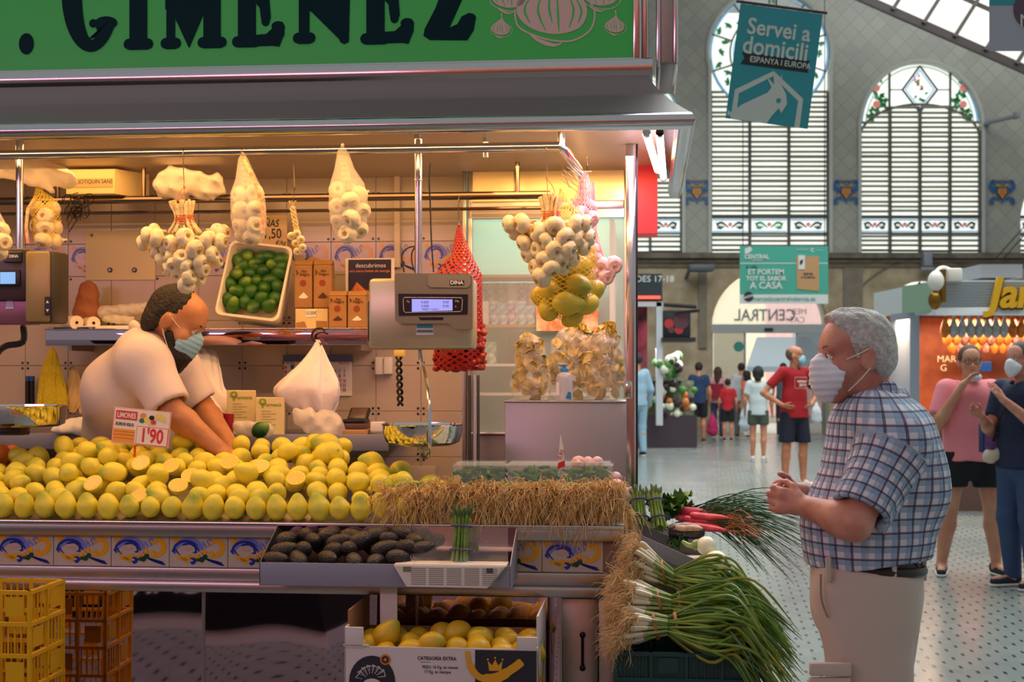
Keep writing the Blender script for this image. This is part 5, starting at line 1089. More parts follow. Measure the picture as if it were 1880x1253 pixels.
# garlic plait with a wire
hook(541, 275, 345, V2-.02, 'long thin hook holding the small garlic plait')
v = .55; t = thing('garlic_plait', 'small plait of pale baby garlic hanging between the two garlic nets', 'garlic', S(547, 465, v), ST)
a, b = S(537, 380, v), S(546, 430, v); mb = MB()
for k in range(3): mb.tube([a+(b-a)*s+V(.007*math.cos(s*14+k*2.1), .006*math.sin(s*14+k*2.1), 0) for s in np.linspace(0, 1.15, 26)], .005, 6)
for k in range(10): mb.tube([a, a+V(.014*math.cos(k*2.4), .008*math.sin(k*2.4), .022)], [.003, .002], 5)
mb.build('plaited_stems', M_['straw'], t); MB().tube([S(541, 345, v), a+V(0, 0, .01)], .001, 5).build('string', M_['wire'], t)
for px, py in ((535, 434), (545, 430), (552, 440), (543, 447), (555, 455), (546, 462)): p = S(px, py, v-.015); part_copy('garlic_bulb', g_me, t, p, garlic_rot((.4, -1, -.4)), .5)
# left edge: nets behind the left scale
v = .9; t = net_bag('yellow net of garlic with red print, hanging behind the left scale', [(70, 338, 4), (72, 352, 10), (82, 368, 26), (86, 400, 31), (86, 440, 30), (82, 456, 8)], v, m_ynet, [(66, 360), (58, 385), (55, 420), (58, 448)])
fill('garlic', g_me, 'garlic head in the yellow net behind the left scale', 'garlic', 'garlic in the yellow net', [(68, 385, 0, 1.15), (96, 385, .0, 1.1), (84, 398, -.03, 1.2), (68, 415, 0, 1.1), (100, 418, 0, 1.1), (84, 420, -.03, 1.2), (80, 442, -.03, 1.2), (100, 442, 0, 1.1)], v)
t = net_bag('net of pale garlic cut by the left edge of the frame, before the left scale', [(-6, 385, 3), (-5, 400, 10), (-2, 420, 17), (0, 450, 16), (-4, 478, 3)], .17, m_net)
fill('garlic', g_me, 'garlic head in the net at the left edge', 'garlic', 'garlic in the left edge net', [(2, 424, 0, 1), (5, 445, -.01, 1.05), (-8, 440, 0, 1), (-2, 464, 0, 1)], .17)
# lemons in a net, pink garlic
v = .30; t = net_bag('yellow net full of greenish lemons hanging under the right garlic fan', [(1030, 350, 3), (1033, 365, 12), (1052, 420, 30), (1062, 460, 34), (1050, 500, 46), (1040, 540, 56), (1038, 570, 50), (1038, 588, 10)], v, m_ynet, knot='#d8c83c')
for k, (px, py, dv, s) in enumerate(((1012, 535, -.03, 1.18), (1060, 525, -.05, 1.15), (1040, 557, -.07, 1.12), (1076, 558, -.02, 1.12), (1008, 570, -.02, 1.05), (1030, 505, -.01, 1.2), (1086, 535, .03, 1.1), (995, 545, .04, 1.1), (1052, 580, .0, 1.0), (1064, 490, -.01, 1.15), (1048, 540, .04, 1.1))):
    p = S(px, py, v+dv); o = put('lemon', lem_me[k % 7].copy(), 'greenish yellow lemon in the hanging yellow net', 'lemon', 'lemons in the hanging net', (p.x, v+dv, p.z), (1.4+k*.3, k*.7, k), sc=s*1.04); o.data.materials[0] = m_nav
v = .5; t = net_bag('upper pink net of long garlic stems hanging from the rail end', [(1075, 318, 4), (1073, 330, 10), (1070, 360, 16), (1068, 390, 22), (1076, 410, 20), (1080, 425, 6)], v, m_pnet, knot='#f0b8c0', grp=None)
fill('garlic', gp_me, 'pinkish garlic head in the upper pink net', 'garlic', 'garlic in the upper pink net', [(1068, 395, -.02, 1.1), (1085, 402, 0, 1), (1060, 380, .02, 1), (1082, 380, .01, .9)], v); bunch_neck(t, 1070, 330, 1070, 385, v)
hook(1078, 296, 318, v, 'small hook holding the upper pink net')
v = .62; t = thing('garlic_bunch', 'bunch of pink garlic heads hanging low behind the lemon net', 'garlic', S(1110, 530, v), ST)
for px, py, s in ((1090, 478, 1.1), (1106, 490, 1.15), (1126, 487, 1.1), (1095, 505, 1), (1112, 508, 1.05), (1100, 522, .9), (1086, 460, 1), (1080, 445, .9), (1118, 500, .9)): p = S(px, py, v-.02); part_copy('garlic_bulb', gp_me, t, p, garlic_rot((random.uniform(-.4, .6), -1, -.3)), s)
st = MB()
for k in range(12): st.tube(spl([S(1086, 335, v)+V(random.uniform(-.01, .01), 0, 0), S(1088+k % 3*3, 420, v), S(1100+random.uniform(-14, 18), 490, v)], 4), .002, 5)
st.build('pink_stems', mat('pink_stems', '#dc9a9c', .6), t)
# wire rack at the rail end
mb = MB(); 
for k in range(6): a = S(1028+k*8, 300+k*3, .5); b = S(1046+k*8, 345-k*6, .6); mb.tube([a, b], .0012, 5)
for k in range(5): a = S(1040-k*3, 296+k*8, .5); b = S(1074-k*3, 322+k*8, .6); mb.tube([a, b], .0012, 5)
mb.single('wire_rack', M_['wire'], 'small crossed wire rack at the right end of the rail', 'rack', frame=ST)
# brown bag, small plait, behind glass at the right
# red net sack
v = .75; t = net_bag('tall red net sack of red garlic hanging behind the scale', [(843, 415, 3), (843, 430, 8), (847, 470, 22), (842, 505, 48), (842, 560, 50), (843, 620, 50), (843, 665, 50), (842, 680, 47), (842, 683, 4)], v, m_rnet, knot='#c01818'); hook(843, 368, 413, v, 'hook holding the red net sack')
mb = MB(); m_rg = mat('red_garlic', '#8c1c12', .5, col2='#c85030', vs=60)
for k in range(230):
    px = rng.uniform(798, 889); py = rng.uniform(590 if px > 868 else 625, 678); p = S(px, py, v+rng.uniform(-.05, .04)); mb.ell(p, rng.uniform(.008, .015), 7, 0, tuple(rng.uniform(0, 3, 3)))
mb.single('red_garlic_cloves', m_rg, 'mass of small red garlic heads filling the bottom of the red net sack', 'garlic', frame=ST, kind='stuff')
# ---------------------------------------------------------------- goods on and over the wall shelf
# polystyrene box of limes, tipped toward the front
lv = 1.28; LB = S(468, 598, lv); t = thing('lime_box', 'white polystyrene box tipped forward, full of green limes, on the shelf', 'box', (LB.x, lv, SHZ), ST)
TM = Matrix.Translation((S(470, 528, lv).x, lv-.005, S(470, 520, lv).z)) @ XZ @ Matrix.Rotation(R(-7), 4, 'Z') @ Matrix.Rotation(R(-18), 4, 'X')
bm = MB(); 
def ringq(z, x, y, n=5, r=.03): 
    o = []
    for cx, cy, a0 in ((x-r, y-r, 0), (-x+r, y-r, 90), (-x+r, -y+r, 180), (x-r, -y+r, 270)):
        for i in range(n): a = R(a0+90*i/(n-1)); o.append((cx+r*math.cos(a), cy+r*math.sin(a), z))
    return o
R_ = [ringq(-.16, .105, .135), ringq(.03, .138, .170), ringq(.032, .128, .160), ringq(-.06, .110, .142)]; vs = sum(R_, []); n = 20
bm.add(vs, [(i*n+j, i*n+(j+1) % n, (i+1)*n+(j+1) % n, (i+1)*n+j) for i in range(3) for j in range(n)]+[tuple(range(n-1, -1, -1)), tuple(range(3*n, 4*n))], 0, TM)
bm.v = [(x, max(y, 1.12) if y < 1.12 else y, z) for x, y, z in bm.v]; bm.build('box', mat('polystyrene', '#e8ddc8', .8, bump=.3, bs=160), t)
lim = [(205, 410), (252, 385), (395, 395), (470, 410), (238, 450), (318, 430), (425, 450), (480, 455), (190, 505), (277, 495), (358, 482), (462, 495), (147, 568), (245, 560), (318, 545), (400, 540), (450, 578), (200, 615), (283, 612), (370, 592), (135, 660), (245, 680), (350, 655), (435, 655), (170, 702), (298, 705), (395, 705), (350, 400), (300, 460)]
IT = (ST @ TM).inverted()
for k, (X, Y_) in enumerate(lim):
    px, py = 380+X/3.48, 360+Y_/3.48; d = V((px-940)/F, 1, (HY-py)/F); o_ = IT @ V(0, 0, CZ); dd = (IT.to_3x3() @ d); tt = (-.012-o_.z)/dd.z; q = TM @ (o_+dd*tt)
    o = put('lime', lem_me[(k*3) % 7].copy(), 'green lime in the tipped white box on the shelf', 'lime', 'limes in the white box', q, (random.uniform(0, 3), random.uniform(0, 3), k), sc=.90); o.data.materials[0] = m_lime
# kraft packets
m_kr = mat('kraft_paper', '#a87a44', .6, var=.15, vs=12, bump=.2, bs=25)
def packet(x0, x1, y0, y1, v, label, motif):
    A, B = S(x0, y1, v), S(x1, y0, v); mb = MB(); mb.rbox((A.x, v, A.z), (B.x, v+.06, B.z-.02), .006); mb.add([(A.x, v, B.z-.02), (B.x, v, B.z-.02), (B.x, v+.06, B.z-.02), (A.x, v+.06, B.z-.02), (A.x, v+.026, B.z), (B.x, v+.026, B.z), (B.x, v+.032, B.z), (A.x, v+.032, B.z)], [(0, 1, 5, 4), (1, 2, 6, 5), (2, 3, 7, 6), (3, 0, 4, 7), (4, 5, 6, 7)])
    cx = (A.x+B.x)/2; w_ = B.x-A.x; FM = face((cx, v-.0008, 0)); h = B.z-A.z
    for s in (0, .006): ribbon(mb, [(-w_*.38, A.z+h*.78+s*.5), (-w_*.30, A.z+h*.74), (-w_*.38, A.z+h*.68)], .006, .0002, 1, FM)
    text(mb, 'Ajo', .017, FM @ Matrix.Translation((.004, A.z+h*.77, 0)), 1, .0002, bold=.0004); text(mb, 'Negro', .017, FM @ Matrix.Translation((.006, A.z+h*.70, 0)), 1, .0002, bold=.0004)
    mb.ext([(.014*math.cos(a), A.z+h*.52+.014*math.sin(a)) for a in np.linspace(0, 6, 16)], .0004, 2, FM)
    mb.ext([(-.020, A.z+h*.22), (-.010, A.z+h*.20), (.012, A.z+h*.20), (.022, A.z+h*.23), (.012, A.z+h*.28), (.002, A.z+h*.33), (-.008, A.z+h*.28)], .0005, 3 if motif else 4, FM)
    return mb.single('garlic_packet', [m_kr, mat('packet_print', '#5e2c14', .6), mat('packet_seal', '#8a3c1c', .6), mat('packet_white_print', '#ece4d0', .6), mat('packet_dark_print', '#4a2416', .6)], label, 'packet', 'brown paper packets on the shelf', frame=ST, smooth=False)
packet(540, 573, 478, 566, 1.27, 'tall brown paper packet with white garlic print, left of the pair', True); packet(575, 609, 477, 566, 1.27, 'tall brown paper packet with dark garlic print, right of the pair', False)
packet(603, 636, 534, 603, 1.23, 'lower brown paper packet before the dark brochure, left one', False); packet(638, 672, 534, 603, 1.23, 'lower brown paper packet before the dark brochure, right one', True)
A, B = S(542, 603, 1.26), S(602, 567, 1.26); mb = MB().rbox((A.x, 1.26, SHZ), (B.x, 1.36, B.z), .003); FM = face(((A.x+B.x)/2, 1.2585, (A.z+B.z)/2))
mb.ext([(-.026, .005), (.022, .008), (.022, .038), (-.026, .036)], .0006, 1, FM); text(mb, '10,00€', .022, FM @ Matrix.Translation((-.002, .022, .001)), 2, .0002, sx=.8); mb.ext([(-.066, -.038), (-.02, -.038), (-.03, -.012), (-.066, -.018)], .0006, 3, FM); mb.ext([(.066, -.038), (.02, -.038), (.02, -.010), (.066, -.012)], .0006, 3, FM)
mb.single('packet_carton', [mat('pale_carton', '#dcc490', .6), M_['paper'], M_['ptag'], m_kr], 'small carton with handwritten 10,00€ note under the tall packets', 'box', frame=ST, smooth=False)
A, B = S(634, 603, 1.40), S(724, 474, 1.40); mb = MB().rbox((A.x, 1.40, SHZ), (B.x, 1.41, B.z), .002, 1); cx = (A.x+B.x)/2; FM = face((cx, 1.3985, 0)); mb.ext([(-.093, SHZ+.08), (.093, SHZ+.08), (.093, B.z-.006), (-.093, B.z-.006)], .001, 0, FM)
text(mb, 'descubrimos', .026, FM @ Matrix.Translation((.004, B.z-.032, .001)), 2, .0002); text(mb, 'una nueva fuente de energía', .0155, FM @ Matrix.Translation((.0, B.z-.055, .001)), 3, .0002)
for k in range(6): ribbon(mb, [(-.085+k*.004, B.z-.15-k*.012), (-.055, B.z-.105-k*.006), (-.02, B.z-.14-k*.008), (.04, B.z-.15-k*.006), (.085, B.z-.12-k*.014)], .010, .0012+k*.0001, 3 if k % 2 else 4, FM)
mb.single('brochure_stand', [mat('dark_print', '#1c1614', .3), M_['paper'], M_['white'], mat('orange_print_text', '#e8842c', .4), mat('amber_print', '#a8601c', .4)], 'dark brochure reading descubrimos behind the brown packets', 'brochure', frame=ST, smooth=False)
A, B = S(478, 455, 1.42), S(527, 395, 1.42); mb = MB().rbox((A.x, 1.42, A.z), (B.x, 1.424, B.z), .001); FM = face(((A.x+B.x)/2, 1.4185, (A.z+B.z)/2)); text(mb, 'ÑAS', .045, FM @ Matrix.Translation((-.012, .033, 0)), 1, .0003, bold=.0003, shear=.2, sx=.8); text(mb, '1,50', .06, FM @ Matrix.Translation((-.006, -.012, 0)), 1, .0003, bold=.0003, sx=.8); text(mb, '€/kg', .025, FM @ Matrix.Translation((.03, -.05, 0)), 1, .0003, shear=.3)
mb.tube([V(A.x+.02, 1.42, B.z), V(A.x+.025, V2+.12, z2_-.04)], .001, 5); mb.single('handwritten_card', [mat('kraft_card', '#d8b888', .7), M_['ptag']], 'handwritten price card hanging behind the taped garlic net', 'sign', frame=ST, smooth=False)
# first aid box, plastic bags over the rail
v = V2-.02; A, B = S(128, 356, v), S(252, 312, v); mb = MB().rbox((A.x, v-.04, z2_+.018), (B.x-.08, v+.14, B.z), .004); mb.add([(B.x-.08, v-.04, z2_+.018), (B.x, v+.14, z2_+.02), (B.x, v+.14, B.z), (B.x-.08, v-.04, B.z)], [(0, 1, 2, 3)]); FM = face(((A.x+B.x)/2-.03, v-.0415, (z2_+B.z)/2)); mb.ext([(-.12, -.015), (.085, -.015), (.085, .022), (-.12, .022)], .0006, 1, FM); text(mb, 'BOTIQUIN SANS', .024, FM @ Matrix.Translation((.01, .008, .001)), 2, .0002, sx=.85)
mb.single('first_aid_box', [mat('cream_carton', '#e0c88c', .6), mat('carton_band', '#b8a070', .6), M_['ptag']], 'cream carton lettered BOTIQUIN lying on the dark rail', 'box', frame=ST, smooth=False)
m_bag = mat('thin_plastic_bag', '#f0e8da', .35, alpha=.6, bump=.8, bs=16, spec=.6); m_bag2 = mat('cloudy_plastic_bag', '#dccfbc', .4, alpha=.72, bump=.9, bs=14, spec=.6)
def crumple(seed, a=.012, f=24):
    r_ = np.random.RandomState(seed); k = r_.uniform(-1, 1, (8, 3))*f*2.2; ph = r_.uniform(0, 6, 8)
    return lambda g: a*1.5*sum(np.abs(np.sin(g@k[i]+ph[i]))-.6 for i in range(8))/4
def bag(name, label, prims, h=.007, a=.012, f=24, m=None, seed=1, cat='bag', clip=None, frame=ST, group=None, parent=None):
    base = prims[0]; c = base['a'] if base['t'] == 'rc' else base['c']
    if parent is None:
        o = sdf_mesh(name, prims, h, m or m_bag, None, noise=crumple(seed, a, f), clip=clip); me = o.data; b = Vector(c); me.transform(Matrix.Translation(-b)); o.matrix_world = frame @ Matrix.Translation(b); return tag(o, label, cat, group)
    return sdf_mesh(name, prims, h, m or m_bag, parent, noise=crumple(seed, a, f), clip=clip)
def s3(px, py, v): return tuple(S(px, py, v))
bag('plastic_bag', 'cloudy white plastic bag lying over the rail above the garlic fan', [rc(s3(315, 330, 1.1), s3(390, 342, 1.1), .06, .055, q=((0, 1, 0), .6)), rc(s3(300, 345, 1.1), s3(330, 350, 1.1), .03, .04)], m=m_bag2)
bag('plastic_bag', 'long white plastic bag lying over the rail at the upper left', [rc(s3(5, 310, .9), s3(70, 315, .9), .04, .05, q=((0, 1, 0), .7)), rc(s3(60, 310, .9), s3(125, 330, .9), .05, .035), rc(s3(70, 330, .88), s3(95, 350, .88), .03, .012)], m=m_bag2, seed=3)
mb = MB()
for k in range(26):
    c = S(rng.uniform(120, 160), rng.uniform(362, 395), rng.uniform(.85, .95)); r_ = rng.uniform(.018, .04); t0, t1, t2 = rng.uniform(0, 6, 3); ax = V(math.cos(t0), math.sin(t0), .4).normalized(); s1 = ax.orthogonal().normalized(); s2 = ax.cross(s1)
    mb.tube([c+(s1*math.cos(a)+s2*math.sin(a)*.7)*r_ for a in np.linspace(t1, t1+4.4, 10)]+[c+s1*r_*2*math.cos(t2)+V(0, 0, -r_)], .0018, 5)
mb.single('bundle_of_hooks', mat('dark_wire', '#2a2320', .35, .8), 'tangled bundle of dark wire hooks hanging on the rail end', 'hooks', frame=ST, kind='stuff')
# on the shelf at the left
bag('paper_bag', 'crumpled brown paper bag standing on the shelf left of the vendor', [rc(s3(158, 575, 1.42), s3(162, 535, 1.42), .065, .045, q=((0, 1, 0), .6))], m=mat('brown_bag_paper', '#9a5c34', .6, bump=.6, bs=18), a=.006)
rl = mat('paper_roll', '#ece0cc', .6); cr = mat('roll_core', '#2a211c', .8)
for (xa, ya, va, xb, yb, vb, r_, wh) in ((100, 574, 1.5, 141, 574, 1.26, .030, 'left'), (150, 572, 1.5, 172, 577, 1.26, .028, 'right')):
    A, B = S(xa, ya, va), S(xb, yb, vb); A.z = B.z = SHZ+r_; t = thing('paper_roll', 'white roll of bags lying on the shelf, '+wh+' of the two', 'roll', (B.x, B.y, SHZ), ST, 'rolls on the shelf'); MB().cyl(A, B, r_, n=24).build('roll', rl, t); MB().cyl(B-(A-B).normalized()*.001, B-(A-B).normalized()*-.02, .007, n=12).build('core', cr, t)
bag('wrapped_goods', 'clear wrapped pack of cups lying on the shelf behind the rolls', [rc(s3(190, 573, 1.42), s3(270, 566, 1.42), .028, .025), rc(s3(195, 585, 1.36), s3(240, 588, 1.36), .018, .02)], m=m_bag, a=.006, f=40)
A, B = S(105, 600, 1.3), S(262, 592, 1.3); mb = MB(); mb.rbox((A.x, 1.26, SHZ), (B.x-.13, 1.5, SHZ+.010), .002).rbox((A.x+.12, 1.24, SHZ+.010), (B.x, 1.5, SHZ+.016), .002, 1).rbox((A.x+.2, 1.22, SHZ+.0), (B.x-.02, 1.4, SHZ+.010), .002, 1); mb.single('flat_papers', [M_['black'], M_['paper']], 'flat papers and a black folder on the shelf under the rolls', 'papers', frame=ST)
A, B = S(158, 515, VB), S(286, 424, VB); t = thing('cover_plate', 'cream metal plate screwed on the tiled wall left of the vendor', 'wall plate', ((A.x+B.x)/2, VB-.006, A.z), ST); MB().rbox((A.x, VB-.008, A.z), (B.x, VB+.001, B.z), .002).build('plate', M_['cream'], t)
for px, py in ((202, 496), (247, 496), (168, 432)): c = S(px, py, VB-.01); MB().cyl(c+V(0, .003, 0), c+V(0, -.004, 0), .011 if py > 450 else .006, n=16).cyl(c+V(0, -.004, 0), c+V(0, -.006, 0), .006 if py > 450 else .003, n=12, mi=1).build('screw', [M_['black'], M_['satin']], t)
# ---------------------------------------------------------------- scales
def label_marks(mb, FM, x, y, mi=2):
    text(mb, 'DINA', .019, FM @ Matrix.Translation((x, y, .0238)), mi, .0006, bold=.0006, sx=1.0)
sv = .38; A, B = S(676, 642, sv), S(868, 510, sv); k_ = 1/511
t = thing('hanging_scale', 'steel hanging scale with violet display in the centre of the stall', 'scale', ((A.x+B.x)/2, sv+.06, A.z), ST)
MB().rbox((A.x, sv, A.z), (B.x, sv+.14, B.z), .016).build('body', mat('scale_steel', '#cfc4a4', .34, .75), t)
MB().rbox((A.x-.012, sv+.05, S(0, 628, sv).z), (A.x+.004, sv+.10, S(0, 555, sv).z), .004).build('side_grip', M_['black'], t)
C0 = S(784, 560, sv-.012); FM = face((C0.x, sv-.012, C0.z)); K = 1/512
def pp(P, h, mi, z=0): return [(x*K, -y*K) for x, y in P][::-1]
head = MB(); head.ext(pp([(-58, -52), (-54, -57), (80, -55), (84, -50), (84, 42), (80, 45), (54, 45), (40, 34), (-50, 34), (-57, 28)], 0, 0), .03, 0, Matrix.Translation((0, .0, 0)) @ FM @ Matrix.Translation((0, 0, -.012))); hd = head.build('head', mat('scale_head_plastic', '#7c7464', .4), t, smooth=False)
d = MB(); d.ext(pp([(4, -54), (80, -53), (81, -36), (76, -30), (8, -31), (3, -36)], 0, 0), .004, 0, FM @ Matrix.Translation((0, 0, .018))); d.ext(pp([(-51, -20), (76, -18), (75, 18), (-50, 20)], 0, 0), .002, 1, FM @ Matrix.Translation((0, 0, .018))); d.ext(pp([(43, -44), (69, -43), (69, -34), (43, -34)], 0, 0), .001, 1, FM @ Matrix.Translation((0, 0, .0221))); label_marks(d, FM, 56*K, 39*K+.000, 2)
for o in (d,): pass
d.tube([FM @ V(x*K, -y*K, .0205) for x, y in ((-40, -13), (64, -12), (66, -8), (65, 10), (62, 13), (-38, 14), (-41, 11), (-42, -9))], .0010, 5, 2, closed=True)
text(d, 'METTLER TOLEDO'[:0] or '■■■ ■■ ■■', .006, FM @ Matrix.Translation((14*K, -25*K, .0185)), 2, .0004) if False else d.ext(pp([(-14, 23), (32, 23), (30, 28), (-11, 28)], 0, 0), .001, 1, FM @ Matrix.Translation((0, 0, .018)))
text(d, 'Kg', .009, FM @ Matrix.Translation((-33*K, 6*K, .0208)), 2, .0004); text(d, '€/kg', .008, FM @ Matrix.Translation((56*K, 6*K, .0208)), 2, .0004); text(d, '€', .008, FM @ Matrix.Translation((54*K, -4*K, .0208)), 2, .0004)
d.v = [(x, y, z) for x, y, z in d.v]
dd = d.build('display_panel', [mat('scale_head_light', '#8a8272', .4), mat('display_black', '#0c0c10', .25), M_['white']], t, smooth=False)
# the label needs to stand proud of its plate
sc_ = MB(); sc_.ext(pp([(-26, -10), (48, -9), (48, 11), (-26, 13)], 0, 0), .0012, 0, FM @ Matrix.Translation((0, 0, .0200))); 
for (x, y, s) in ((-2, 4, '0.000'), (36, 4, '0.00'), (-2, -3, '0.000'), (36, -3, '0.00')): text(sc_, s, .013, FM @ Matrix.Translation((x*K, y*K, .0215)), 1, .0003, sx=.95)
text(sc_, 'PRESET 1 UNIT 0', .010, FM @ Matrix.Translation((8*K, -9*K, .0215)), 1, .0003, sx=.8)
m_lcd = mat('lit_display', '#8a94ec', .3, emis='#8f98f0', es=.8); sc_.build('screen', [m_lcd, mat('lcd_digits', '#4c4c88', .5)], t, smooth=False)
st_ = MB(); c = S(780, 606, sv-.001); F2 = face((c.x, sv-.0012, c.z)); st_.ext([(-.031, -.018), (.031, -.018), (.031, .022), (-.031, .022)], .0006, 0, F2); text(st_, 'DIBAL', .012, F2 @ Matrix.Translation((0, .013, .001)), 1, .0003) if False else st_.ext([(-.029, .006), (.029, .006), (.029, .020), (-.029, .020)], .0003, 1, F2 @ Matrix.Translation((0, 0, .0007))); st_.ext([(-.029, -.010), (.029, -.010), (.029, .000), (-.029, .000)], .0003, 2, F2 @ Matrix.Translation((0, 0, .0007))); text(st_, 'BALANZAS', .009, F2 @ Matrix.Translation((0, -.005, .0012)), 0, .0002) if False else None
st_.build('sticker', [M_['white'], mat('sticker_blue', '#4a90b0', .5), mat('sticker_dark', '#6a7a84', .5)], t, smooth=False)
ctz = ct; a = S(768, 500, sv+.06); MB().cyl((a.x, sv+.06, B.z-.02), (a.x, sv+.06, ctz), .0135, n=16).tube([V(a.x+.0145*math.cos(q), sv+.06+.0145*math.sin(q), S(0, 337, sv).z) for q in np.linspace(0, 6.28, 14)[:-1]], .002, 5, closed=True).build('hanging_pole', M_['steel'], t)
for k, (P) in enumerate((((742, 500), (738, 470), (748, 456), (766, 452)), ((762, 500), (756, 480), (757, 462), (766, 450)), ((796, 500), (792, 440), (790, 380), (788, 330), (790, 300)))):
    MB().tube(spl([S(x, y, sv+.10+k*.02) for x, y in P], 6), .003, 6).build('cable', M_['cable'], t)
# pan on its curved arm
bw_c = S(776, 790, sv+.03); t = thing('scale_pan', 'steel weighing pan on a long curved arm under the hanging scale', 'scale pan', (bw_c.x, sv+.03, S(776, 822, sv).z), ST)
rx = 73/507; z0, z1_ = S(776, 818, sv+.03).z, S(776, 779, sv+.03).z
MB().lathe([(.0001, z0), (rx*.72, z0), (rx*.9, z0+.012), (rx*.97, z0+.035), (rx, z1_-.004), (rx*1.025, z1_), (rx*1.0, z1_+.001), (rx*.95, z0+.035), (rx*.86, z0+.014), (.0001, z0+.006)], 40, 0, Matrix.Translation((bw_c.x, sv+.03, 0))).build('pan', M_['chrome'], t)
MB().tube(spl([S(x, y, v_) for x, y, v_ in ((772, 655, sv+.05), (777, 676, sv+.03), (783, 700, sv-.02), (788, 740, sv-.10), (789, 790, sv-.13), (788, 828, sv-.12), (782, 841, sv-.06), (776, 836, sv+.0), (774, 822, sv+.02))], 6), .0065, 8).build('arm', M_['steel'], t)
MB().cyl(S(771, 640, sv+.05), S(772, 662, sv+.05), .007).build('pivot', M_['satin'], t); MB().cyl((bw_c.x, sv+.03, z0), (bw_c.x, sv+.03, z0-.02), .02).build('pan_foot', M_['satin'], t)
# left scale, seen from its back
lv_ = .30; A, B = S(-60, 596, lv_), S(103, 456, lv_); t = thing('hanging_scale', 'dark scale cut by the left edge with a small lit blue screen', 'scale', ((A.x+B.x)/2, lv_+.06, A.z), ST)
c0, c1 = S(52, 594, lv_), S(103, 460, lv_); MB().rbox((c0.x, lv_-.03, c0.z), (c1.x, lv_+.12, c1.z), .014).build('side_housing', mat('scale_side_plastic', '#3a332c', .4), t); MB().rbox((c0.x+.004, lv_-.036, c0.z+.004), (c1.x-.010, lv_-.02, c1.z-.006), .008).build('side_cover', mat('scale_beige_cover', '#a08858', .38, .4), t)
MB().rbox((A.x, lv_, A.z), (c0.x+.01, lv_+.10, S(0, 542, lv_).z), .01).build('lower_body', mat('scale_mauve_body', '#8a5c74', .35, .5), t); MB().rbox((A.x, lv_-.02, S(0, 553, lv_).z), (c0.x+.002, lv_+.10, B.z), .012).build('head', mat('scale_dark_head', '#3a2c34', .35), t)
bq = S(88, 562, lv_-.037); b_ = MB().rbox((bq.x-.012, lv_-.040, bq.z-.033), (bq.x+.012, lv_-.034, bq.z+.033), .003); FM2 = face((bq.x, lv_-.041, bq.z)); b_.ext([(-.006, .010), (.006, .010), (0, .020)], .0005, 1, FM2); b_.ext([(-.006, -.012), (0, -.022), (.006, -.012)], .0005, 1, FM2); b_.build('buttons', [M_['black'], M_['white']], t, smooth=False)
q = S(16, 511, lv_-.022); MB().rbox((q.x-.045, lv_-.028, q.z-.030), (q.x+.045, lv_-.02, q.z+.030), .004).build('screen_frame', M_['black'], t); MB().bb((q.x-.028, lv_-.030, q.z-.021), (q.x+.028, lv_-.0285, q.z+.021)).build('screen', mat('lit_blue_screen', '#6ea4dc', .3, emis='#6ea4dc', es=.9), t, smooth=False)
q = S(31, 472, lv_); l_ = MB().rbox((q.x-.038, lv_-.026, q.z-.022), (q.x+.03, lv_-.019, q.z+.018), .006); text(l_, 'DINA', .014, face((q.x, lv_-.027, q.z)), 1, .0004, bold=.0004); l_.build('badge', [mat('badge_plate', '#221a1e', .3), M_['white']], t, smooth=False)
q = S(18, 557, lv_); l_ = MB().ext([(-.016, -.02), (.016, -.02), (.012, .012), (.004, .02), (-.008, .02)], .001, 0, face((q.x, lv_-.001, q.z))); l_.build('sticker', mat('pale_sticker', '#c8b8d0', .5), t, smooth=False)
a = S(36, 456, lv_+.05); MB().cyl((a.x, lv_+.05, B.z-.01), (a.x, lv_+.05, ctz), .0135, n=16).build('hanging_pole', M_['steel'], t)
lp = S(38, 770, .42); t = thing('scale_pan', 'round steel pan of the left scale, half out of frame', 'scale pan', (lp.x, .42, S(0, 786, .42).z), ST); rx = 84/503; z0, z1_ = S(0, 784, .42).z, S(0, 745, .42).z
MB().lathe([(.0001, z0), (rx*.8, z0+.002), (rx*.94, z0+.012), (rx*.99, z1_-.006), (rx*1.02, z1_), (rx*.985, z1_+.001), (rx*.93, z0+.016), (.0001, z0+.006)], 40, 0, Matrix.Translation((lp.x, .42, 0))).build('pan', M_['chrome'], t); MB().rbox((lp.x-.09, .38, z0-.03), (lp.x+.02, .46, z0-.0), .006).build('pan_support', M_['dark'], t)
MB().tube(spl([S(x, y, .45) for x, y in ((-20, 690), (-8, 655), (10, 636), (42, 628), (42, 596))], 5), [.012]*20+[.006], 8).build('arm', M_['black'], t)
# ---------------------------------------------------------------- things on the back wall and counter behind
t = thing('wall_calendar', 'wall calendar open at AGOSTO behind the hanging white bag', 'calendar', S(583, 728, VB-.01), ST); A, B = S(522, 727, VB-.008), S(646, 652, VB-.008)
cal = MB().rbox((A.x, VB-.012, A.z), (B.x, VB-.004, B.z-.02), .001, 0).bb((A.x-.004, VB-.016, B.z-.03), (B.x+.002, VB-.003, B.z)); cal.m = cal.m[:-6]+[1]*6; FM = face((0, VB-.0125, 0)); K2 = 1/418
def cp(px, py): p = S(px, py, VB-.0125); return (p.x, p.z)
text(cal, 'AGOSTO', .022, FM @ Matrix.Translation((cp(608, 663)[0], cp(608, 663)[1], 0)), 2, .0004, bold=.0005, sx=.9)
days = [[None, None, None, None, None, 1, 2], [3, 4, 5, 6, 7, 8, 9], [10, 11, 12, 13, 14, 15, 16], [17, 18, 19, 20, 21, 22, 23], [24, 25, 26, 27, 28, 29, 30]]
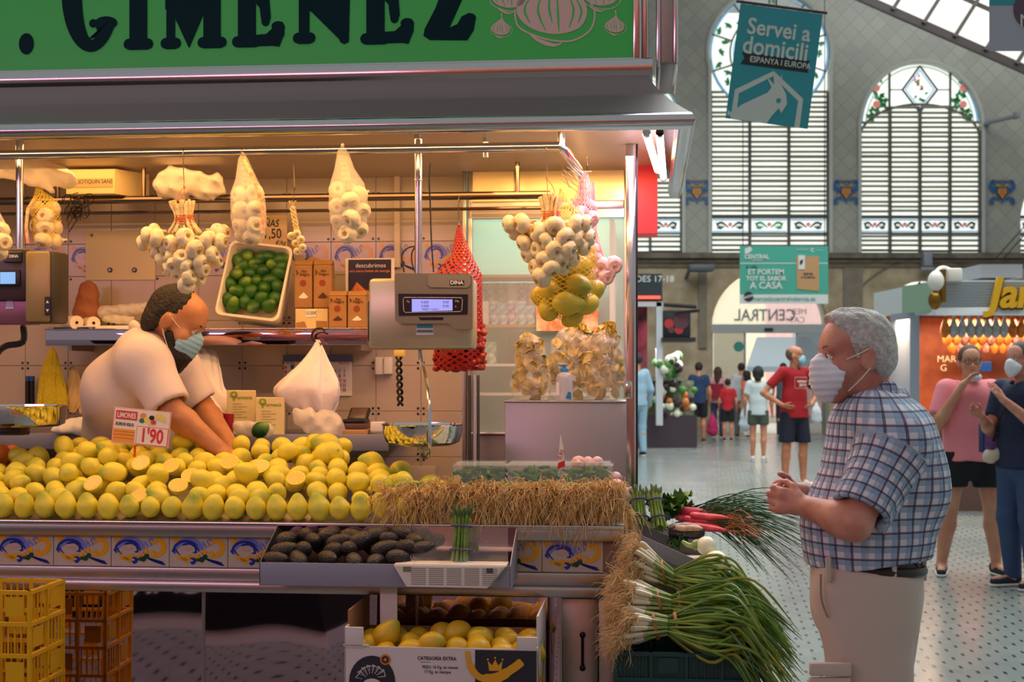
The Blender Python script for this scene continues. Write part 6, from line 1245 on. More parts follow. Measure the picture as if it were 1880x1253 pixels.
for r_, row in enumerate(days):
    for c_, d_ in enumerate(row):
        x, z = cp(590+8.4*(c_-1), 682+8.7*r_)
        if d_: text(cal, str(d_), .021, FM @ Matrix.Translation((x, z, 0)), 2 if (c_ == 6 or d_ == 15) else 3, .0004, bold=.0004, sx=.75)
        elif c_ > 0: cal.ext([(x+.006*math.cos(a), z+.006*math.sin(a)) for a in np.linspace(0, 5.5, 10)], .0004, 5, FM)
for k in range(7): x, z = cp(624+k*2.8, 664); cal.ext([(x-.002, z-.012), (x, z-.012), (x, z+.010), (x-.002, z+.010)], .0003, 3, FM)
for k in range(6): x, z = cp(526+k*2.8, 664); cal.ext([(x-.002, z-.012), (x, z-.012), (x, z+.010), (x-.002, z+.010)], .0003, 3, FM); x, z = cp(525, 675+k*8); cal.ext([(x-.005, z-.006), (x+.003, z-.006), (x+.003, z+.006), (x-.005, z+.006)], .0003, 2, FM)
x, z = cp(537, 674); cal.ext([(x-.008, z-.01), (x+.008, z-.01), (x+.008, z+.01), (x-.008, z+.01)], .0003, 4, FM)
cal.build('page', [M_['paper'], mat('calendar_header', '#5a6c98', .5), M_['red'], M_['ptag'], mat('calendar_blue', '#2c80b0', .5), mat('calendar_ochre', '#b09040', .5)], t, smooth=False)
# hanging white carrier bag and its black hook
v = 1.12; hk = MB().tube([S(586+15*math.cos(a)*.9, 616-13*math.sin(a), v) for a in np.linspace(.6, 4.4, 12)]+[S(590, 632, v), S(585, 640, v)], .0045, 8); hk.single('bag_hook', M_['black'], 'black S-hook on the shelf lip holding the white bag', 'hook', frame=ST)
m_wb = mat('white_carrier_bag', '#efe4e6', .35, bump=.5, bs=10, alpha=.96, spec=.6)
def pleat(name, label, cat, prof, m, fl=.55, seed=0, np_=7, deep=.22, ad=.006, base=None, grp=None):
    """limp cloth or film hanging from a gathered top: (px, py, half width px, v)"""
    r_ = np.random.RandomState(seed); ph = r_.uniform(0, 6, 9); n = 72; Q_ = []; P = [(S(a, b_, d_), c/(F/(4.7+d_+.1))) for a, b_, c, d_ in prof]
    pts = spl([Vector((p.x, p.z, h)) for p, h in P], 6); v0 = [prof[0][3]+(prof[-1][3]-prof[0][3])*i/(len(pts)-1) for i in range(len(pts))]; vs = []
    for i, q in enumerate(pts):
        t_ = i/(len(pts)-1); am = deep*(1-.55*t_)
        for j in range(n):
            a = 2*math.pi*j/n; f = 1+am*abs(math.sin(np_*a/2+ph[0]+t_*1.2))-am*.5+.10*math.sin(3*a+ph[1]+t_*5)+.05*math.sin(11*a+ph[2]+9*t_); vs.append((q.x+q.z*f*math.cos(a), v0[i]+q.z*f*fl*math.sin(a), q.y+ad*math.sin(5*a+ph[3])*t_*2+ad*math.sin(9*a+ph[4]+t_*8)))
    k = len(pts); mb = MB().add(vs, [(i*n+j, i*n+(j+1) % n, (i+1)*n+(j+1) % n, (i+1)*n+j) for i in range(k-1) for j in range(n)]+[tuple(range(n-1, -1, -1)), tuple(range((k-1)*n, k*n))]); return mb.single(name, m, label, cat, grp, frame=ST)
m_wb2 = mat('white_film', '#efe4e6', .32, bump=.35, bs=22, spec=.6)
pleat('carrier_bag', 'white carrier bag hanging full from the black hook on the shelf', 'bag', [(583, 626, 3, v), (583, 640, 9, v), (578, 665, 24, v), (569, 695, 47, v), (566, 718, 58, v), (574, 742, 46, v), (584, 764, 20, v), (586, 772, 5, v)], m_wb2, seed=2)
bag('plastic_bag', 'cloudy plastic bag slumped behind the lemons under the carrier bag', [rc(s3(560, 770, 1.05), s3(605, 795, 1.05), .05, .055, q=((0, 1, 0), .6)), rc(s3(600, 760, 1.1), s3(620, 785, 1.05), .03, .03)], m=m_bag, seed=6, a=.010)
pleat('bag_of_bags', 'white plastic bag bundle hanging behind the vendor', 'bag', [(360, 640, 8, 1.3), (372, 648, 24, 1.3), (376, 680, 28, 1.28), (382, 715, 30, 1.26), (402, 745, 36, 1.2), (418, 762, 20, 1.2)], m_wb2, seed=5, fl=.4)
for (x0, y0, x1, y1, v, wh) in ((416, 717, 469, 796, 1.12, 'behind'), (469, 730, 522, 796, 1.06, 'in front, to the right')):
    A, B = S(x0, y1+20, v), S(x1, y0, v); mb = MB().rbox((A.x, v, A.z), (B.x, v+.012, B.z), .003); cx = (A.x+B.x)/2; FM = face((cx, v-.001, B.z)); mb.ext([(-.030+.016*math.cos(a), -.018+.014*math.sin(a)) for a in np.linspace(0, 5.8, 16)], .0004, 1, FM); mb.ext([(-.034, -.025), (-.026, -.025), (-.026, -.045), (-.034, -.04)], .0004, 1, FM)
    mb.ext([(-.038, -.016), (-.022, -.016), (-.022, -.020), (-.038, -.020)][::-1], .0008, 0, FM); mb.ext([(-.032, -.010), (-.028, -.010), (-.028, -.026), (-.032, -.026)][::-1], .0008, 0, FM); text(mb, 'Farmacia', .020, FM @ Matrix.Translation((.012, -.030, 0)), 1, .0004, bold=.0002)
    for k in range(6): mb.ext([(-.035, -.055-k*.011), (.005+.02*(k % 2), -.055-k*.011), (.005+.02*(k % 2), -.0575-k*.011), (-.035, -.0575-k*.011)][::-1], .0004, 2, FM)
    mb.single('pharmacy_bag', [mat('pharmacy_paper', '#e8d8a0', .7), mat('pharmacy_green', '#8aa42c', .6), mat('pharmacy_lines', '#b8b070', .6)], 'paper bag printed Farmacia with a green cross, '+wh, 'paper bag', 'pharmacy bags', frame=ST, smooth=False)
# back work surface under the wall, card terminal, clutter
ws_ = thing('back_shelf', 'low steel work shelf along the tiled wall at the vendor side', 'shelf', (-.8, 1.3, S(700, 800, 1.0).z), ST); w0, w1 = UL+.02, S(712, 800, .98).x; wz_ = S(700, 800, .98).z
MB().rbox((w0, 1.0, wz_-.006), (w1, VB-.002, wz_), .002).build('board', M_['satin'], ws_); MB().rbox((w0, .98, S(700, 829, .98).z), (w1, 1.0, wz_+.003), .004).build('front_edge', M_['grey'], ws_)
c = S(654, 770, 1.12); t = thing('card_terminal', 'black card payment terminal tilted on a stack left of the steel pan', 'card reader', (c.x, 1.12, wz_), ST)
MB().rbox((c.x-.05, 1.06, wz_+.045), (c.x+.045, 1.18, wz_+.06), .004).build('base', M_['black'], t); mm_ = Matrix.Translation((c.x, 1.14, c.z)) @ Euler((R(40), 0, R(-6))).to_matrix().to_4x4(); MB().rbox((-.04, -.045, -.008), (.045, .06, .012), .006, 0, mm_).build('housing', M_['black'], t); MB().rbox((-.032, -.01, .0125), (.037, .052, .0135), .001, 0, mm_).build('screen', mat('terminal_screen', '#5c4a40', .25), t)
mb = MB(); mb.rbox((c.x-.06, 1.04, wz_), (c.x+.06, 1.2, wz_+.02), .003).rbox((c.x-.055, 1.045, wz_+.021), (c.x+.05, 1.19, wz_+.044), .003, 1); mb.rbox((c.x+.07, 1.06, wz_+.012), (c.x+.12, 1.12, wz_+.05), .003, 2)
mb.single('stack_of_boxes', [mat('tan_box', '#b88a58', .6), mat('dark_box', '#5c4034', .5), M_['white']], 'small stack of flat boxes under the card terminal', 'boxes', frame=ST)
A, B = S(697, 688, VB-.03), S(718, 656, VB-.03); MB().rbox((A.x-.02, VB-.035, A.z), (A.x+.018, VB, B.z), .004).rbox((A.x+.020, VB-.045, A.z+.002), (A.x+.055, VB, B.z), .004).single('wall_socket', M_['white'], 'pair of white wall switches under the hanging scale', 'switch', frame=ST)
mb = MB(); a, b = S(732, 655, 1.3), S(735, 745, 1.3)
for k in range(2): mb.tube([a+(b-a)*s+V(.010*math.cos(s*22+k*3.14), .010*math.sin(s*22+k*3.14), 0) for s in np.linspace(0, 1, 50)], .0055, 6)
mb.single('black_braid', M_['cable'], 'black twisted cord hanging on the wall under the scale', 'cord', frame=ST); 
mb = MB().rbox(S(723, 655, 1.2), V(S(742, 0, 1.2).x, 1.24, S(0, 642, 1.2).z), .003); mb.single('yellow_block', mat('pale_yellow_plastic', '#e0c060', .5), 'small pale yellow block above the black cord', 'block', frame=ST)
# markers, net sacks, bag stack, left
for px, wh in ((51, 'left'), (59, 'right')): a, b = S(px, 742, VB-.06), S(px, 700, VB-.06); t = thing('marker_pen', wh+' one of two black markers with blue caps on the wall', 'marker', a, ST, 'wall markers'); MB().cyl(a, b, .011).build('barrel', M_['black'], t); MB().cyl(b, b+V(0, 0, .022), .0115).build('cap', mat('blue_cap', '#2452a0', .4), t)
pleat('net_sack', 'yellow green empty net sack hanging on the wall left of the vendor', 'bag', [(97, 640, 3, 1.35), (96, 655, 10, 1.35), (93, 690, 20, 1.35), (94, 730, 27, 1.35), (95, 752, 28, 1.35)], mat('yellow_mesh_cloth', '#c8b418', .7, bump=.6, bs=90), seed=3, fl=.4, np_=16)
pleat('paper_sack', 'pale straw coloured sack hanging beside the yellow net sack', 'bag', [(134, 676, 3, 1.38), (138, 700, 12, 1.38), (136, 735, 21, 1.38), (130, 755, 16, 1.38)], mat('straw_sack', '#d0b070', .7), seed=4, fl=.4)
bag('stack_of_bags', 'stack of folded white bags behind the left pan', [rc(s3(110, 790, .95), s3(170, 792, .95), .035, .035, q=((0, 0, 1), .6)), rc(s3(125, 778, .98), s3(160, 774, .98), .03, .03, q=((0, 0, 1), .6))], m=M_['paper'], a=.008)
MB().cyl(S(418, 795, .95), S(420, 760, .95), .022, n=20).single('red_can', mat('red_can', '#a01822', .35), 'dark red can behind the vendor\'s left hand', 'can', frame=ST)
bag('plastic_bag', 'small clear bag with a green lime behind the lemons', [rc(s3(440, 785, .9), s3(490, 790, .9), .028, .03)], m=m_bag, seed=12, a=.008)
p = S(477, 790, .86); o = put('lime', lem_me[1].copy(), 'single dark green lime behind the lemon heap near the pharmacy bags', 'lime', None, p, (0, 1, 0), sc=.9); o.data.materials[0] = m_lime
# ---------------------------------------------------------------- bags of crisps and soap bottle on the chest
m_film = mat('clear_film', '#f4f0e0', .12, alpha=.22, bump=1, bs=22, spec=1); m_cr = mat('yellow_crisps', '#d0b448', .5, col2='#a08c2c', vs=40)
def crispbag(label, prims, n, seed):
    r_ = np.random.RandomState(seed); c = prims[0]['a']; t = thing('crisp_bag', label, 'bag of crisps', (c[0], c[1], bt), ST); bag('film', '', prims, m=m_film, a=.010, f=30, parent=t, seed=seed)
    mb = MB(); k = 0
    while k < n:
        P = prims[r_.randint(len(prims))]; s = r_.rand(); q = P['a']+(P['b']-P['a'])*s; rr = (P['r1']+(P['r2']-P['r1'])*s)*.86; d = r_.normal(size=3); d /= np.linalg.norm(d); d[1] = -abs(d[1]) if r_.rand() < .7 else d[1]; p = q+d*rr*r_.uniform(.75, 1)
        R0 = Matrix.Translation(Vector(p)) @ Euler(tuple(r_.uniform(0, 6, 3))).to_matrix().to_4x4(); rad = r_.uniform(.016, .026)
        mb.lathe([(.0001, 0), (rad*.5, rad*.08), (rad, rad*.35), (rad, rad*.40), (rad*.5, rad*.14), (.0001, .002)], 9, 0, R0, lambda a, t_: 1+.15*math.sin(3*a)); k += 1
    mb.build('crisps', m_cr, t)['kind'] = 'stuff'
    return t
v = 1.02
crispbag('clear bag of yellow crisps with a tied top, front left on the steel chest', [rc(s3(975, 705, v-.06), s3(975, 640, v-.06), .085, .06), rc(s3(975, 640, v-.06), s3(968, 622, v-.06), .03, .012)], 170, 1)
crispbag('clear bag of yellow crisps in the middle behind the soap bottle', [rc(s3(1045, 695, v+.06), s3(1050, 640, v+.06), .10, .085), rc(s3(1060, 625, v+.06), s3(1060, 605, v+.06), .06, .02)], 190, 2)
crispbag('clear bag of yellow crisps with a white tie at the right on the chest', [rc(s3(1108, 700, v-.03), s3(1108, 650, v-.03), .09, .085), rc(s3(1108, 635, v-.03), s3(1118, 600, v-.03), .06, .02)], 190, 3)
c = S(1036, 732, BV+.05); t = thing('soap_dispenser', 'clear hand gel bottle with a blue pump on the steel chest', 'bottle', (c.x, BV+.05, bt), ST); Z = Matrix.Translation((c.x, BV+.05, bt)) @ Matrix.Diagonal((1, .65, 1, 1))
MB().lathe([(.0001, 0), (.030, .0), (.0325, .006), (.0325, .082), (.028, .098), (.016, .106), (.013, .112)], 28, 0, Z).build('bottle', mat('clear_gel_bottle', '#cfd0da', .1, alpha=.55), t)
MB().lathe([(.013, .108), (.015, .108), (.015, .122), (.006, .124), (.006, .134), (.0001, .134)], 20, 0, Z).rbox((c.x-.026, BV+.043, bt+.132), (c.x+.012, BV+.057, bt+.139), .002).build('pump', mat('blue_pump', '#3a8cc4', .4), t)
l_ = MB().ext([(-.030, .02), (-.018, .02), (-.018, .07), (-.030, .07)], .0006, 0, face((c.x, BV+.027, bt))); l_.ext([(.006, .008), (.028, .004), (.028, .03), (.016, .034)], .0006, 1, face((c.x, BV+.0275, bt))); l_.build('label', [M_['white'], mat('blue_label', '#1878a8', .4)], t, smooth=False)
# poles leaning left of the chest
for k, px in enumerate((868, 877, 884)): a, b = S(px+8, 870, 1.15+k*.02), S(px-6, 690, 1.30+k*.02); a.z = 0; a.y = .95; MB().cyl(a, b, .006+.002*(k == 1)).single('broom_handle', [M_['black'], M_['grey'], M_['dark']][k], ['leftmost thin black', 'middle grey', 'right dark grey'][k]+' handle leaning in the corner beside the glass partition', 'handle', 'handles in the corner', frame=ST)
MB().bb((S(800, 880, VB).x, VB-.01, S(0, 900, VB).z), (S(802, 880, VB).x+.004, VB, S(0, 850, VB).z)).rbox((S(700, 880, VB).x, VB-.012, S(0, 900, VB).z), (S(800, 880, VB).x, VB-.001, S(0, 851, VB).z), .003).single('wall_plate', M_['tilew'], 'pale grey cover plate low on the tiled wall behind the pan', 'wall plate', frame=ST)
# ---------------------------------------------------------------- lemon carton in front of the cabinets
CV = -.42; A, B = S(632, 1200, CV), S(986, 1212, CV); zt = S(800, 1190, CV).z; zc0 = S(650, 1163, CV).z
fx0, fx1, cd = A.x, B.x, .36
# the carton stands on another one below the frame
bxw = mat('white_cardboard', '#d8ccc8', .75, var=.08, vs=4); bxb = mat('brown_cardboard', '#9a6c44', .8, bump=.2, bs=30); nv_ = mat('box_navy_print', '#20222c', .6); ye = mat('box_yellow_print', '#e0a018', .6)
t = thing('fruit_carton', 'white cardboard box of lemons with a black panel and gold crown, before the cabinets', 'carton', ((fx0+fx1)/2, CV+cd/2, zt-.22), ST)
zb3 = zt-.24
def hollow(mb, x0, x1, y0, y1, za, zb_, th=.006):
    mb.rbox((x0, y0, za), (x1, y0+th, zb_), .001, 0); mb.rbox((x0, y1-th, za), (x1, y1, zb_), .001, 1); mb.rbox((x0, y0, za), (x0+th, y1, zb_), .001, 0); mb.rbox((x1-th, y0, za), (x1, y1, zb_), .001, 0); mb.bb((x0, y0, za), (x1, y1, za+.005), 1); return mb
mb = hollow(MB(), fx0, fx1, CV, CV+cd, zb3, zt)
bz = S(800, 1166, CV+cd).z
mb.rbox((fx0, CV+cd-.006, zt-.02), (fx1, CV+cd, bz), .001, 1); mb.rbox((fx0, CV+.05, zt-.01), (fx0+.006, CV+cd, zt+.10), .001, 1); mb.rbox((fx1-.006, CV+.05, zt-.01), (fx1, CV+cd, zt+.09), .001, 0)
mb.build('box_walls', [bxw, bxb], t, smooth=False)
k = 1/600
for nm, x0, x1, h in (('corner_flap', fx0, fx0+.058, zc0-zt+.018), ('corner_flap', fx1-.06, fx1, zc0-zt-.003)): MB().rbox((x0, CV-.004, zt-.004), (x1, CV+.006, zt+h), .002).rbox((x0, CV-.004, zt-.004), (x0+.006 if x0 < fx0+.01 else x0, CV+.06, zt+h), .002).build(nm, bxw, t)
MB().rbox((fx0-.002, CV-.004, zt), (fx0+.075, CV+.002, zt+.006), .001).build('inner_flap', bxw, t); MB().rbox((fx0+.07, CV+.20, zt-.05), (fx0+.125, CV+.206, zt+.16), .002).rbox((fx0+.075, CV+.19, zt+.0), (fx0+.13, CV+.2, zt+.04), .002).build('inner_flap', bxw, t)
pr = MB(); FM = face((fx0, CV-.0012, zt))
pr.ext([(.395, -.24), (fx1-fx0-.002, -.24), (fx1-fx0-.002, -.004), (.395, -.004)], .0006, 0, FM)
for x, y, s, a in ((.455, -.035, 1, 0),): 
    pr.ext([(x-.018, y-.03), (x+.018, y-.03), (x+.022, y), (x+.009, y-.014), (x, y+.004), (x-.009, y-.014), (x-.022, y)], .0006, 1, FM @ Matrix.Translation((0, 0, .0008)))
    for dx, dy in ((-.022, .004), (0, .009), (.022, .004)): pr.ext([(x+dx+.003*math.cos(q), y+dy+.003*math.sin(q)) for q in np.linspace(0, 5.5, 8)], .0006, 1, FM @ Matrix.Translation((0, 0, .0008)))
ribbon(pr, spl([Vector(q) for q in ((.372, -.008), (.380, -.05), (.41, -.085), (.46, -.085), (.51, -.055), (.535, -.035))], 6), [.014]*6+[.02]*8+[.03]*8+[.025]*8+[.015], .0022, 1, FM)
text(pr, 'CATEGORÍA EXTRA', .0145, FM @ Matrix.Translation((.28, -.032, 0)), 0, .0004, sx=.9, bold=.0002); text(pr, 'PESO: 16 Kg. en menos', .0125, FM @ Matrix.Translation((.29, -.058, 0)), 0, .0004, sx=.9); text(pr, '17 Kg. en marque', .0125, FM @ Matrix.Translation((.282, -.072, 0)), 0, .0004, sx=.9); ribbon(pr, [(.23, -.043), (.26, -.043)], [.001, .001], .0006, 0, FM)
pr.ext([(.085+.070*math.cos(q), -.105+.078*math.sin(q)) for q in np.linspace(0, 6.1, 28)], .0006, 0, FM); pr.ext([(.125+.016*math.cos(q), -.038+.016*math.sin(q)) for q in np.linspace(0, 6.1, 22)], .0006, 3, FM @ Matrix.Translation((0, 0, .0008))); pr.ext([(.125+.011*math.cos(q), -.038+.011*math.sin(q)) for q in np.linspace(0, 6.1, 22)], .0006, 0, FM @ Matrix.Translation((0, 0, .0016))); pr.ext([(.125+.005*math.cos(q), -.038+.005*math.sin(q)) for q in np.linspace(0, 6.1, 22)], .0006, 3, FM @ Matrix.Translation((0, 0, .0024)))
for q in np.linspace(.5, 2.7, 7): ribbon(pr, [(.085+.02*math.cos(q), -.10+.02*math.sin(q)), (.085+.042*math.cos(q-.2), -.10+.042*math.sin(q-.2)), (.085+.05*math.cos(q+.3), -.10+.046*math.sin(q+.3)), (.085+.03*math.cos(q+.35), -.10+.03*math.sin(q+.35))], .004, .0014, 2, FM)
pr.ext([(.085+.034*math.cos(q), -.125+.03*math.sin(q)) for q in np.linspace(0, 3.14, 12)], .0006, 2, FM @ Matrix.Translation((0, 0, .0012)))
Rt = Matrix.Translation((fx1+.0012, CV, zt)) @ Matrix.Rotation(R(90), 4, 'Z') @ XZ
ribbon(pr, spl([Vector(q) for q in ((.03, -.01), (.05, -.08), (.12, -.13), (.22, -.12), (.30, -.03))], 6), [.02]*8+[.04]*10+[.02]*7, .0006, 1, Rt)
pr.build('printing', [nv_, ye, bxw, mat('box_orange_print', '#d07a20', .6)], t, smooth=False)
rg = np.random.RandomState(9)
for k_ in range(34):
    u = fx0+.045+(k_ % 8)*(fx1-fx0-.09)/7+rg.uniform(-.01, .01); vv = CV+.05+(k_//8)*.066+rg.uniform(-.008, .008); z = zt-.028+rg.uniform(-.008, .014)+(.03 if k_ in (3, 9, 13, 20, 27) else 0)
    if k_ >= 32: continue
    o = put('lemon', LVM[k_ % 7] if 'LVM' in globals() else lem_me[k_ % 7].copy(), 'lemon inside the white cardboard box before the cabinets', 'lemon', 'lemons in the cardboard box', (u, vv, z), tuple(rg.uniform(0, 3, 3)), sc=1.08); o.data.materials[0] = m_blem
mb = hollow(MB(), fx0+.003, fx1-.003, CV+.002, CV+cd-.002, .24, zb3-.002); mb.bb((fx0+.003, CV+.002, zb3-.006), (fx1-.003, CV+cd-.002, zb3-.002), 1); mb.single('closed_carton', [bxw, bxb], 'plain carton under the white lemon box', 'carton', frame=ST, smooth=False)
mb = hollow(MB(), fx0+.003, fx1-.003, CV+.002, CV+cd-.002, .0, .236); mb.bb((fx0+.003, CV+.002, .232), (fx1-.003, CV+cd-.002, .236), 1); mb.single('closed_carton', [bxw, bxb], 'lowest plain carton standing on the floor under the lemon box', 'carton', frame=ST, smooth=False)
# ---------------------------------------------------------------- plastic crates
def crate(label, x0, x1, y0, y1, za, zb_, m, nx, nz, cat='crate', solid=0):
    t = thing('plastic_crate', label, cat, ((x0+x1)/2, (y0+y1)/2, za), ST); 
    for nm, M_f, wd in (('front_lattice', Matrix.Translation((x0, y0, za)), x1-x0), ('back_lattice', Matrix.Translation((x0, y1-.012, za)), x1-x0), ('right_lattice', Matrix.Translation((x1, y0, za)) @ Matrix.Rotation(R(90), 4, 'Z'), y1-y0), ('left_lattice', Matrix.Translation((x0+.012, y0, za)) @ Matrix.Rotation(R(90), 4, 'Z'), y1-y0)):
        mb = MB(); h = zb_-za; n = nx if 'f' == nm[0] or 'b' == nm[0] else max(2, int(nx*.7))
        for i in range(n+1): x = .006+(wd-.012)*i/n; mb.bb((x-.005, 0, 0), (x+.005, .012, h), 0, M_f)
        for j in range(nz+1): z = .006+(h-.012)*j/nz; mb.bb((0, -.001, z-.006), (wd, .011, z+.006), 0, M_f)
        for i in range(n*5):
            x = wd*(i+.5)/(n*5)
            for j in range(nz):
                if (j+i//5) % 2 == 0: za_ = h*j/nz; mb.bb((x-.002, .003, za_), (x+.002, .009, za_+h/nz), 0, M_f)
        for i in range(n): 
            for j in range(nz):
                if (j+i) % 2: mb.bb((wd*(i+.22)/n, .004, h*(j+.2)/nz), (wd*(i+.78)/n, .008, h*(j+.8)/nz), 0, M_f)
        if solid: mb.bb((0, .0105, 0), (wd, .0118, h), 0, M_f)
        mb.build(nm, m, t, smooth=False)
    MB().bb((x0+.005, y0+.005, za), (x1-.005, y1-.005, za+.008)).build('base', m, t, smooth=False); return t
m_yc = mat('yellow_crate_plastic', '#d8a800', .45); m_gc = mat('green_crate_plastic', '#123f3c', .45)
yv = -.42; a = S(56, 1086, yv); yz = a.z
crate('yellow lattice plastic crate standing on end at the lower left edge', a.x-.42, a.x, yv, yv+.26, yz-.50, yz, m_yc, 4, 5)
crate('yellow lattice plastic crate on the floor under the other yellow one', a.x-.42, a.x, yv, yv+.26, 0, yz-.502, m_yc, 4, 2)
gv = -.36; a, b = S(1127, 1190, gv), S(1395, 1190, gv); gz = S(0, 1176, gv).z
crate('dark green lattice crate carrying the big spring onion bunches', a.x, b.x, gv, gv+.34, gz-.24, gz, m_gc, 4, 3, solid=1)
crate('dark green lattice crate below the upper green one, mostly out of frame', a.x, b.x, gv, gv+.34, gz-.482, gz-.242, m_gc, 4, 3, solid=1)
crate('dark green lattice crate standing on the floor, lowest of the green stack', a.x, b.x, gv, gv+.34, 0, gz-.484, m_gc, 4, 2, solid=1)
c = S(1400, 1215, gv+.15); mb = MB().add([tuple(S(1385, 1225, gv+.02)), tuple(S(1420, 1215, gv+.25)), tuple(S(1385, 1260, gv+.25)), tuple(S(1370, 1262, gv+.02))], [(0, 1, 2, 3)]).rbox((b.x-.03, gv+.02, gz-.05), (b.x+.03, gv+.30, gz-.045), .002)
mb.single('cardboard_liner', bxb, 'torn brown cardboard liner sticking out of the right side of the green crate', 'cardboard', frame=ST, smooth=False)
# ---- the three big bunches lying on the crate
m_ow = mat('onion_white_shaft', '#e8e2cc', .4, col2='#d8d0b0', vs=20); m_leafs = [mat('onion_green_leaf', '#4f7c2a', .5, col2='#7c9c34', vs=12), mat('onion_yellowed_leaf', '#a8a038', .5, col2='#6c8c30', vs=10), mat('onion_dark_leaf', '#3a6630', .5, col2='#5a8040', vs=12)]; m_bnd = mat('raffia_band', '#b07a44', .6, col2='#8c5c30', vs=50)
def big_bunch(label, c0, c1, v, n, endx, spread, seed):
    """c0 bulbs (px), c1 binding (px), leaves fan out to endx px"""
    rg = np.random.RandomState(seed); A = S(*c0, v); Bd = S(*c1, v); t = thing('spring_onion_bunch', label, 'spring onions', (Bd.x, v, min(Bd.z, A.z)-.04), ST, 'big spring onion bunches on the green crate')
    wh = MB(); rt = MB(); lv = [MB(), MB(), MB()]; bw_ = MB(); E = S(*endx, v)
    for k in range(n):
        a = k*2.4; q = math.sqrt((k+.5)/n); ry, rz = q*math.cos(a), q*math.sin(a)
        P0 = A+V(rg.uniform(-.03, .02), ry*.075, rz*.062); P2 = Bd+V(0, ry*.035, rz*.030); P1 = (P0+P2)/2+V(0, ry*.008, rz*.006)
        d = (P1-P0).normalized(); wh.tube([P0-d*.006, P0, P0+d*.014, P0+(P2-P0)*.45], [.003, .0085, .0088, .0056], 8); bw_.tube([P0+(P2-P0)*.45, P2], [.0056, .0045], 7)
        beard(rt, P0-d*.004, (-1, ry*.5-.25, rz*.4+.05), .075, .007, 42, rg, .35, .0009)
        for j in range(4):
            e = E+V(rg.uniform(-.10, .05), rg.uniform(-.16, .10), spread*(rz+rg.uniform(-.9, .9))); m1 = P2+(E-Bd)*.35+V(0, ry*.06-.02, rz*.05+rg.uniform(-.02, .04)+.02); m2 = (m1+e)/2+V(0, rg.uniform(-.02, .02), .035+rg.uniform(-.01, .03))
            e.z -= abs(e.x-Bd.x)*.08; lv[rg.choice([0, 0, 1, 2, 0])].tube(spl([P2, m1, m2, e], 5), [.0036]*4+[.0050]*5+[.0040]*4+[.0022, .0014, .0008], 5)
    wh.build('onion_bulbs', m_ow, t)['kind'] = 'stuff'; bw_.build('stalks', mat_stk, t)['kind'] = 'stuff'; rt.build('root_beard', m_root2, t)['kind'] = 'stuff'
    for m_, L_ in zip(m_leafs, lv): L_.build('leaves', m_, t)['kind'] = 'stuff'
    ax = (Bd-A).normalized()
    for s in (-.035, .03):
        c = Bd+ax*s+V(0, 0, 0); MB().tube([c+V(-.008*math.sin(q), .042*math.cos(q), .038*math.sin(q)) for q in np.linspace(0, 6.28, 22)[:-1]], .0055, 6, closed=True).build('raffia_tie', m_bnd, t)
mat_stk = mat('onion_stalk_green', '#7fa048', .5, col2='#a8b878', vs=20)
big_bunch('top spring onion bunch on the green crate, sloping down to the right', (1182, 1030), (1236, 1064), -.10, 24, (1420, 1150), .05, 1)
big_bunch('middle spring onion bunch on the green crate with two raffia ties', (1160, 1100), (1232, 1110), -.22, 30, (1440, 1190), .07, 2)
big_bunch('lowest spring onion bunch lying directly on the green crate', (1160, 1150), (1225, 1150), -.30, 26, (1440, 1225), .08, 3)
# ---------------------------------------------------------------- side tray with asparagus, radishes, chives
su0 = UR+.01; A = S(1158, 985, .02); B = S(1330, 1062, .02)
t = thing('side_tray', 'grey steel tray sloping out from the right end of the counter', 'tray', ((A.x+B.x)/2, .3, B.z-.03), ST)
def slab(v0, v1, dz0, dz1, th=.004): return MB().add([(A.x, v0, A.z+dz0), (B.x, v0, B.z+dz0), (B.x, v1, B.z+dz0), (A.x, v1, A.z+dz0), (A.x, v0, A.z+dz1), (B.x, v0, B.z+dz1), (B.x, v1, B.z+dz1), (A.x, v1, A.z+dz1)], [(0, 3, 2, 1), (4, 5, 6, 7), (0, 1, 5, 4), (1, 2, 6, 5), (2, 3, 7, 6), (3, 0, 4, 7)])
slab(.02, .62, -.035, -.030).build('tray_floor', M_['grey'], t, smooth=False); slab(.02, .024, -.040, .018).build('tray_front', M_['grey'], t, smooth=False); slab(.20, .204, -.03, .035).build('divider', mat('divider_steel', '#6a6a66', .4, .7), t, smooth=False); slab(.616, .62, -.04, .02).build('tray_back', M_['grey'], t, smooth=False)
MB().add([(A.x, .03, A.z-.04), (B.x, .03, B.z-.04), (A.x, .03, A.z-.25), (A.x, .60, A.z-.04), (B.x, .60, B.z-.04), (A.x, .60, A.z-.25)], [(0, 2, 1), (3, 4, 5), (0, 1, 4, 3), (1, 2, 5, 4)]).build('bracket', M_['satin'], t, smooth=False)
for k, (x0, x1, wh) in enumerate(((1178, 1170, 'left'), (1212, 1198, 'right'))): asparagus('dark asparagus bunch leaning at the corner of the counter, '+wh+' of two', S(x0, 972, .26), S(x1, 893, .36), 15, .024, ST, 'asparagus bunches at the corner', seed=k+5)
m_on = mat('pale_round_onion', '#dfe4b4', .3, col2='#eef0d8', vs=9)
for px, py, r_, wh in ((1297, 1003, .033, 'upper'), (1315, 1034, .042, 'lower, larger')):
    c = S(px, py, .10 if r_ < .04 else .05); t = thing('white_onion', 'round pale green white onion at the end of the side tray, '+wh, 'onion', c, ST, 'round onions on the side tray'); MB().ell(c, (r_, r_, r_*.95), 24).build('bulb', m_on, t); MB().tube(spl([c+V(-r_*.8, 0, .004), c+V(-r_*1.7, .01, .0), c+V(-r_*2.4, .02, .012)], 4), [r_*.5]*3+[r_*.25]*4+[.006]*2, 8).build('stem', mat_stk, t)
m_rad = mat('radish_red', '#c8283c', .4, col2='#e06070', vs=25); m_rroot = mat('orange_rootlets', '#cc7a44', .7)
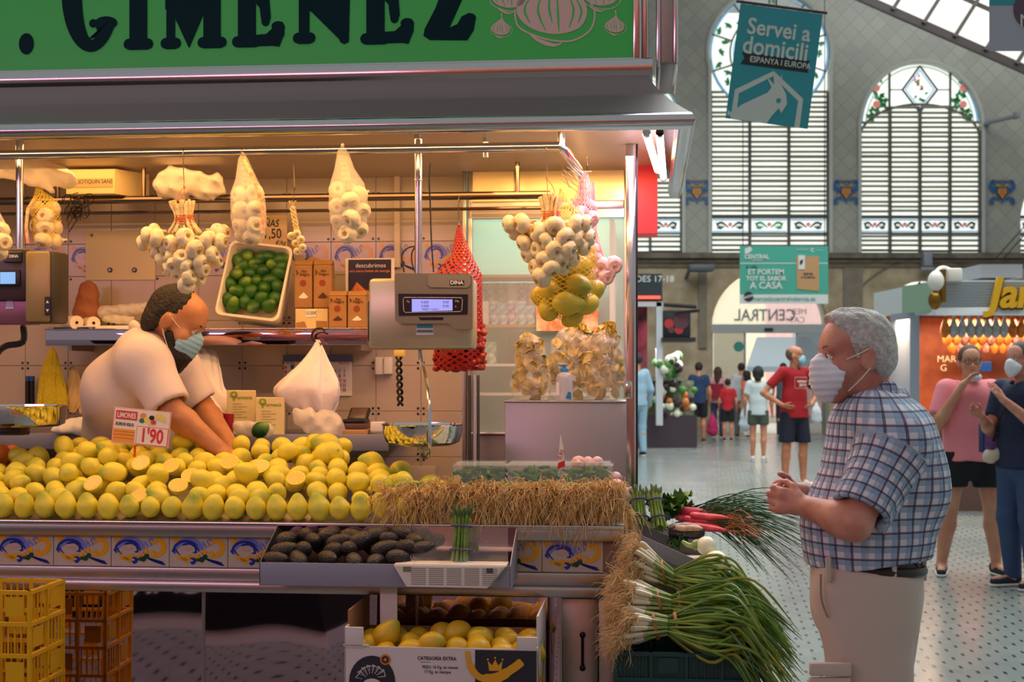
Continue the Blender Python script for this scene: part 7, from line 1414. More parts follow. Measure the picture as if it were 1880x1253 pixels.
rg = np.random.RandomState(3)
for k, (px, py) in enumerate(((1268, 938), (1280, 946), (1272, 955), (1290, 958), (1300, 950), (1284, 968), (1302, 970))):
    c = S(px, py, .38-.03*(k//2)); t = thing('radish', 'long red radish in the bunch on the side tray', 'radish', c, ST, 'red radishes on the side tray'); e = c+V(.05+rg.uniform(-.01, .02), rg.uniform(-.05, .02), rg.uniform(-.012, .006)); s = c-V(.06, -.02, -.006)
    MB().tube(spl([s, c, e, e+V(.05, rg.uniform(-.03, .03), -.01)], 4), [.007, .011, .0125, .013, .013, .0125, .011, .009, .006, .003, .002, .0015, .001], 10).build('root', m_rad, t)
    hr = MB()
    for j in range(9): hr.tube(spl([e, e+V(.05, rg.uniform(-.05, .05), rg.uniform(-.01, .03)), e+V(rg.uniform(.06, .16), rg.uniform(-.14, .05), rg.uniform(-.06, .04))], 4), .0009, 4)
    hr.build('rootlets', m_rroot, t)
def leafclump(label, c, n, L_, m, seed, sp=.5, name='leafy_greens', cat='greens', kind='stuff'):
    rg = np.random.RandomState(seed); mb = MB()
    for k in range(n):
        d = V(rg.uniform(-1, 1), rg.uniform(-1, .6), rg.uniform(.1, 1.2)).normalized(); b = Vector(c)+V(*rg.uniform(-.03, .03, 3)); l = L_*rg.uniform(.6, 1.1); s = d.cross(V(0, 0, 1)).normalized(); w_ = l*.33; vs = []
        for i in range(6):
            q = i/5; wd = w_*math.sin(math.pi*min(.98, q*.75+.2)); ctr = b+d*l*q+V(0, 0, -.25*l*q*q); vs += [tuple(ctr-s*wd+V(0, 0, .012*math.sin(k+i*2))), tuple(ctr+V(0, 0, -.006)), tuple(ctr+s*wd+V(0, 0, .012*math.cos(k+i*2)))]
        mb.add(vs, [(3*i+j, 3*i+j+1, 3*i+j+4, 3*i+j+3) for i in range(5) for j in (0, 1)])
    return mb.single(name, m, label, cat, frame=ST, kind=kind)
leafclump('leafy green radish tops on the side tray beside the asparagus', S(1232, 938, .42), 34, .095, mat('radish_leaf', '#5c8a2c', .5, col2='#2f6020', vs=20), 5)
leafclump('dark parsley under the halved aubergine on the side tray', S(1245, 990, .22), 40, .045, mat('parsley_leaf', '#285a20', .6, col2='#457a30', vs=30), 6)
c = S(1258, 975, .2); t = thing('halved_aubergine', 'halved aubergine wrapped in film, pale flesh up, on the side tray', 'aubergine', c, ST); MB().tube(spl([c+V(-.055, 0, 0), c, c+V(.065, 0, -.008)], 5), [.018, .022, .025, .026, .027, .028, .028, .027, .024, .018, .010], 14).build('skin', mat('aubergine_skin', '#33202c', .25), t); MB().ell(c+V(.005, -.012, .008), (.055, .018, .014), 18).build('flesh', mat('aubergine_flesh', '#d8b890', .5, col2='#b08860', vs=50), t)
mb = MB()
for k in range(150):
    b = S(1290, 950, .50)+V(rg.uniform(-.10, .02), rg.uniform(-.14, .06), rg.uniform(-.02, .02)); an = rg.uniform(-.5, .85); l = rg.uniform(.22, .42); e = b+V(l*math.cos(an*.9), -.05-rg.uniform(0, .25), -l*.55*math.sin(an)-.04+rg.uniform(-.03, .05)); mb.tube(spl([b, b+(e-b)*.5+V(0, 0, .045), e], 5), [.0022]*6+[.0018, .0015, .0012, .0008, .0004], 4)
mb.single('chives', mat('dark_chive_leaf', '#1f4a2c', .45, col2='#37663a', vs=12), 'long dark green chive leaves fanning out over the end of the side tray', 'chives', frame=ST, kind='stuff')
c = S(1266, 1018, .10); mb = MB().rbox((c.x-.06, .06, c.z-.03), (c.x+.05, .17, c.z-.012), .004); mb.single('paper_sheet', M_['paper'], 'crumpled white paper under the round onions on the side tray', 'paper', frame=ST)
# ---------------------------------------------------------------- facing stall behind the photographer (seen mirrored in the cabinets)
t = thing('facing_counter', 'pale and dark counter of the facing stall, seen mirrored in the steel cabinets', 'counter', (-3.5, 1.2, 0))
MB().bb((-5.6, .9, 0), (-1.6, 1.86, .13)).build('pale_base', mat('pale_base', '#b8aeb0', .4), t, smooth=False); MB().bb((-5.6, .9, .13), (-1.6, 1.9, 1.0)).build('dark_front', mat('dark_counter_front', '#0e0b12', .6, spec=.2), t, smooth=False); MB().bb((-5.6, .85, 1.0), (-1.55, 1.94, 1.04)).build('counter_top', M_['brushed'], t, smooth=False)
g = MB(); MR = Matrix.Translation((-2.6, 1.904, .34)) @ Matrix.Rotation(R(180), 4, 'Z') @ XZ; text(g, 'CARNE', .22, MR, 0, .003); g.build('lettering', M_['white'], t, smooth=False)
tag(MB().bb((-6.4, -3.0, 0), (2.2, -2.9, 3.6)).build('wall_reflector', mat('reflector_brown', '#b0643c', .6, col2='#5a3c48', vs=1.5), smooth=False), kind='structure')  # unseen wall added, height and brown shaped for its reflection in the steel
# ---------------------------------------------------------------- banners
TQ = mat('turquoise_banner', '#2f93a0', .6); BW = mat('banner_white', '#c9ccc8', .6); BK_ = mat('banner_black', '#1a2126', .6)
BY = 9.0; k_ = BY/F; c = w(1421, 122, BY); t = thing('hanging_banner', 'tilted turquoise banner reading Servei a domicili with a parrot in a house', 'banner', w(1404, 222, BY))
BM = Matrix.Translation(c) @ XZ @ Matrix.Rotation(R(-7.5), 4, 'Z') @ Matrix.Scale(k_, 4); q = lambda P: [(x, -y) for x, y in P][::-1]
MB().ext(q([(-76, -106), (76, -106), (76, 106), (-76, 106)]), 2, 0, BM).build('cloth', TQ, t, smooth=False)
pr = MB(); T = lambda x, y, z=2.6: BM @ Matrix.Translation((x, -y, z))
text(pr, 'Servei a', 42, T(0, -66), 0, .4, bold=.8, sx=.88); text(pr, 'domicili', 45, T(-2, -31), 0, .4, bold=.8, sx=.86)
pr.ext(q([(-62, -18), (64, -18), (58, -8), (64, 4), (-62, 4), (-56, -8)]), .6, 1, T(0, 0, 2.2)); text(pr, 'ESPANYA I EUROPA', 15, T(10, -7, 3.4), 0, .3, bold=.2, sx=.85)
for a in np.linspace(0, 6.28, 13)[:-1]: pr.ext([(-40+6*math.cos(a)+.8*math.cos(b), 7+6*math.sin(a)+.8*math.sin(b)) for b in (0, 1.5, 3, 4.5)], .3, 0, BM @ Matrix.Translation((0, 0, 3.2)))
P = [(-74, 96), (-62, 96), (-62, 55), (0, 14), (56, 55), (56, 106)]; ribbon(pr, [(x, -y) for x, y in P], [10]*6, 2.4, 0, BM)
pr.ext(q([(-70, 98), (-50, 78), (-25, 62), (-6, 50), (0, 40), (-12, 20), (4, 34), (0, 12), (12, 30), (16, 12), (18, 34), (28, 48), (32, 66), (24, 84), (18, 76), (8, 90), (0, 106), (-40, 106), (-66, 106)]), .5, 0, T(0, 0, 2.9)); pr.ext([(16+4.5*math.cos(a), -62+4.5*math.sin(a)) for a in np.linspace(0, 5.9, 14)], .4, 2, T(0, 0, 3.6))
pr.build('print', [BW, BK_, TQ], t, smooth=False)
rd = MB().tube([BM @ V(-84, 110, 0), BM @ V(84, 110, 0)], .010, 8); rd.cyl(BM @ V(-10, 112, 0), BM @ V(-10, 112, 0)+V(0, 0, .5), .004).build('hanging_rod', mat('rusty_rod', '#4a2e28', .6), t)
t = thing('hanging_banner', 'lilac grey banner cut by the top right corner of the frame', 'banner', w(1850, 92, 8)); M0 = face(w(1890, 40, 8)); k2 = 8/F; MB().ext([(-74*k2, -54*k2), (60*k2, -54*k2), (60*k2, 120*k2), (-74*k2, 120*k2)], .003, 0, M0).build('cloth', mat('lilac_banner', '#a8a8b8', .6), t, smooth=False)
pr = MB(); pr.ext([(-74*k2, 30*k2), (60*k2, 30*k2), (60*k2, 41*k2), (-74*k2, 41*k2)], .002, 0, M0 @ Matrix.Translation((0, 0, .003))); pr.ext([(30*k2*math.cos(a), 22*k2+34*k2*math.sin(a)) for a in np.linspace(0, 6, 24)], .002, 1, M0 @ Matrix.Translation((0, 0, .006))); text(pr, 'M', 34*k2, M0 @ Matrix.Translation((-.02, 0, .009)), 2, .0005); pr.build('print', [TQ, mat('plum_disc', '#5c4456', .6), BW], t, smooth=False)
# green delivery banner over the entrance
Y2 = 20.0; k3 = Y2/F; c = w(1439, 505, Y2); t = thing('hanging_banner', 'green banner reading ET PORTEM TOT EL SABOR A CASA with a paper bag', 'banner', w(1439, 557, Y2)); G = face(c) @ Matrix.Scale(k3, 4)
MB().ext(q([(-81, -53), (81, -53), (81, 36), (-81, 36)]), 1.5, 0, G).ext(q([(-81, 36), (81, 36), (81, 53), (-81, 53)]), 1.5, 1, G).ext(q([(-81, -22), (81, -22), (81, -20.5), (-81, -20.5)]), 1.8, 1, G).build('cloth', [mat('green_teal_banner', '#3f9a88', .6), BW], t, smooth=False)
pr = MB(); T = lambda x, y: G @ Matrix.Translation((x, -y, 2.2))
for s_, z_, x, y, m_ in (('CENTRAL', 11, -50, -33, 0), ('VALENCIA', 4.5, -50, -26.5, 0), ('si vols,', 8.5, -59, -15, 1), ('ET PORTEM', 13.5, -33, -5, 0), ('TOT EL SABOR', 11.5, -33, 7, 0), ('A CASA', 18, -33, 20, 0), ('mercadocentralvalencia.es', 11.5, 0, 44, 2)): text(pr, s_, z_, T(x, y), m_, .2, bold=.35 if z_ > 9 and m_ == 0 else 0, sx=.95)
pr.ext([(-65+9*math.cos(a), -40+9*math.sin(a)) for a in np.linspace(0, 6, 20)], .4, 1, G @ Matrix.Translation((0, 0, 2))); text(pr, 'NOVA', 6, G @ Matrix.Translation((-65, -40, 2.8)) @ Matrix.Rotation(.3, 4, 'Z'), 0, .2, bold=.2); pr.ext(q([(-72, -48), (-62, -52), (-58, -46), (-64, -40), (-72, -38)]), .4, 0, G @ Matrix.Translation((0, 0, 2)))
text(pr, 'C', 9, T(52, -45), 0, .2, bold=.4); text(pr, 'comerç', 4, T(66, -45), 0, .2); text(pr, 'AJUNTAMENT', 3.5, T(34, -46), 0, .2)
pr.ext(q([(22, -34), (64, -34), (64, 30), (24, 26)]), .6, 3, G @ Matrix.Translation((0, 0, 1.8))); pr.ext(q([(26, -36), (38, -36), (38, -10), (26, -10)]), .6, 0, G @ Matrix.Translation((0, 0, 2.6))); text(pr, 'SERVEI', 6, T(44, -1), 1, .4, bold=.2); text(pr, 'A DOMICILI', 5, T(44, 5), 1, .4, bold=.2); pr.ext(q([(29, -26), (35, -28), (33, -20), (29, -18)]), .4, 1, G @ Matrix.Translation((0, 0, 3.4)))
pr.build('print', [BW, BK_, mat('banner_teal_text', '#4f9a94', .6), mat('banner_bag_print', '#b0885c', .6)], t, smooth=False)
cb = MB()
for x in (-75, 75): cb.cyl(G @ V(x, 53, 0), G @ V(x, 53, 0)+V(0, 0, 4), .006)
cb.build('suspension_wire', M_['cable'], t)
# ---------------------------------------------------------------- ham stall at the right
HYY = 15.0; hx = lambda px: (px-940)/F*HYY; hz = lambda py: CZ+(HY-py)/F*HYY
t = thing('ham_stall', 'white roofed stall with golden lettering and rows of hanging hams', 'stall', (hx(1780), HYY+1, 0))
MB().bb((hx(1715), HYY, hz(568)), (hx(2050), HYY+2.5, hz(515))).add([(hx(1690), HYY+.6, hz(575)), (hx(1716), HYY-.05, hz(580)), (hx(2050), HYY-.05, hz(580)), (hx(2050), HYY-.02, hz(560)), (hx(1716), HYY-.02, hz(566)), (hx(1690), HYY+.6, hz(560))], [(0, 1, 4, 5), (1, 2, 3, 4)]).build('fascia', mat('white_slatted_fascia', '#c6ccd0', .5), t, smooth=False)
sl = MB(); 
for i in range(9): sl.bb((hx(1716), HYY-.015, hz(562-i*5.4)), (hx(2050), HYY, hz(562-i*5.4)+.006))
sl.build('fascia_ribs', mat('fascia_rib', '#8d959c', .5), t, smooth=False)
MB().bb((hx(1690), HYY+.4, 0), (hx(1708), HYY+1.2, hz(570))).build('shutter_side', mat('shutter_blue_grey', '#8f9cac', .5), t, smooth=False); MB().add([(hx(1680), HYY+.5, hz(520)), (hx(1716), HYY, hz(520)), (hx(1716), HYY, hz(572)), (hx(1680), HYY+.5, hz(572))], [(0, 3, 2, 1)]).build('green_side', mat('pale_green_panel', '#8aa890', .5), t, smooth=False)
MB().bb((hx(1705), HYY+1.6, 0), (hx(2050), HYY+1.7, hz(570))).build('back_wall', mat('warm_wood_wall', '#a8562c', .5, col2='#8c4424', vs=8), t, smooth=False); MB().bb((hx(1712), HYY+.1, 0), (hx(2050), HYY+.8, 1.05)).build('counter', mat('stall_counter', '#6a4a40', .4), t, smooth=False)
area('ham_stall_light', (hx(1830), HYY+.7, hz(583)), (0, 0, 0), (2.4, .5), 110, (1, .66, .42))
g = text(MB(), 'Jam', .44, Matrix.Translation((hx(1864), HYY-.05, hz(541))) @ XZ, 0, .03, bold=.012, sx=.95, shear=.25); g.build('gold_lettering', mat('golden_letters', '#e0a818', .4), t, smooth=False); text(MB(), 'Jam', .44, Matrix.Translation((hx(1866), HYY-.02, hz(543))) @ XZ, 0, .02, bold=.02, sx=.95, shear=.25).build('letter_shadow', mat('brown_letter_edge', '#4a3018', .5), t, smooth=False)
MB().rbox((hx(1822), HYY+.5, hz(682)), (hx(1850), HYY+.56, hz(664)), .01).build('screen', mat('till_screen', '#203a6a', .3, emis='#3a6ab0', es=.5), t)
g = text(MB(), 'MAR', .11, face((hx(1822), HYY+1.58, hz(658)))); text(g, 'G', .11, face((hx(1816), HYY+1.58, hz(676)))); g.build('wall_lettering', mat('lit_wall_letters', '#f8d8a0', .4, emis='#f8d8a0', es=.6), t, smooth=False)
ham = MB().lathe([(.0001, -.30), (.05, -.29), (.10, -.22), (.125, -.12), (.11, .0), (.07, .12), (.04, .22), (.028, .32), (.035, .36), (.0001, .38)], 16); ms = [mat('ham_silver', '#b9bfc0', .4, col2='#8c98a0', vs=12), mat('ham_amber', '#d8842c', .5, col2='#b0561c', vs=10), mat('ham_dark', '#6a3428', .5, col2='#d09080', vs=10)]
hm = []
for m_ in ms: o = ham.build('ham', m_); o.data = o.data.copy(); hm.append(o.data); bpy.data.objects.remove(o)
for row, (z_, yy, sc) in enumerate(((600, HYY+.35, .8), (612, HYY+.75, .9), (630, HYY+1.2, .8))):
    for i in range(11 if row else 10):
        px = 1735+i*15.5+row*6; c = V((px-940)/F*yy, yy, CZ+(HY-z_)/F*yy); kd = (0 if 1 <= i <= 7 else 1) if row == 0 else (1 if (i+row) % 3 else 2)
        put('ham', hm[kd], ['foil wrapped ham in the front row of the ham stall', 'amber coloured ham hanging in the ham stall', 'dark red ham hanging at the back of the ham stall'][kd], 'ham', ['foil wrapped hams', 'amber hams', 'dark hams'][kd], c, (0, R(random.uniform(-8, 8)), i), frame=Matrix(), sc=sc*.52)
rl_ = MB()
for yy in (HYY+.35, HYY+.75, HYY+1.2): rl_.cyl((hx(1712), yy, hz(574)), (hx(2050), yy, hz(574)), .015)
rl_.build('ham_rail', M_['dark'], t)
c = V(hx(1708), HYY-.2, hz(536)); t = thing('street_lamp', 'ornate white and golden globe lamp on the corner of the ham stall', 'lamp', c); MB().ell(c+V(0, 0, .10), (.085, .085, .11), 16).build('globe', M_['white'], t); MB().ell(c+V(-.01, 0, -.10), (.07, .07, .10), 14).cyl(c+V(.07, 0, -.12), c+V(.07, 0, .22), .035).build('golden_body', mat('lamp_brass', '#8a6428', .3, .9), t); MB().tube(spl([c+V(.0, 0, .18), c+V(.1, .1, .24), c+V(.25, .2, .20)], 5), .03, 8).rbox(c+V(.14, .05, .10), c+V(.30, .2, .24), .02).build('bracket', M_['white'], t)
t = MB().add([w(1655, 553, 15.6), w(1690, 515, 15.4), w(1690, 592, 15.4), w(1655, 553, 15.7), w(1690, 515, 15.5), w(1690, 592, 15.5)], [(0, 2, 1), (3, 4, 5), (0, 1, 4, 3), (1, 2, 5, 4), (2, 0, 3, 5)]); t.single('corner_sign', mat('slate_grey_sign', '#5c6668', .5), 'dark grey pointed sign on the left corner of the ham stall', 'sign', smooth=False)
MB().bb((hx(1812), HYY+.2, hz(508)), (hx(1890), HYY+.8, hz(483))).single('roof_unit', mat('grey_roof_unit', '#8f9094', .5), 'long grey cabinet on the roof of the ham stall', 'roof unit', smooth=False)
# ---------------------------------------------------------------- vegetable stall at the left, behind the steel post
VY2 = 27.0; vx = lambda px: (px-940)/F*VY2; vz = lambda py: CZ+(HY-py)/F*VY2
t = thing('vegetable_stall', 'distant fruit and vegetable stall with red light strip and white corner post', 'stall', (vx(1225), VY2+1, 0))
MB().bb((vx(1120), VY2, vz(553)), (vx(1216), VY2+2, vz(503))).build('dark_fascia', mat('dark_teal_fascia', '#16262c', .5), t, smooth=False); MB().bb((vx(1120), VY2-.05, vz(549)), (vx(1212), VY2-.01, vz(544))).build('red_light_strip', mat('red_neon', '#ff5040', .4, emis='#ff4838', es=2.2), t, smooth=False)
MB().bb((vx(1205), VY2, .45), (vx(1217), VY2+.15, vz(555))).bb((vx(1130), VY2, vz(563)), (vx(1215), VY2+.15, vz(554))).build('corner_post', mat('white_painted_post', '#b8bcc2', .5), t, smooth=False)
text(MB(), 'PARADES 17-18', .17, face((vx(1182), VY2-.02, vz(513)))).build('stall_number', BW, t, smooth=False)
MB().bb((vx(1120), VY2+.4, 0), (vx(1285), VY2+2, vz(765))).build('counter', mat('dark_veg_counter', '#3a2c34', .5), t, smooth=False); MB().bb((vx(1120), VY2+1.8, 0), (vx(1205), VY2+1.9, vz(553))).build('back_panel', mat('dim_red_panel', '#5c2028', .5, col2='#c84860', vs=3), t, smooth=False)
MB().rbox((vx(1216), VY2-.02, vz(620)), (vx(1268), VY2+.9, vz(570)), .03).build('picture_box', mat('dark_picture_box', '#1c1a22', .4), t); g = MB()
for px, py, r_, m_ in ((1228, 595, 9, 0), (1250, 590, 15, 1), (1246, 606, 8, 0), (1232, 606, 6, 1)): g.ext([(r_*.0103*math.cos(a), r_*.0103*math.sin(a)) for a in np.linspace(0, 6, 14)], .01, m_, face((vx(px), VY2-.03-.004*m_, vz(py))))
g.build('fruit_picture', [mat('picture_red', '#b02830', .5), mat('picture_plum', '#583038', .5)], t, smooth=False)
MB().bb((vx(1214), VY2-.1, vz(628)), (vx(1276), VY2+.9, vz(620))).tube([(vx(1218), VY2-.1, vz(560)), (vx(1275), VY2-.3, vz(565))], .04, 6).tube([(vx(1240), VY2-.1, vz(575)), (vx(1280), VY2-.3, vz(572))], .03, 6).build('awning_arm', M_['dark'], t)
MB().bb((vx(1196), VY2+.5, vz(700)), (vx(1262), VY2+1.8, vz(692))).bb((vx(1196), VY2+.9, vz(765)), (vx(1285), VY2+1.8, vz(700))).build('display_bank', mat('dark_display', '#3c4838', .6, col2='#6a7858', vs=9), t, smooth=False); g = MB(); rg = np.random.RandomState(2)
for k in range(26): g.ell((vx(rg.uniform(1206, 1250)), VY2+rg.uniform(-.05, .4), vz(rg.uniform(652, 688))), rg.uniform(.05, .11), 8, rg.choice([0, 0, 1, 2]))
for k in range(40): g.ell((vx(rg.uniform(1190, 1282)), VY2+rg.uniform(.3, .6), vz(rg.uniform(705, 765))), rg.uniform(.05, .09), 8, rg.choice([0, 1, 2, 3]))
g.single('distant_vegetables', [mat('lettuce_green', '#3c7a34', .6), mat('pale_vegetable', '#d8dcc0', .6), mat('aubergine_dark', '#30202c', .4), mat('orange_fruit', '#c8743c', .6)], 'mixed lettuces and vegetables heaped on the distant stall', 'vegetables', kind='stuff')
area('veg_stall_light', (vx(1230), VY2+.3, vz(640)), (0, 0, 0), (1.6, .4), 40, (1, .80, .85))
# ---------------------------------------------------------------- people
SK = {'tan': M_['skin'], 'light': mat('light_skin', '#cf9678', .5, col2='#bf8266', vs=9, sss=.08), 'old': mat('elder_skin', '#d0947c', .5, col2='#bc7462', vs=14, sss=.08, bump=.15, bs=70), 'vend': mat('vendor_skin', '#c98a60', .5, col2='#b57648', vs=12, sss=.08, bump=.08, bs=60)}
m_eye = mat('eye_white', '#e8e0d8', .3); m_iris = mat('eye_iris', '#2a1c14', .2); m_msk = mat('blue_face_mask', '#8fc0d8', .7, bump=.3, bs=40); m_wmsk = mat('white_face_mask', '#dfe3ec', .7, bump=.3, bs=30)
HAIRM = {}
def hairmat(c, c2, b=1.0):
    if c not in HAIRM: HAIRM[c] = mat('hair_'+c[1:], c, .6, col2=c2, vs=70, bump=b, bs=130)
    return HAIRM[c]
CLO = {}
def cloth(c, b=.35, bs=14):
    if c not in CLO: CLO[c] = mat('cloth_'+c[1:], c, .85, bump=b, bs=bs)
    return CLO[c]
def U(v): v = Vector(v); return v.normalized()
def head_frame(c, f, up=(0, 0, 1)):
    f = U(f); r = f.cross(Vector(up)).normalized(); u = r.cross(f); return Vector(c), f, r, u, Matrix((r, f, u)).transposed()   # columns right, forward, up
def head_prims(c, f, s=1, up=(0, 0, 1), fine=True):
    c, f, r, u, Rm = head_frame(c, f, up); P = lambda x, y, z: c+(r*x+f*y+u*z)*s
    o = [el(P(0, -.012, .025), (.077*s, .097*s, .098*s), Rm, .02), rc(P(0, .035, -.03), P(0, .062, -.10), .054*s, .026*s, .03, q=(r, 1.05)), el(P(0, .055, -.055), (.052*s, .045*s, .062*s), Rm, .02)]
    if fine:
        o += [el(P(0, .076, .028), (.052*s, .018*s, .02*s), Rm, .03), el(P(0, .050, .055), (.058*s, .036*s, .046*s), Rm, .03), rc(P(0, .084, .008), P(0, .109, -.030), .006*s, .0125*s, .012), el(P(.014, .100, -.032), (.009*s,)*3, Rm, .008), el(P(-.014, .100, -.032), (.009*s,)*3, Rm, .008),
              el(P(0, .094, -.056), (.024*s, .011*s, .007*s), Rm, .006), el(P(0, .091, -.069), (.021*s, .011*s, .008*s), Rm, .006), el(P(0, .080, -.100), (.024*s, .018*s, .016*s), Rm, .02),
              el(P(.045, .058, -.028), (.024*s, .024*s, .024*s), Rm, .02), el(P(-.045, .058, -.028), (.024*s, .024*s, .024*s), Rm, .02)]
    for e in (-1, 1): o += [el(P(e*.079, -.004, -.012), (.010*s, .019*s, .032*s), Matrix.Rotation(R(12*e), 3, u) @ Matrix.Rotation(R(-10), 3, r) @ Rm, .006), el(P(e*.086, -.012, -.006), (.005*s, .019*s, .030*s), Matrix.Rotation(R(25*e), 3, u) @ Rm, .006)]
    return o
def face_bits(t, c, f, s=1, up=(0, 0, 1), brow='#3a2a20', lips=True, open_=True):
    c, f, r, u, Rm = head_frame(c, f, up); P = lambda x, y, z: c+(r*x+f*y+u*z)*s
    for e in (-1, 1):
        MB().ell(P(e*.031, .079, .006), .0125*s, 14).build('eye', m_eye, t); MB().ell(P(e*.031, .0865, .005), .0062*s, 12).build('iris', m_iris, t)
        b = MB().tube(spl([P(e*.014, .095, .027), P(e*.032, .091, .033), P(e*.052, .075, .027)], 4), [.003*s]*3+[.0042*s]*3+[.0034*s]*2+[.0018*s], 6); b.build('eyebrow', hairmat(brow, brow), t)
        MB().tube(spl([P(e*.017, .090, .008), P(e*.032, .0925, .0165), P(e*.047, .083, .008)], 4), .0026*s, 6).build('eyelid', t_skin(t), t)
    if lips: MB().ell(P(0, .101, -.0565), (.0001, .0001, .0001), 6) and MB().add([], []).ell((0, 0, 0), (.021*s, .008*s, .0045*s), 14).build('lips', mat_lip, t, False, M=Matrix.Translation(P(0, .098, -.062)-BASE[t.name]) @ Rm.to_4x4())
mat_lip = mat('lips', '#a8605a', .4)
_ts = {}
def t_skin(t): return _ts.get(t.name, SK['light'])
def hand_prims(wr, d, palm, side, s=1, curl=.5, k=.006, fan=.0):
    """wr wrist, d finger direction, palm normal (direction the palm faces), side +1/-1 for the thumb side"""
    wr = Vector(wr); d = U(d); n = U(Vector(palm)-d*Vector(palm).dot(d)); x = d.cross(n)*side; o = []
    pc = wr+d*.048*s; o += [rc(wr, wr+d*.03*s, .021*s, .022*s, .012, q=(n, .75)), rc(wr+d*.03*s+x*.014*s, wr+d*.072*s+x*.020*s, .017*s, .014*s, .012, q=(n, .8)), rc(wr+d*.03*s-x*.014*s, wr+d*.068*s-x*.022*s, .017*s, .013*s, .012, q=(n, .8))]
    for i, (ox, L_) in enumerate(((.029, .066), (.010, .076), (-.009, .071), (-.028, .056))):
        b = wr+d*(.080-.004*abs(i-1))*s+x*ox*s; dd = (d+x*(.10-.07*i)*(.6+fan)).normalized(); l = L_*s; a = curl*.55
        p1 = b+(dd*math.cos(a)+n*math.sin(a))*l*.45; a2 = curl*1.35; p2 = p1+(dd*math.cos(a2)+n*math.sin(a2))*l*.33; a3 = curl*2.0; p3 = p2+(dd*math.cos(a3)+n*math.sin(a3))*l*.24
        o += [rc(b-d*.014*s, p1, .0095*s, .0088*s, k), rc(p1, p2, .0088*s, .0080*s, .003), rc(p2, p3, .0080*s, .0068*s, .003)]
    tb = wr+d*.022*s+x*.022*s; t1 = tb+(d*.62+x*.62+n*.35).normalized()*.036*s; t2 = t1+(d*.85+x*.25+n*.4).normalized()*.030*s; t3 = t2+(d*.9+x*.0+n*.45).normalized()*.022*s
    o += [rc(tb, t1, .014*s, .011*s, .010), rc(t1, t2, .0105*s, .0095*s, .004), rc(t2, t3, .0095*s, .0075*s, .003)]; return o
def arm_prims(sh, e, w_, r=(.052, .042, .028), k=.02): 
    sh, e, w_ = Vector(sh), Vector(e), Vector(w_); m_ = e+(w_-e)*.25; return [rc(sh, e, r[0], r[1]*.93, k), rc(e, m_, r[1], r[1]*1.02, k), rc(m_, w_, r[1]*1.0, r[2], k)]
def leg_prims(h, kn, an, toe, r=(.085, .056, .038), k=.025, foot=True):
    h, kn, an, toe = map(Vector, (h, kn, an, toe)); c = kn+(an-kn)*.28-U((toe-an)*V(1, 1, 0) if (toe-an).length > 0 else V(0, 1, 0))*.012
    o = [rc(h, kn, r[0], r[1], k), rc(kn, c, r[1]*.96, r[1]*1.02, k), rc(c, an, r[1]*1.0, r[2], k)]
    if foot: o += [rc(an+V(0, 0, -.035), toe, .040, .030, .03)]
    return o
def shoe(t, an, toe, m, sole=None, h=.009, s=1):
    an, toe = Vector(an), Vector(toe); d = U((toe-an)*V(1, 1, 0)); g = an.z-.08*s; a = V(an.x, an.y, g+.045*s)-d*.02*s; b = V(toe.x, toe.y, g+.036*s)
    o = sdf_mesh('shoe', [rc(a, b, .044*s, .036*s, .03), rc(a+V(0, 0, .03), a+V(0, 0, .045), .043*s, .040*s, .02)], h, m, t, clip=[((0, 0, g+.018), (0, 0, -1)), ((0, 0, a.z+.05), (0, 0, 1))])
    so = sdf_mesh('sole', [rc(V(a.x, a.y, g+.03), V(b.x, b.y, g+.03), .050*s, .042*s, .02)], h*.8, sole or M_['white'], o, clip=[((0, 0, g+.022), (0, 0, 1)), ((0, 0, g+.001), (0, 0, -1))])
    for v_ in so.data.vertices: v_.co += BASE[t.name]*-1
    return o
def facemask(t, c, f, m, s=1, up=(0, 0, 1), h=.005, low=0, loops=True):
    c, f, r, u, Rm = head_frame(c, f, up); P = lambda x, y, z: c+(r*x+f*y+u*(z+low))*s
    pr = [rc(P(0, .098, -.022), P(0, .088, -.098), .034*s, .030*s, .03), el(P(.030, .066, -.055), (.042*s, .040*s, .046*s), Rm, .03), el(P(-.030, .066, -.055), (.042*s, .040*s, .046*s), Rm, .03), el(P(0, .085, -.06), (.040*s, .048*s, .055*s), Rm, .02)]
    fold = lambda g: .0016*np.sin(((g-nv(c))@nv(u))*330)
    o = sdf_mesh('face_mask', pr, h, m, t, clip=[(P(0, .056, -.05), -f-u*.3), (P(0, 0, .012), u+f*-.15), (P(0, 0, -.125), -u-f*.2)], noise=fold)
    if loops:
        for e in (-1, 1): 
            for z0, z1 in ((-.008, .018), (-.095, -.035)): MB().tube(spl([P(e*.068, .050, z0), P(e*.084, .02, (z0+z1)/2), P(e*.091, -.008, z1)], 4), .0016*s, 5).build('mask_loop', M_['white'], t)
    return o
def fold(amp, f, seed=0, axes=(1, 1, .4)):
    r_ = np.random.RandomState(seed); k = r_.uniform(-1, 1, (6, 3))*f*nv(axes); ph = r_.uniform(0, 6, 6); return lambda g: amp*sum(np.sin(g@k[i]+ph[i]) for i in range(6))/2.5
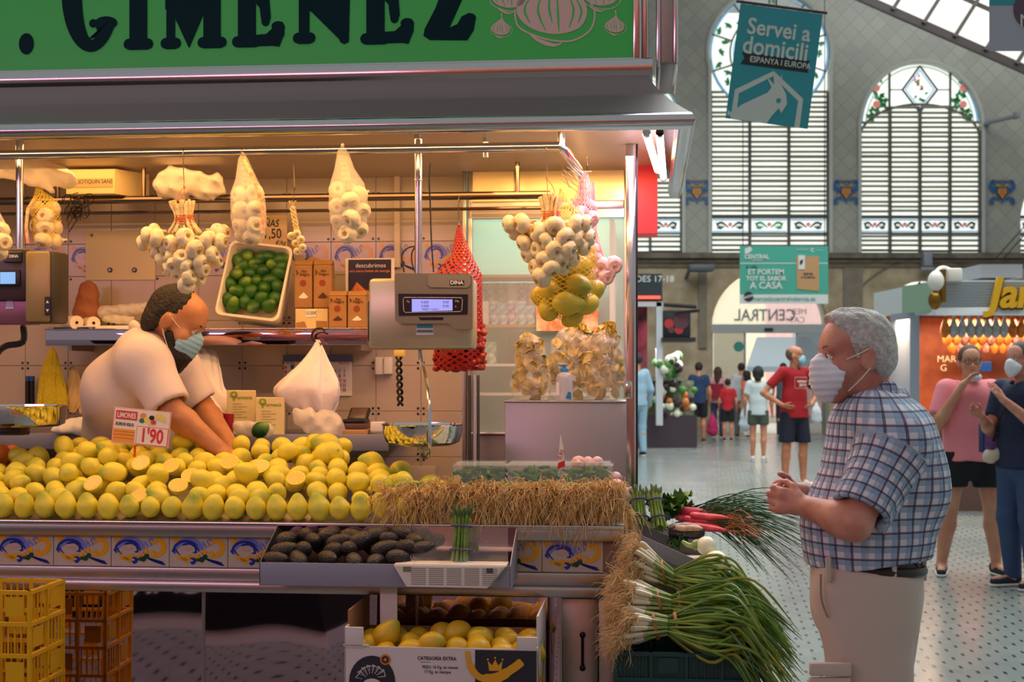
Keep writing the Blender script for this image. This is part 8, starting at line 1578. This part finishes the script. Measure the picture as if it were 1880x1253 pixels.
# ================= the elderly customer in the foreground
HY0 = 3.98; g0_ = w(1600, 680, HY0); t = thing('person', 'person with grey hair, white mask, plaid shirt, hands clasped, facing the stall', 'person', (g0_.x, HY0, 0)); _ts[t.name] = SK['old']
hc = w(1571, 655, HY0-.01); hf = U((-1, -.10, -.06)); hu = (-.05, 0, 1)
j = dict(neck=w(1612, 760, HY0), shL=w(1640, 815, 3.81), elL=w(1568, 962, 3.74), wrL=w(1478, 930, 3.86), shR=w(1600, 812, 4.16), elR=w(1545, 945, 4.24), wrR=w(1470, 905, 4.04))
body = head_prims(hc, hf, 1.01, hu)+[rc(w(1590, 700, HY0), w(1615, 775, HY0), .060, .064, .03), rc(w(1612, 810, HY0), w(1600, 960, HY0), .095, .12, .04, q=((0, 1, 0), 1.2))]
body += arm_prims(j['shL'], j['elL'], j['wrL'], (.056, .047, .029))+arm_prims(j['shR'], j['elR'], j['wrR'], (.056, .047, .029))
body += hand_prims(j['wrL'], (-.85, .42, .18), (.4, 1, -.1), -1, .98, .9)+hand_prims(j['wrR'], (-.80, -.52, -.05), (-.5, -1, .2), 1, .98, 1.0)
body += [rc(w(1428, 893, 3.93), w(1442, 905, 3.92), .010, .012, .004)]
sdf_mesh('body', body, .0062, SK['old'], t, smooth=1)
# hair: grey crown, receding above the temple
c_, f_, r_, u_, Rm_ = head_frame(hc, hf, hu); PH = lambda x, y, z: c_+r_*x+f_*y+u_*z
hn = fold(.0022, 160, 3, (1, 1, 1))
sdf_mesh('hair', [el(PH(0, -.020, .036), (.085, .096, .098), Rm_, .02), el(PH(0, -.050, -.012), (.076, .058, .066), Rm_, .03), el(PH(0, .035, .10), (.060, .055, .034), Rm_, .03)], .005, hairmat('#aaa6a2', '#d2cec8', .7), t, noise=hn,
         clip=[(PH(0, .062, .085), f_*1-u_*.55), (PH(0, -.004, -.01), f_*.9-u_*.75)], sub=[el(PH(s_*.088, .0, -.018), (.016, .026, .036), Rm_) for s_ in (-1, 1)])
for e in (-1, 1): MB().tube(spl([PH(e*.076, .028, .035), PH(e*.077, .022, .015), PH(e*.076, .018, -.006)], 4), [.008]*4+[.006]*4+[.003], 8).build('sideburn', hairmat('#a8a4a0', '#c8c4be', 1), t)
face_bits(t, hc, hf, 1.03, hu, '#8a8078', lips=False); facemask(t, hc, hf, m_wmsk, 1.0, hu, .0045, low=.002)
# shirt with the plaid laid along torso and sleeves
def plaid_post(groups):
    def post(me, vs, prims):
        best = np.full(len(vs), 9.0); uv = np.zeros((len(vs), 3))
        for (P, ax0, ax1, ref) in groups:
            d = np.min([pd(q, vs) for q in P], 0); m = d < best; a = nv(ax0); b = nv(ax1); dv = (b-a)/np.linalg.norm(b-a); rf = nv(ref); rf = rf-dv*(rf@dv); rf /= np.linalg.norm(rf); bn = np.cross(dv, rf)
            q = vs-a; z = q@dv; an = np.arctan2(q@bn, q@rf); rr = {0: .165, 1: .082}[0 if P is groups[0][0] else 1]
            uv[m] = np.stack([an*rr, z, z*0], 1)[m]; best[m] = d[m]
        at = me.attributes.new('plaid', 'FLOAT_VECTOR', 'POINT'); at.data.foreach_set('vector', uv.astype(np.float32).ravel())
    return post
tor = [rc(w(1605, 795, HY0), w(1614, 870, HY0), .128, .150, .05, q=((0, 1, 0), 1.32)), rc(w(1614, 870, HY0), w(1590, 968, HY0), .150, .178, .05, q=((0, 1, 0), 1.10)), rc(w(1590, 968, HY0), w(1588, 1012, HY0), .178, .172, .04, q=((0, 1, 0), 1.12)),
       rc(w(1608, 765, 3.86), w(1608, 765, 4.12), .062, .062, .05), rc(j['shL'], j['shR'], .078, .078, .05), rc(w(1652, 800, HY0), w(1668, 900, HY0), .085, .10, .06, q=((0, 1, 0), 1.6))]
hemL = j['elL']+(j['shL']-j['elL'])*.16; dL = U(j['elL']-j['shL']); hemR = j['elR']+(j['shR']-j['elR'])*.16; dR = U(j['elR']-j['shR'])
slL = [rc(j['shL'], j['elL'], .076, .078, .05, clip=[(hemL, dL)])]; slR = [rc(j['shR'], j['elR'], .074, .078, .05, clip=[(hemR, dR)])]
inn = [rc(hemL-dL*.02, hemL+dL*.1, .058, .060), rc(hemR-dR*.02, hemR+dR*.1, .058, .060), rc(w(1588, 730, HY0), w(1608, 752, HY0), .056, .060)]
pm = plaid_mat()
sdf_mesh('shirt', tor+slL+slR, .0075, pm, t, sub=inn, noise=fold(.0045, 26, 5, (1, .6, .35)), clip=[(w(1588, 1030, HY0), V(.10, 0, -1))], smooth=1, post=plaid_post([(tor, w(1600, 1000, HY0), w(1600, 780, HY0), (.3, 1, 0)), (slL, j['elL'], j['shL'], (.2, 1, 0)), (slR, j['elR'], j['shR'], (.2, 1, 0))]))
col = [rc(w(1548, 762, HY0-.03), w(1632, 722, HY0-.065), .018, .020, .01), rc(w(1632, 722, HY0-.065), w(1655, 735, HY0), .020, .02, .01), rc(w(1655, 735, HY0), w(1632, 722, HY0+.065), .02, .02, .01), rc(w(1632, 722, HY0+.065), w(1548, 762, HY0+.03), .020, .018, .01)]
for q in col: q['a'] = q['a']; q['k'] = .02
sdf_mesh('collar', [rc(q['a']-nv((0, 0, .0)), q['b'], q['r1'], q['r2'], .02, q=((0, 0, 1), 1.5)) for q in col], .006, pm, t, smooth=1, post=plaid_post([(col, w(1600, 1000, HY0), w(1600, 780, HY0), (.3, 1, 0))]))
pk = MB().tube([w(1513, 770, HY0-.06)+V(0, 0, 0), w(1500, 820, HY0-.08)], .004, 6)
tr_ = [rc(w(1592, 1045, HY0), w(1592, 1110, HY0), .152, .155, .05, q=((0, 1, 0), 1.12)), rc(w(1592, 1085, 3.895), V(g0_.x-.015, 3.89, .52), .142, .108, .04, q=((0, 1, 0), .78)), rc(V(g0_.x-.015, 3.89, .52), V(g0_.x+.0, 3.88, .09), .108, .088, .03), rc(w(1598, 1085, 4.07), V(g0_.x+.02, 4.09, .52), .142, .108, .04, q=((0, 1, 0), .78)), rc(V(g0_.x+.02, 4.09, .52), V(g0_.x+.05, 4.10, .09), .108, .088, .03)]
m_tr = cloth('#c4b2a6', .7, 7)
trs = sdf_mesh('trousers', tr_, .009, m_tr, t, noise=fold(.006, 20, 9, (1, 1, .6)), clip=[(w(1592, 1036, HY0), V(.06, 0, 1)), ((0, 0, .055), (0, 0, -1))])
bl = MB(); bp_ = [w(1592, 1036, HY0)+V(.149*math.cos(a), .168*math.sin(a), -.012*math.cos(a)+.0) for a in np.linspace(0, 2*math.pi, 40)[:-1]]
bl.tube([p+V(0, 0, .0) for p in bp_], .014, 8, closed=True); bl.v = [(x, y, z) for x, y, z in bl.v]; bl.build('belt', mat('dark_brown_leather', '#2c1a16', .4), t)
for px, yy in ((1640, 3.815), (1520, 3.83), (1695, 3.95)): q = w(px, 1040, yy); MB().rbox(q+V(-.007, -.012, -.04), q+V(.007, .004, .025), .003).build('belt_loop', m_tr, t)
def seam(P, r=.0022, nm='pocket_seam'): MB().tube(spl([w(*p) for p in P], 5), r, 5).build(nm, mat_seam, t)
mat_seam = cloth('#8f7f76', 0)
seam([(1507, 1055, 3.84), (1508, 1100, 3.835), (1520, 1135, 3.83)], .003); 
MB().rbox(w(1590, 1112, 3.823), w(1665, 1082, 3.835), .003).build('pocket_flap', m_tr, t); MB().rbox(w(1488, 1243, 3.778), w(1560, 1216, 3.80), .004).build('pocket_flap', m_tr, t); MB().rbox(w(1486, 1320, 3.783), w(1560, 1243, 3.80), .004).build('cargo_pocket', m_tr, t)
for yy, ox in ((3.88, 0), (4.10, .05)): shoe(t, (g0_.x+ox+.01, yy, .08), (g0_.x+ox-.17, yy, .05), M_['black'], M_['black'])
# ================= the vendor leaning over the lemons (stall frame is close to the hall frame here)
VY = 5.5; hb = w(250, 700, VY); t = thing('person', 'person in pale polo shirt with blue mask and beard, bending over the lemons', 'person', (hb.x, VY+.35, 0)); _ts[t.name] = SK['vend']
hc = w(322, 590, VY-.08); hf = U((.86, -.04, -.52)); hu = (.55, 0, .85)
sR, eR, wR = w(262, 668, VY-.16), w(318, 758, VY-.24), w(402, 824, VY-.28); sL, eL, wL = w(318, 668, VY+.20), w(372, 750, VY+.20), w(425, 822, VY-.10)
body = head_prims(hc, hf, 1.10, hu)+[rc(w(300, 618, VY), w(266, 652, VY), .060, .058, .03), rc(w(262, 700, VY+.04), w(245, 790, VY+.16), .10, .12, .05)]
body += arm_prims(sR, eR, wR, (.058, .048, .031))+arm_prims(sL, eL, wL, (.058, .048, .031))+hand_prims(wR, (.75, -.4, -.35), (0, .2, -1), 1, 1, .5)+hand_prims(wL, (.5, -.6, -.3), (0, .2, -1), -1, 1, .5)
body += [rc(w(245, 790, VY+.16), V(hb.x+.02, VY+.38, 1.0), .12, .13, .05)]
sdf_mesh('body', body, .0075, SK['vend'], t)
c_, f_, r_, u_, Rm_ = head_frame(hc, hf, hu); PH = lambda x, y, z: c_+(r_*x+f_*y+u_*z)*1.10
sdf_mesh('hair', [el(PH(0, -.020, .030), (.087, .106, .104), Rm_, .02), el(PH(0, -.05, -.035), (.078, .062, .07), Rm_, .03)], .005, hairmat('#120a07', '#22140e', 1), t, noise=fold(.0016, 190, 4, (1, 1, 1)),
         clip=[(PH(0, .040, .06), f_*1-u_*.25), (PH(0, .000, -.01), f_*.95-u_*.8)], sub=[el(PH(s_*.088, 0, -.018), (.016, .026, .036), Rm_) for s_ in (-1, 1)])
sdf_mesh('beard', [rc(PH(0, .080, -.088), PH(0, .082, -.150), .042, .028, .03, q=(r_, 1.3)), rc(PH(.06, .022, -.045), PH(.035, .06, -.10), .020, .026, .03), rc(PH(-.06, .022, -.045), PH(-.035, .06, -.10), .020, .026, .03)], .005, hairmat('#120a07', '#22140e', 1), t, noise=fold(.002, 200, 6, (1, 1, 1)))
face_bits(t, hc, hf, 1.10, hu, '#2a1a12', lips=False); facemask(t, hc, hf, m_msk, 1.02, hu, .0045)
m_polo = cloth('#e0cfc8', .4, 10)
tor = [rc(w(275, 655, VY+.02), w(232, 720, VY+.08), .125, .160, .05, q=((.1, 1, 0), 1.38)), rc(w(232, 720, VY+.08), w(240, 800, VY+.18), .158, .168, .05, q=((0, 1, 0), 1.15)), rc(w(240, 800, VY+.18), V(hb.x+.02, VY+.36, 1.05), .168, .17, .05), rc(sR, sL, .10, .10, .06), rc(w(255, 655, VY-.08), w(238, 720, VY-.05), .09, .10, .06), rc(w(285, 635, VY-.03), w(275, 640, VY+.08), .075, .075, .03)]
h1 = eR+(sR-eR)*.10; d1 = U(eR-sR); h2 = eL+(sL-eL)*.10; d2_ = U(eL-sL)
sdf_mesh('polo_shirt', tor+[rc(sR, eR, .088, .082, .05, clip=[(h1, d1)]), rc(sL, eL, .080, .078, .05, clip=[(h2, d2_)])], .0085, m_polo, t, sub=[rc(h1-d1*.02, h1+d1*.1, .066, .066), rc(h2-d2_*.02, h2+d2_*.1, .064, .064), rc(w(318, 600, VY-.03), w(282, 635, VY), .066, .078)], noise=fold(.0055, 24, 11, (1, 1, .6)))
sdf_mesh('collar', [rc(w(246, 600, VY-.02), w(262, 612, VY-.09), .016, .017, .02, q=((0, 0, 1), 1.5)), rc(w(262, 612, VY-.09), w(300, 645, VY-.115), .017, .015, .02, q=((0, 0, 1), 1.4)), rc(w(246, 600, VY-.02), w(272, 610, VY+.10), .016, .017, .02), rc(w(300, 645, VY-.115), w(315, 668, VY-.09), .012, .008, .02)], .006, m_polo, t)
sdf_mesh('trousers', [rc(V(hb.x+.02, VY+.36, 1.0), V(hb.x-.08, VY+.38, .08), .15, .07, .04), rc(V(hb.x+.02, VY+.36, 1.0), V(hb.x+.14, VY+.38, .08), .15, .07, .04)], .014, cloth('#2a2c34'), t)
# ================= generic standing figure
def person(label, px, py_top, py_feet, face_a=0, skin='light', hair='#2a1c16', long=0, top='#a02030', topl='short', bot='#20222c', botl='shorts', mask=None, hem=0, arms=None, shoes='#202020', build=1.0, h=None, bald=False, legs=None, group=None, extra=None, Y=None, feet=True, headdir=None, dress=False, fine=False):
    Y = Y or F*CZ/(py_feet-HY); s = (py_feet-py_top)/F*Y/1.75; X = (px-940)/F*Y
    t = thing('person', label, 'person', (X, Y, 0), None, group); _ts[t.name] = SK[skin]; a = R(face_a)        # face_a: 0 toward the camera, 90 to the right of the picture, 180 away
    fw = V(math.sin(a), -math.cos(a), 0); rt = fw.cross(V(0, 0, 1)); h = h or max(.008, min(.02, .0125*Y/18))
    def p(x, y, z): return V(X, Y, 0)+(rt*x+fw*y+V(0, 0, z))*s
    D = dict(shR=p(.165*build, 0, 1.43), shL=p(-.165*build, 0, 1.43), elR=p(.24*build, -.03, 1.14), elL=p(-.24*build, -.03, 1.14), wrR=p(.25*build, .05, .90), wrL=p(-.25*build, .05, .90), hR=p(.09, 0, .92), hL=p(-.09, 0, .92), kR=p(.10, .02, .50), kL=p(-.10, .02, .50), aR=p(.10, -.02, .08), aL=p(-.10, -.02, .08))
    for k_, q in (arms or {}).items(): D[k_] = p(*q)
    for k_, q in (legs or {}).items(): D[k_] = p(*q)
    toe = lambda an, e: an+(fw*.15+rt*e*.03)*s+V(0, 0, -.035*s); hd = fw if headdir is None else V(math.sin(R(headdir)), -math.cos(R(headdir)), -.03); hc = p(0, .015, 1.635)
    b2 = build; ar = (.046*s*b2, .040*s*b2, .026*s*(1+.3*(b2-1))); lr = (.082*s*b2, .056*s*b2, .037*s)
    body = head_prims(hc, hd, s*1.0, fine=h < .014)+[rc(p(0, 0, 1.56), p(0, -.01, 1.45), .052*s, .058*s, .02), rc(p(0, 0, 1.33), p(0, 0, 1.0), .080*s*b2, .088*s*b2, .04, q=(rt, 1.25))]
    body += arm_prims(D['shR'], D['elR'], D['wrR'], ar, .02)+arm_prims(D['shL'], D['elL'], D['wrL'], ar, .02)
    hdR = D.get('hdR_dir'); 
    for e, wr, el_ in ((1, 'wrR', 'elR'), (-1, 'wrL', 'elL')):
        dd = (arms or {}).get('hand'+('R' if e > 0 else 'L')); d = U(D[wr]-D[el_]) if dd is None else U(rt*dd[0]+fw*dd[1]+V(0, 0, dd[2])); body += hand_prims(D[wr], d, -rt*e+fw*.2, e if abs(face_a) < 400 else 1, s, .35, .004)
    for e, H, K, A_ in ((1, 'hR', 'kR', 'aR'), (-1, 'hL', 'kL', 'aL')): body += leg_prims(D[H], D[K], D[A_], toe(D[A_], e), lr, .02)
    D.pop('handR', None); D.pop('handL', None)
    sdf_mesh('body', body, h, SK[skin], t)
    c_, f_, r_, u_, Rm_ = head_frame(hc, hd); PH = lambda x, y, z: c_+(r_*x+f_*y+u_*z)*s
    if not bald:
        hp = [el(PH(0, -.018, .036), (.088*s, .104*s, .103*s), Rm_, .02)]; cl = None
        if long == 0: cl = [(PH(0, .058, .05), f_-u_*.25), (PH(0, -.008, -.02), f_*.8-u_*.8)]
        else: cl = [(PH(0, .060, .06), f_-u_*.05)]; hp += [rc(PH(0, -.05, 0), PH(0, -.085, -long), .078*s, .052*s, .05, q=(r_, 1.3))]+[rc(PH(e*.07, -.02, 0), PH(e*.085, -.01, -long*.6), .026*s, .020*s, .03) for e in (-1, 1)]
        sdf_mesh('hair', hp, min(h, .012), hairmat(hair, hair), t, clip=cl)
    else: sdf_mesh('stubble_hair', [el(PH(0, -.018, .026), (.0795*s, .099*s, .098*s), Rm_, .02)], min(h, .01), hairmat('#7a5444', '#6a4838', .3), t, clip=[(PH(0, -.01, .03), f_+u_*1.2), (PH(0, .0, -.05), -u_+f_*.5)])
    if h < .014: face_bits(t, hc, hd, s, lips=mask is None)
    if mask: facemask(t, hc, hd, mask, s, h=min(h, .009), loops=h < .014)
    mt = cloth(top); hz = (.86-hem)
    tor = [rc(p(0, 0, 1.37), p(0, 0, 1.15), .115*s*b2, .105*s*b2, .05, q=(rt, 1.38)), rc(p(0, 0, 1.15), p(0, 0, .84 if not dress else .55), .108*s*b2, .134*s*b2*(1.15 if dress else 1), .05, q=(rt, 1.42)), rc(D['shR']-rt*.03*s, D['shL']+rt*.03*s, .060*s, .060*s, .04)]
    sl_k = {'short': .66, 'long': 1.0, 'none': .05}[topl]
    sub = [rc(p(0, .02, 1.60), p(0, .01, 1.46), .055*s, .066*s)]
    if topl != 'none':
        for S_, E_, W_ in (('shR', 'elR', 'wrR'), ('shL', 'elL', 'wrL')):
            d = U(D[E_]-D[S_]); tor.append(rc(D[S_], D[E_], ar[0]*1.45, ar[1]*1.50, .04, clip=[(D[S_]+(D[E_]-D[S_])*sl_k, d)] if topl == 'short' else None))
            if topl == 'long': tor.append(rc(D[E_], D[W_], ar[1]*1.35, ar[2]*1.4, .03))
    sdf_mesh('dress' if dress else 'shirt', tor, h, mt, t, sub=sub, clip=[(p(0, 0, hz if not dress else .50), (0, 0, -1))], noise=fold(.006*min(1, 12/Y*1.2), 22, int(px) % 50, (1, 1, .6)))
    if not dress:
        mb_ = cloth(bot); lo = {'shorts': .56, 'short': .68, 'long': .06}[botl]; pr = [rc(p(0, 0, .98), p(0, 0, .88), .112*s*b2, .118*s*b2, .04, q=(rt, 1.35))]
        for H, K, A_ in (('hR', 'kR', 'aR'), ('hL', 'kL', 'aL')): pr += [rc(D[H], D[K], lr[0]*1.18, lr[1]*(1.35 if botl == 'long' else 1.75), .03)]+([rc(D[K], D[A_], lr[1]*1.32, lr[2]*1.7, .03)] if botl == 'long' else [])
        sdf_mesh('trousers' if botl == 'long' else 'shorts', pr, h, mb_, t, clip=[(p(0, 0, .95), (0, 0, 1)), (p(0, 0, lo), (0, 0, -1))], noise=fold(.004, 26, int(px) % 40+7, (1, 1, .5)))
    if feet:
        for e, A_ in ((1, 'aR'), (-1, 'aL')): shoe(t, D[A_], toe(D[A_], e), cloth(shoes), h=min(h, .012), s=s)
    return t, p, PH, s
# ---- woman in pink
arms = dict(shR=(.175, 0, 1.42), shL=(-.175, 0, 1.42), elR=(.275, .08, 1.13), wrR=(.085, .20, 1.47), handR=(-.55, -.1, .55), elL=(-.27, .06, 1.15), wrL=(-.20, .25, 1.28), handL=(.1, .3, .8))
t, p, PH, s = person('person in pink T-shirt, black shorts and glasses, hand raised to the mouth', 1780, 638, 1056, -6, 'light', '#5a3a28', 0, '#f08c96', 'short', '#14161e', 'short', None, -.02, arms, '#1c2830', 1.25, h=.0095, legs=dict(hR=(.12, 0, .92), hL=(-.12, 0, .92), kR=(.16, .02, .50), kL=(-.17, .02, .50), aR=(.21, 0, .08), aL=(-.20, 0, .08)))
gl = MB()
for e in (-1, 1): gl.tube([PH(e*.033+.026*math.cos(a), .103-.006*abs(math.cos(a)), .003+.019*math.sin(a)) for a in np.linspace(0, 6.28, 20)[:-1]], .0022, 6, closed=True); gl.tube([PH(e*.058, .10, .006), PH(e*.080, .02, .006), PH(e*.082, -.01, .0)], .002, 5)
gl.tube([PH(-.008, .106, .004), PH(.008, .106, .004)], .002, 5); gl.build('glasses', M_['black'], t); sdf_mesh('lowered_mask', [el(PH(-.02, .085, -.115), (.05, .035, .035), None, .02)], .008, m_wmsk, t)
MB().tube(spl([p(.10, .05, 1.48), p(.13, .11, 1.38), p(.15, .13, 1.28)], 4), .009, 6).build('bag_strap', M_['black'], t)
# ---- man in navy at the right edge
arms = dict(elR=(.20, .10, 1.12), wrR=(.10, .30, 1.24), elL=(-.22, .05, 1.14), wrL=(-.10, .30, 1.36), handL=(.1, .5, .6), handR=(0, .8, .4))
t, p, PH, s = person('person in navy polo and jeans with black shoulder strap, cut by right edge', 1876, 632, 1080, -62, 'old', '#4a4240', 0, '#16223e', 'short', '#33486e', 'long', m_wmsk, 0, arms, '#222a38', 1.12, h=.0095)
MB().tube(spl([p(-.12, -.02, 1.50), p(.02, .14, 1.30), p(.17, .10, 1.05)], 6), .010, 6).build('shoulder_strap', M_['black'], t)
MB().rbox(p(.14, .02, .82)-V(.05, .05, .0), p(.14, .02, .82)+V(.06, .07, .20), .02).build('shoulder_bag', M_['black'], t)
# bag held between them
a, b = w(1805, 832, 9.9), w(1842, 778, 9.9); mb = MB().rbox((a.x, 9.9, a.z), (b.x+.03, 10.0, b.z), .006); FM = face(((a.x+b.x)/2+.01, 9.898, (a.z+b.z)/2)); mb.ext([(-.07, -.09), (.075, -.09), (.075, .085), (-.07, .085)], .001, 1, FM); mb.ext([(.02*math.cos(q), .035+.018*math.sin(q)) for q in np.linspace(0, 6, 14)], .001, 2, FM @ Matrix.Translation((0, 0, .001))); mb.ext([(-.035, -.02), (.035, -.02), (.03, .0), (-.03, .0)], .001, 3, FM @ Matrix.Translation((0, 0, .001)))
mb.tube(spl([V(a.x+.03, 9.95, b.z), V(a.x+.06, 9.95, b.z+.14), V(b.x, 9.95, b.z)], 5), .004, 5); mb.single('shopping_bag', [cloth('#2a2f5e'), mat('purple_print', '#6a4a88', .5, col2='#8a5aa0', vs=20), mat('cream_print', '#e8d8a0', .5), mat('orange_brown_print', '#a85a38', .5)], 'dark blue shopping bag with purple picture held beside the pink T-shirt', 'bag')
bag('plastic_bag', 'whitish plastic bag hanging under the dark blue shopping bag', [rc(tuple(w(1815, 838, 9.85)), tuple(w(1835, 835, 9.85)), .045, .05)], m=m_bag2, frame=Matrix(), h=.012)
# ---- man in red with hands on his hips
arms = dict(elR=(.40, -.06, 1.17), wrR=(.20, .08, 1.02), handR=(-.7, .45, -.25), elL=(-.36, -.06, 1.16), wrL=(-.20, .06, 1.02), handL=(.7, .45, -.25))
t, p, PH, s = person('person with shaved head, red T-shirt and navy shorts, hands on hips', 1458, 637, 894, 18, 'tan', bald=True, top='#a0131f', bot='#141a30', botl='shorts', mask=m_msk, arms=arms, headdir=72, h=.011, legs=dict(aR=(.13, 0, .08), aL=(-.13, 0, .08), kR=(.12, .02, .5), kL=(-.12, .02, .5)), shoes='#e0e0e0')
q = p(-.05, .137, 1.30); g = MB(); FM = Matrix.Translation(q) @ Matrix.Rotation(R(18), 4, 'Z') @ XZ; text(g, 'winter', .05, FM @ Matrix.Translation((-.03, .02, .02)), 0, .002, bold=.001); text(g, '2019', .05, FM @ Matrix.Translation((-.02, -.03, .02)), 0, .002, bold=.001); text(g, '25', .07, FM @ Matrix.Translation((.10, 0, .02)), 0, .002, bold=.002); g.tube([FM @ V(x, y, .02) for x, y in ((-.13, -.07), (-.13, .07), (.04, .07), (.04, -.07))], .002, 4, closed=True); g.build('shirt_print', M_['white'], t, smooth=False)
# ---- crowd farther back
C = person
C('person in white T-shirt and dark patterned shorts, black hair, seen from behind', 1392, 674, 848, 165, 'tan', '#141014', .10, '#c2cccd', 'short', '#4a5248', 'short', shoes='#d0d0d0')
t, p, PH, s = C('person with navy shirt and black shorts walking away with a magenta bag', 1283, 667, 813, 178, 'tan', '#221a16', 0, '#1d3558', 'short', '#15161c', 'shorts', shoes='#4a3830')
C('person with a lavender vest and red mask standing at the vegetable stall', 1241, 682, 803, 50, 'tan', '#8c8480', 0, '#7c84b8', 'none', '#a8a0a4', 'long', cloth('#a03038'), shoes='#5a3a30')
t, p, PH, s = C('person with long brown hair, pink top and red backpack, seen from behind', 1318, 675, 804, 160, 'tan', '#4a2a20', .26, '#c8949a', 'short', '#2a3350', 'long'); MB().rbox(p(.13, -.10, 1.0), p(-.10, -.24, 1.32), .03).build('backpack', cloth('#8c1a2a'), t)
C('child with a red T-shirt and black shorts, seen from behind', 1336, 697, 811, 175, 'tan', '#1c1412', 0, '#b01c26', 'short', '#15161c', 'shorts', shoes='#28283a')
C('person in a loose white shirt behind the child in red', 1361, 668, 804, 170, 'tan', '#221a18', 0, '#bcc0c4', 'long', '#6a6460', 'long')
C('person with black hair, orange top and white trousers looking left', 1370, 682, 805, -120, 'tan', '#1c1416', .18, '#d8683c', 'short', '#c8c4c8', 'long')
C('person in a pale blue shirt half hidden behind the steel post', 1170, 651, 838, -160, 'tan', '#2a2422', 0, '#8fb0c4', 'long', '#8fb0c4', 'long')
C('person with a pale blue mask, long dark hair and black dress behind the plaid shirt', 1664, 671, 812, 20, 'light', '#1a1216', .28, '#1a1c26', 'none', '#222', 'long', m_msk, dress=True)
C('person with dark hair and a navy dress facing away near the ham stall', 1712, 673, 832, -95, 'light', '#1c1416', .26, '#161b2c', 'none', '#222', 'long', m_msk, dress=True)
C('person with a black top and long hair behind the navy dress', 1727, 670, 825, -100, 'light', '#241a18', .22, '#22242c', 'short', '#b88a8a', 'long')
C('person with dark hair just behind the neck of the grey-haired customer', 1638, 668, 815, 30, 'light', '#1c1412', .20, '#30343c', 'short', '#2a2a30', 'long')
C('person in grey with a dark cap of hair left of the red T-shirt', 1438, 668, 800, 170, 'light', '#241c1a', 0, '#50606a', 'short', '#2a2a30', 'long')
for px, py, hw, hh, Y_, c, lab in ((1308, 778, .13, .26, 29, '#a01c50', 'magenta shopping bag carried beside the navy shirt'), (1371, 762, .14, .30, 24.2, '#b9c4cc', 'white shopping bag carried beside the patterned shorts'), (1499, 758, .09, .18, 22, '#c8ccd0', 'small white bag hanging right of the red T-shirt')):
    c0 = w(px, py, Y_); bag('shopping_bag', lab, [rc(c0, c0+V(0, 0, -hh*.5), hw*.7, hw, q=((0, 1, 0), .6)), rc(c0+V(0, 0, hh*.9), c0, .02, hw*.5, k=.08)], m=cloth(c), frame=Matrix(), h=.022, a=.01)
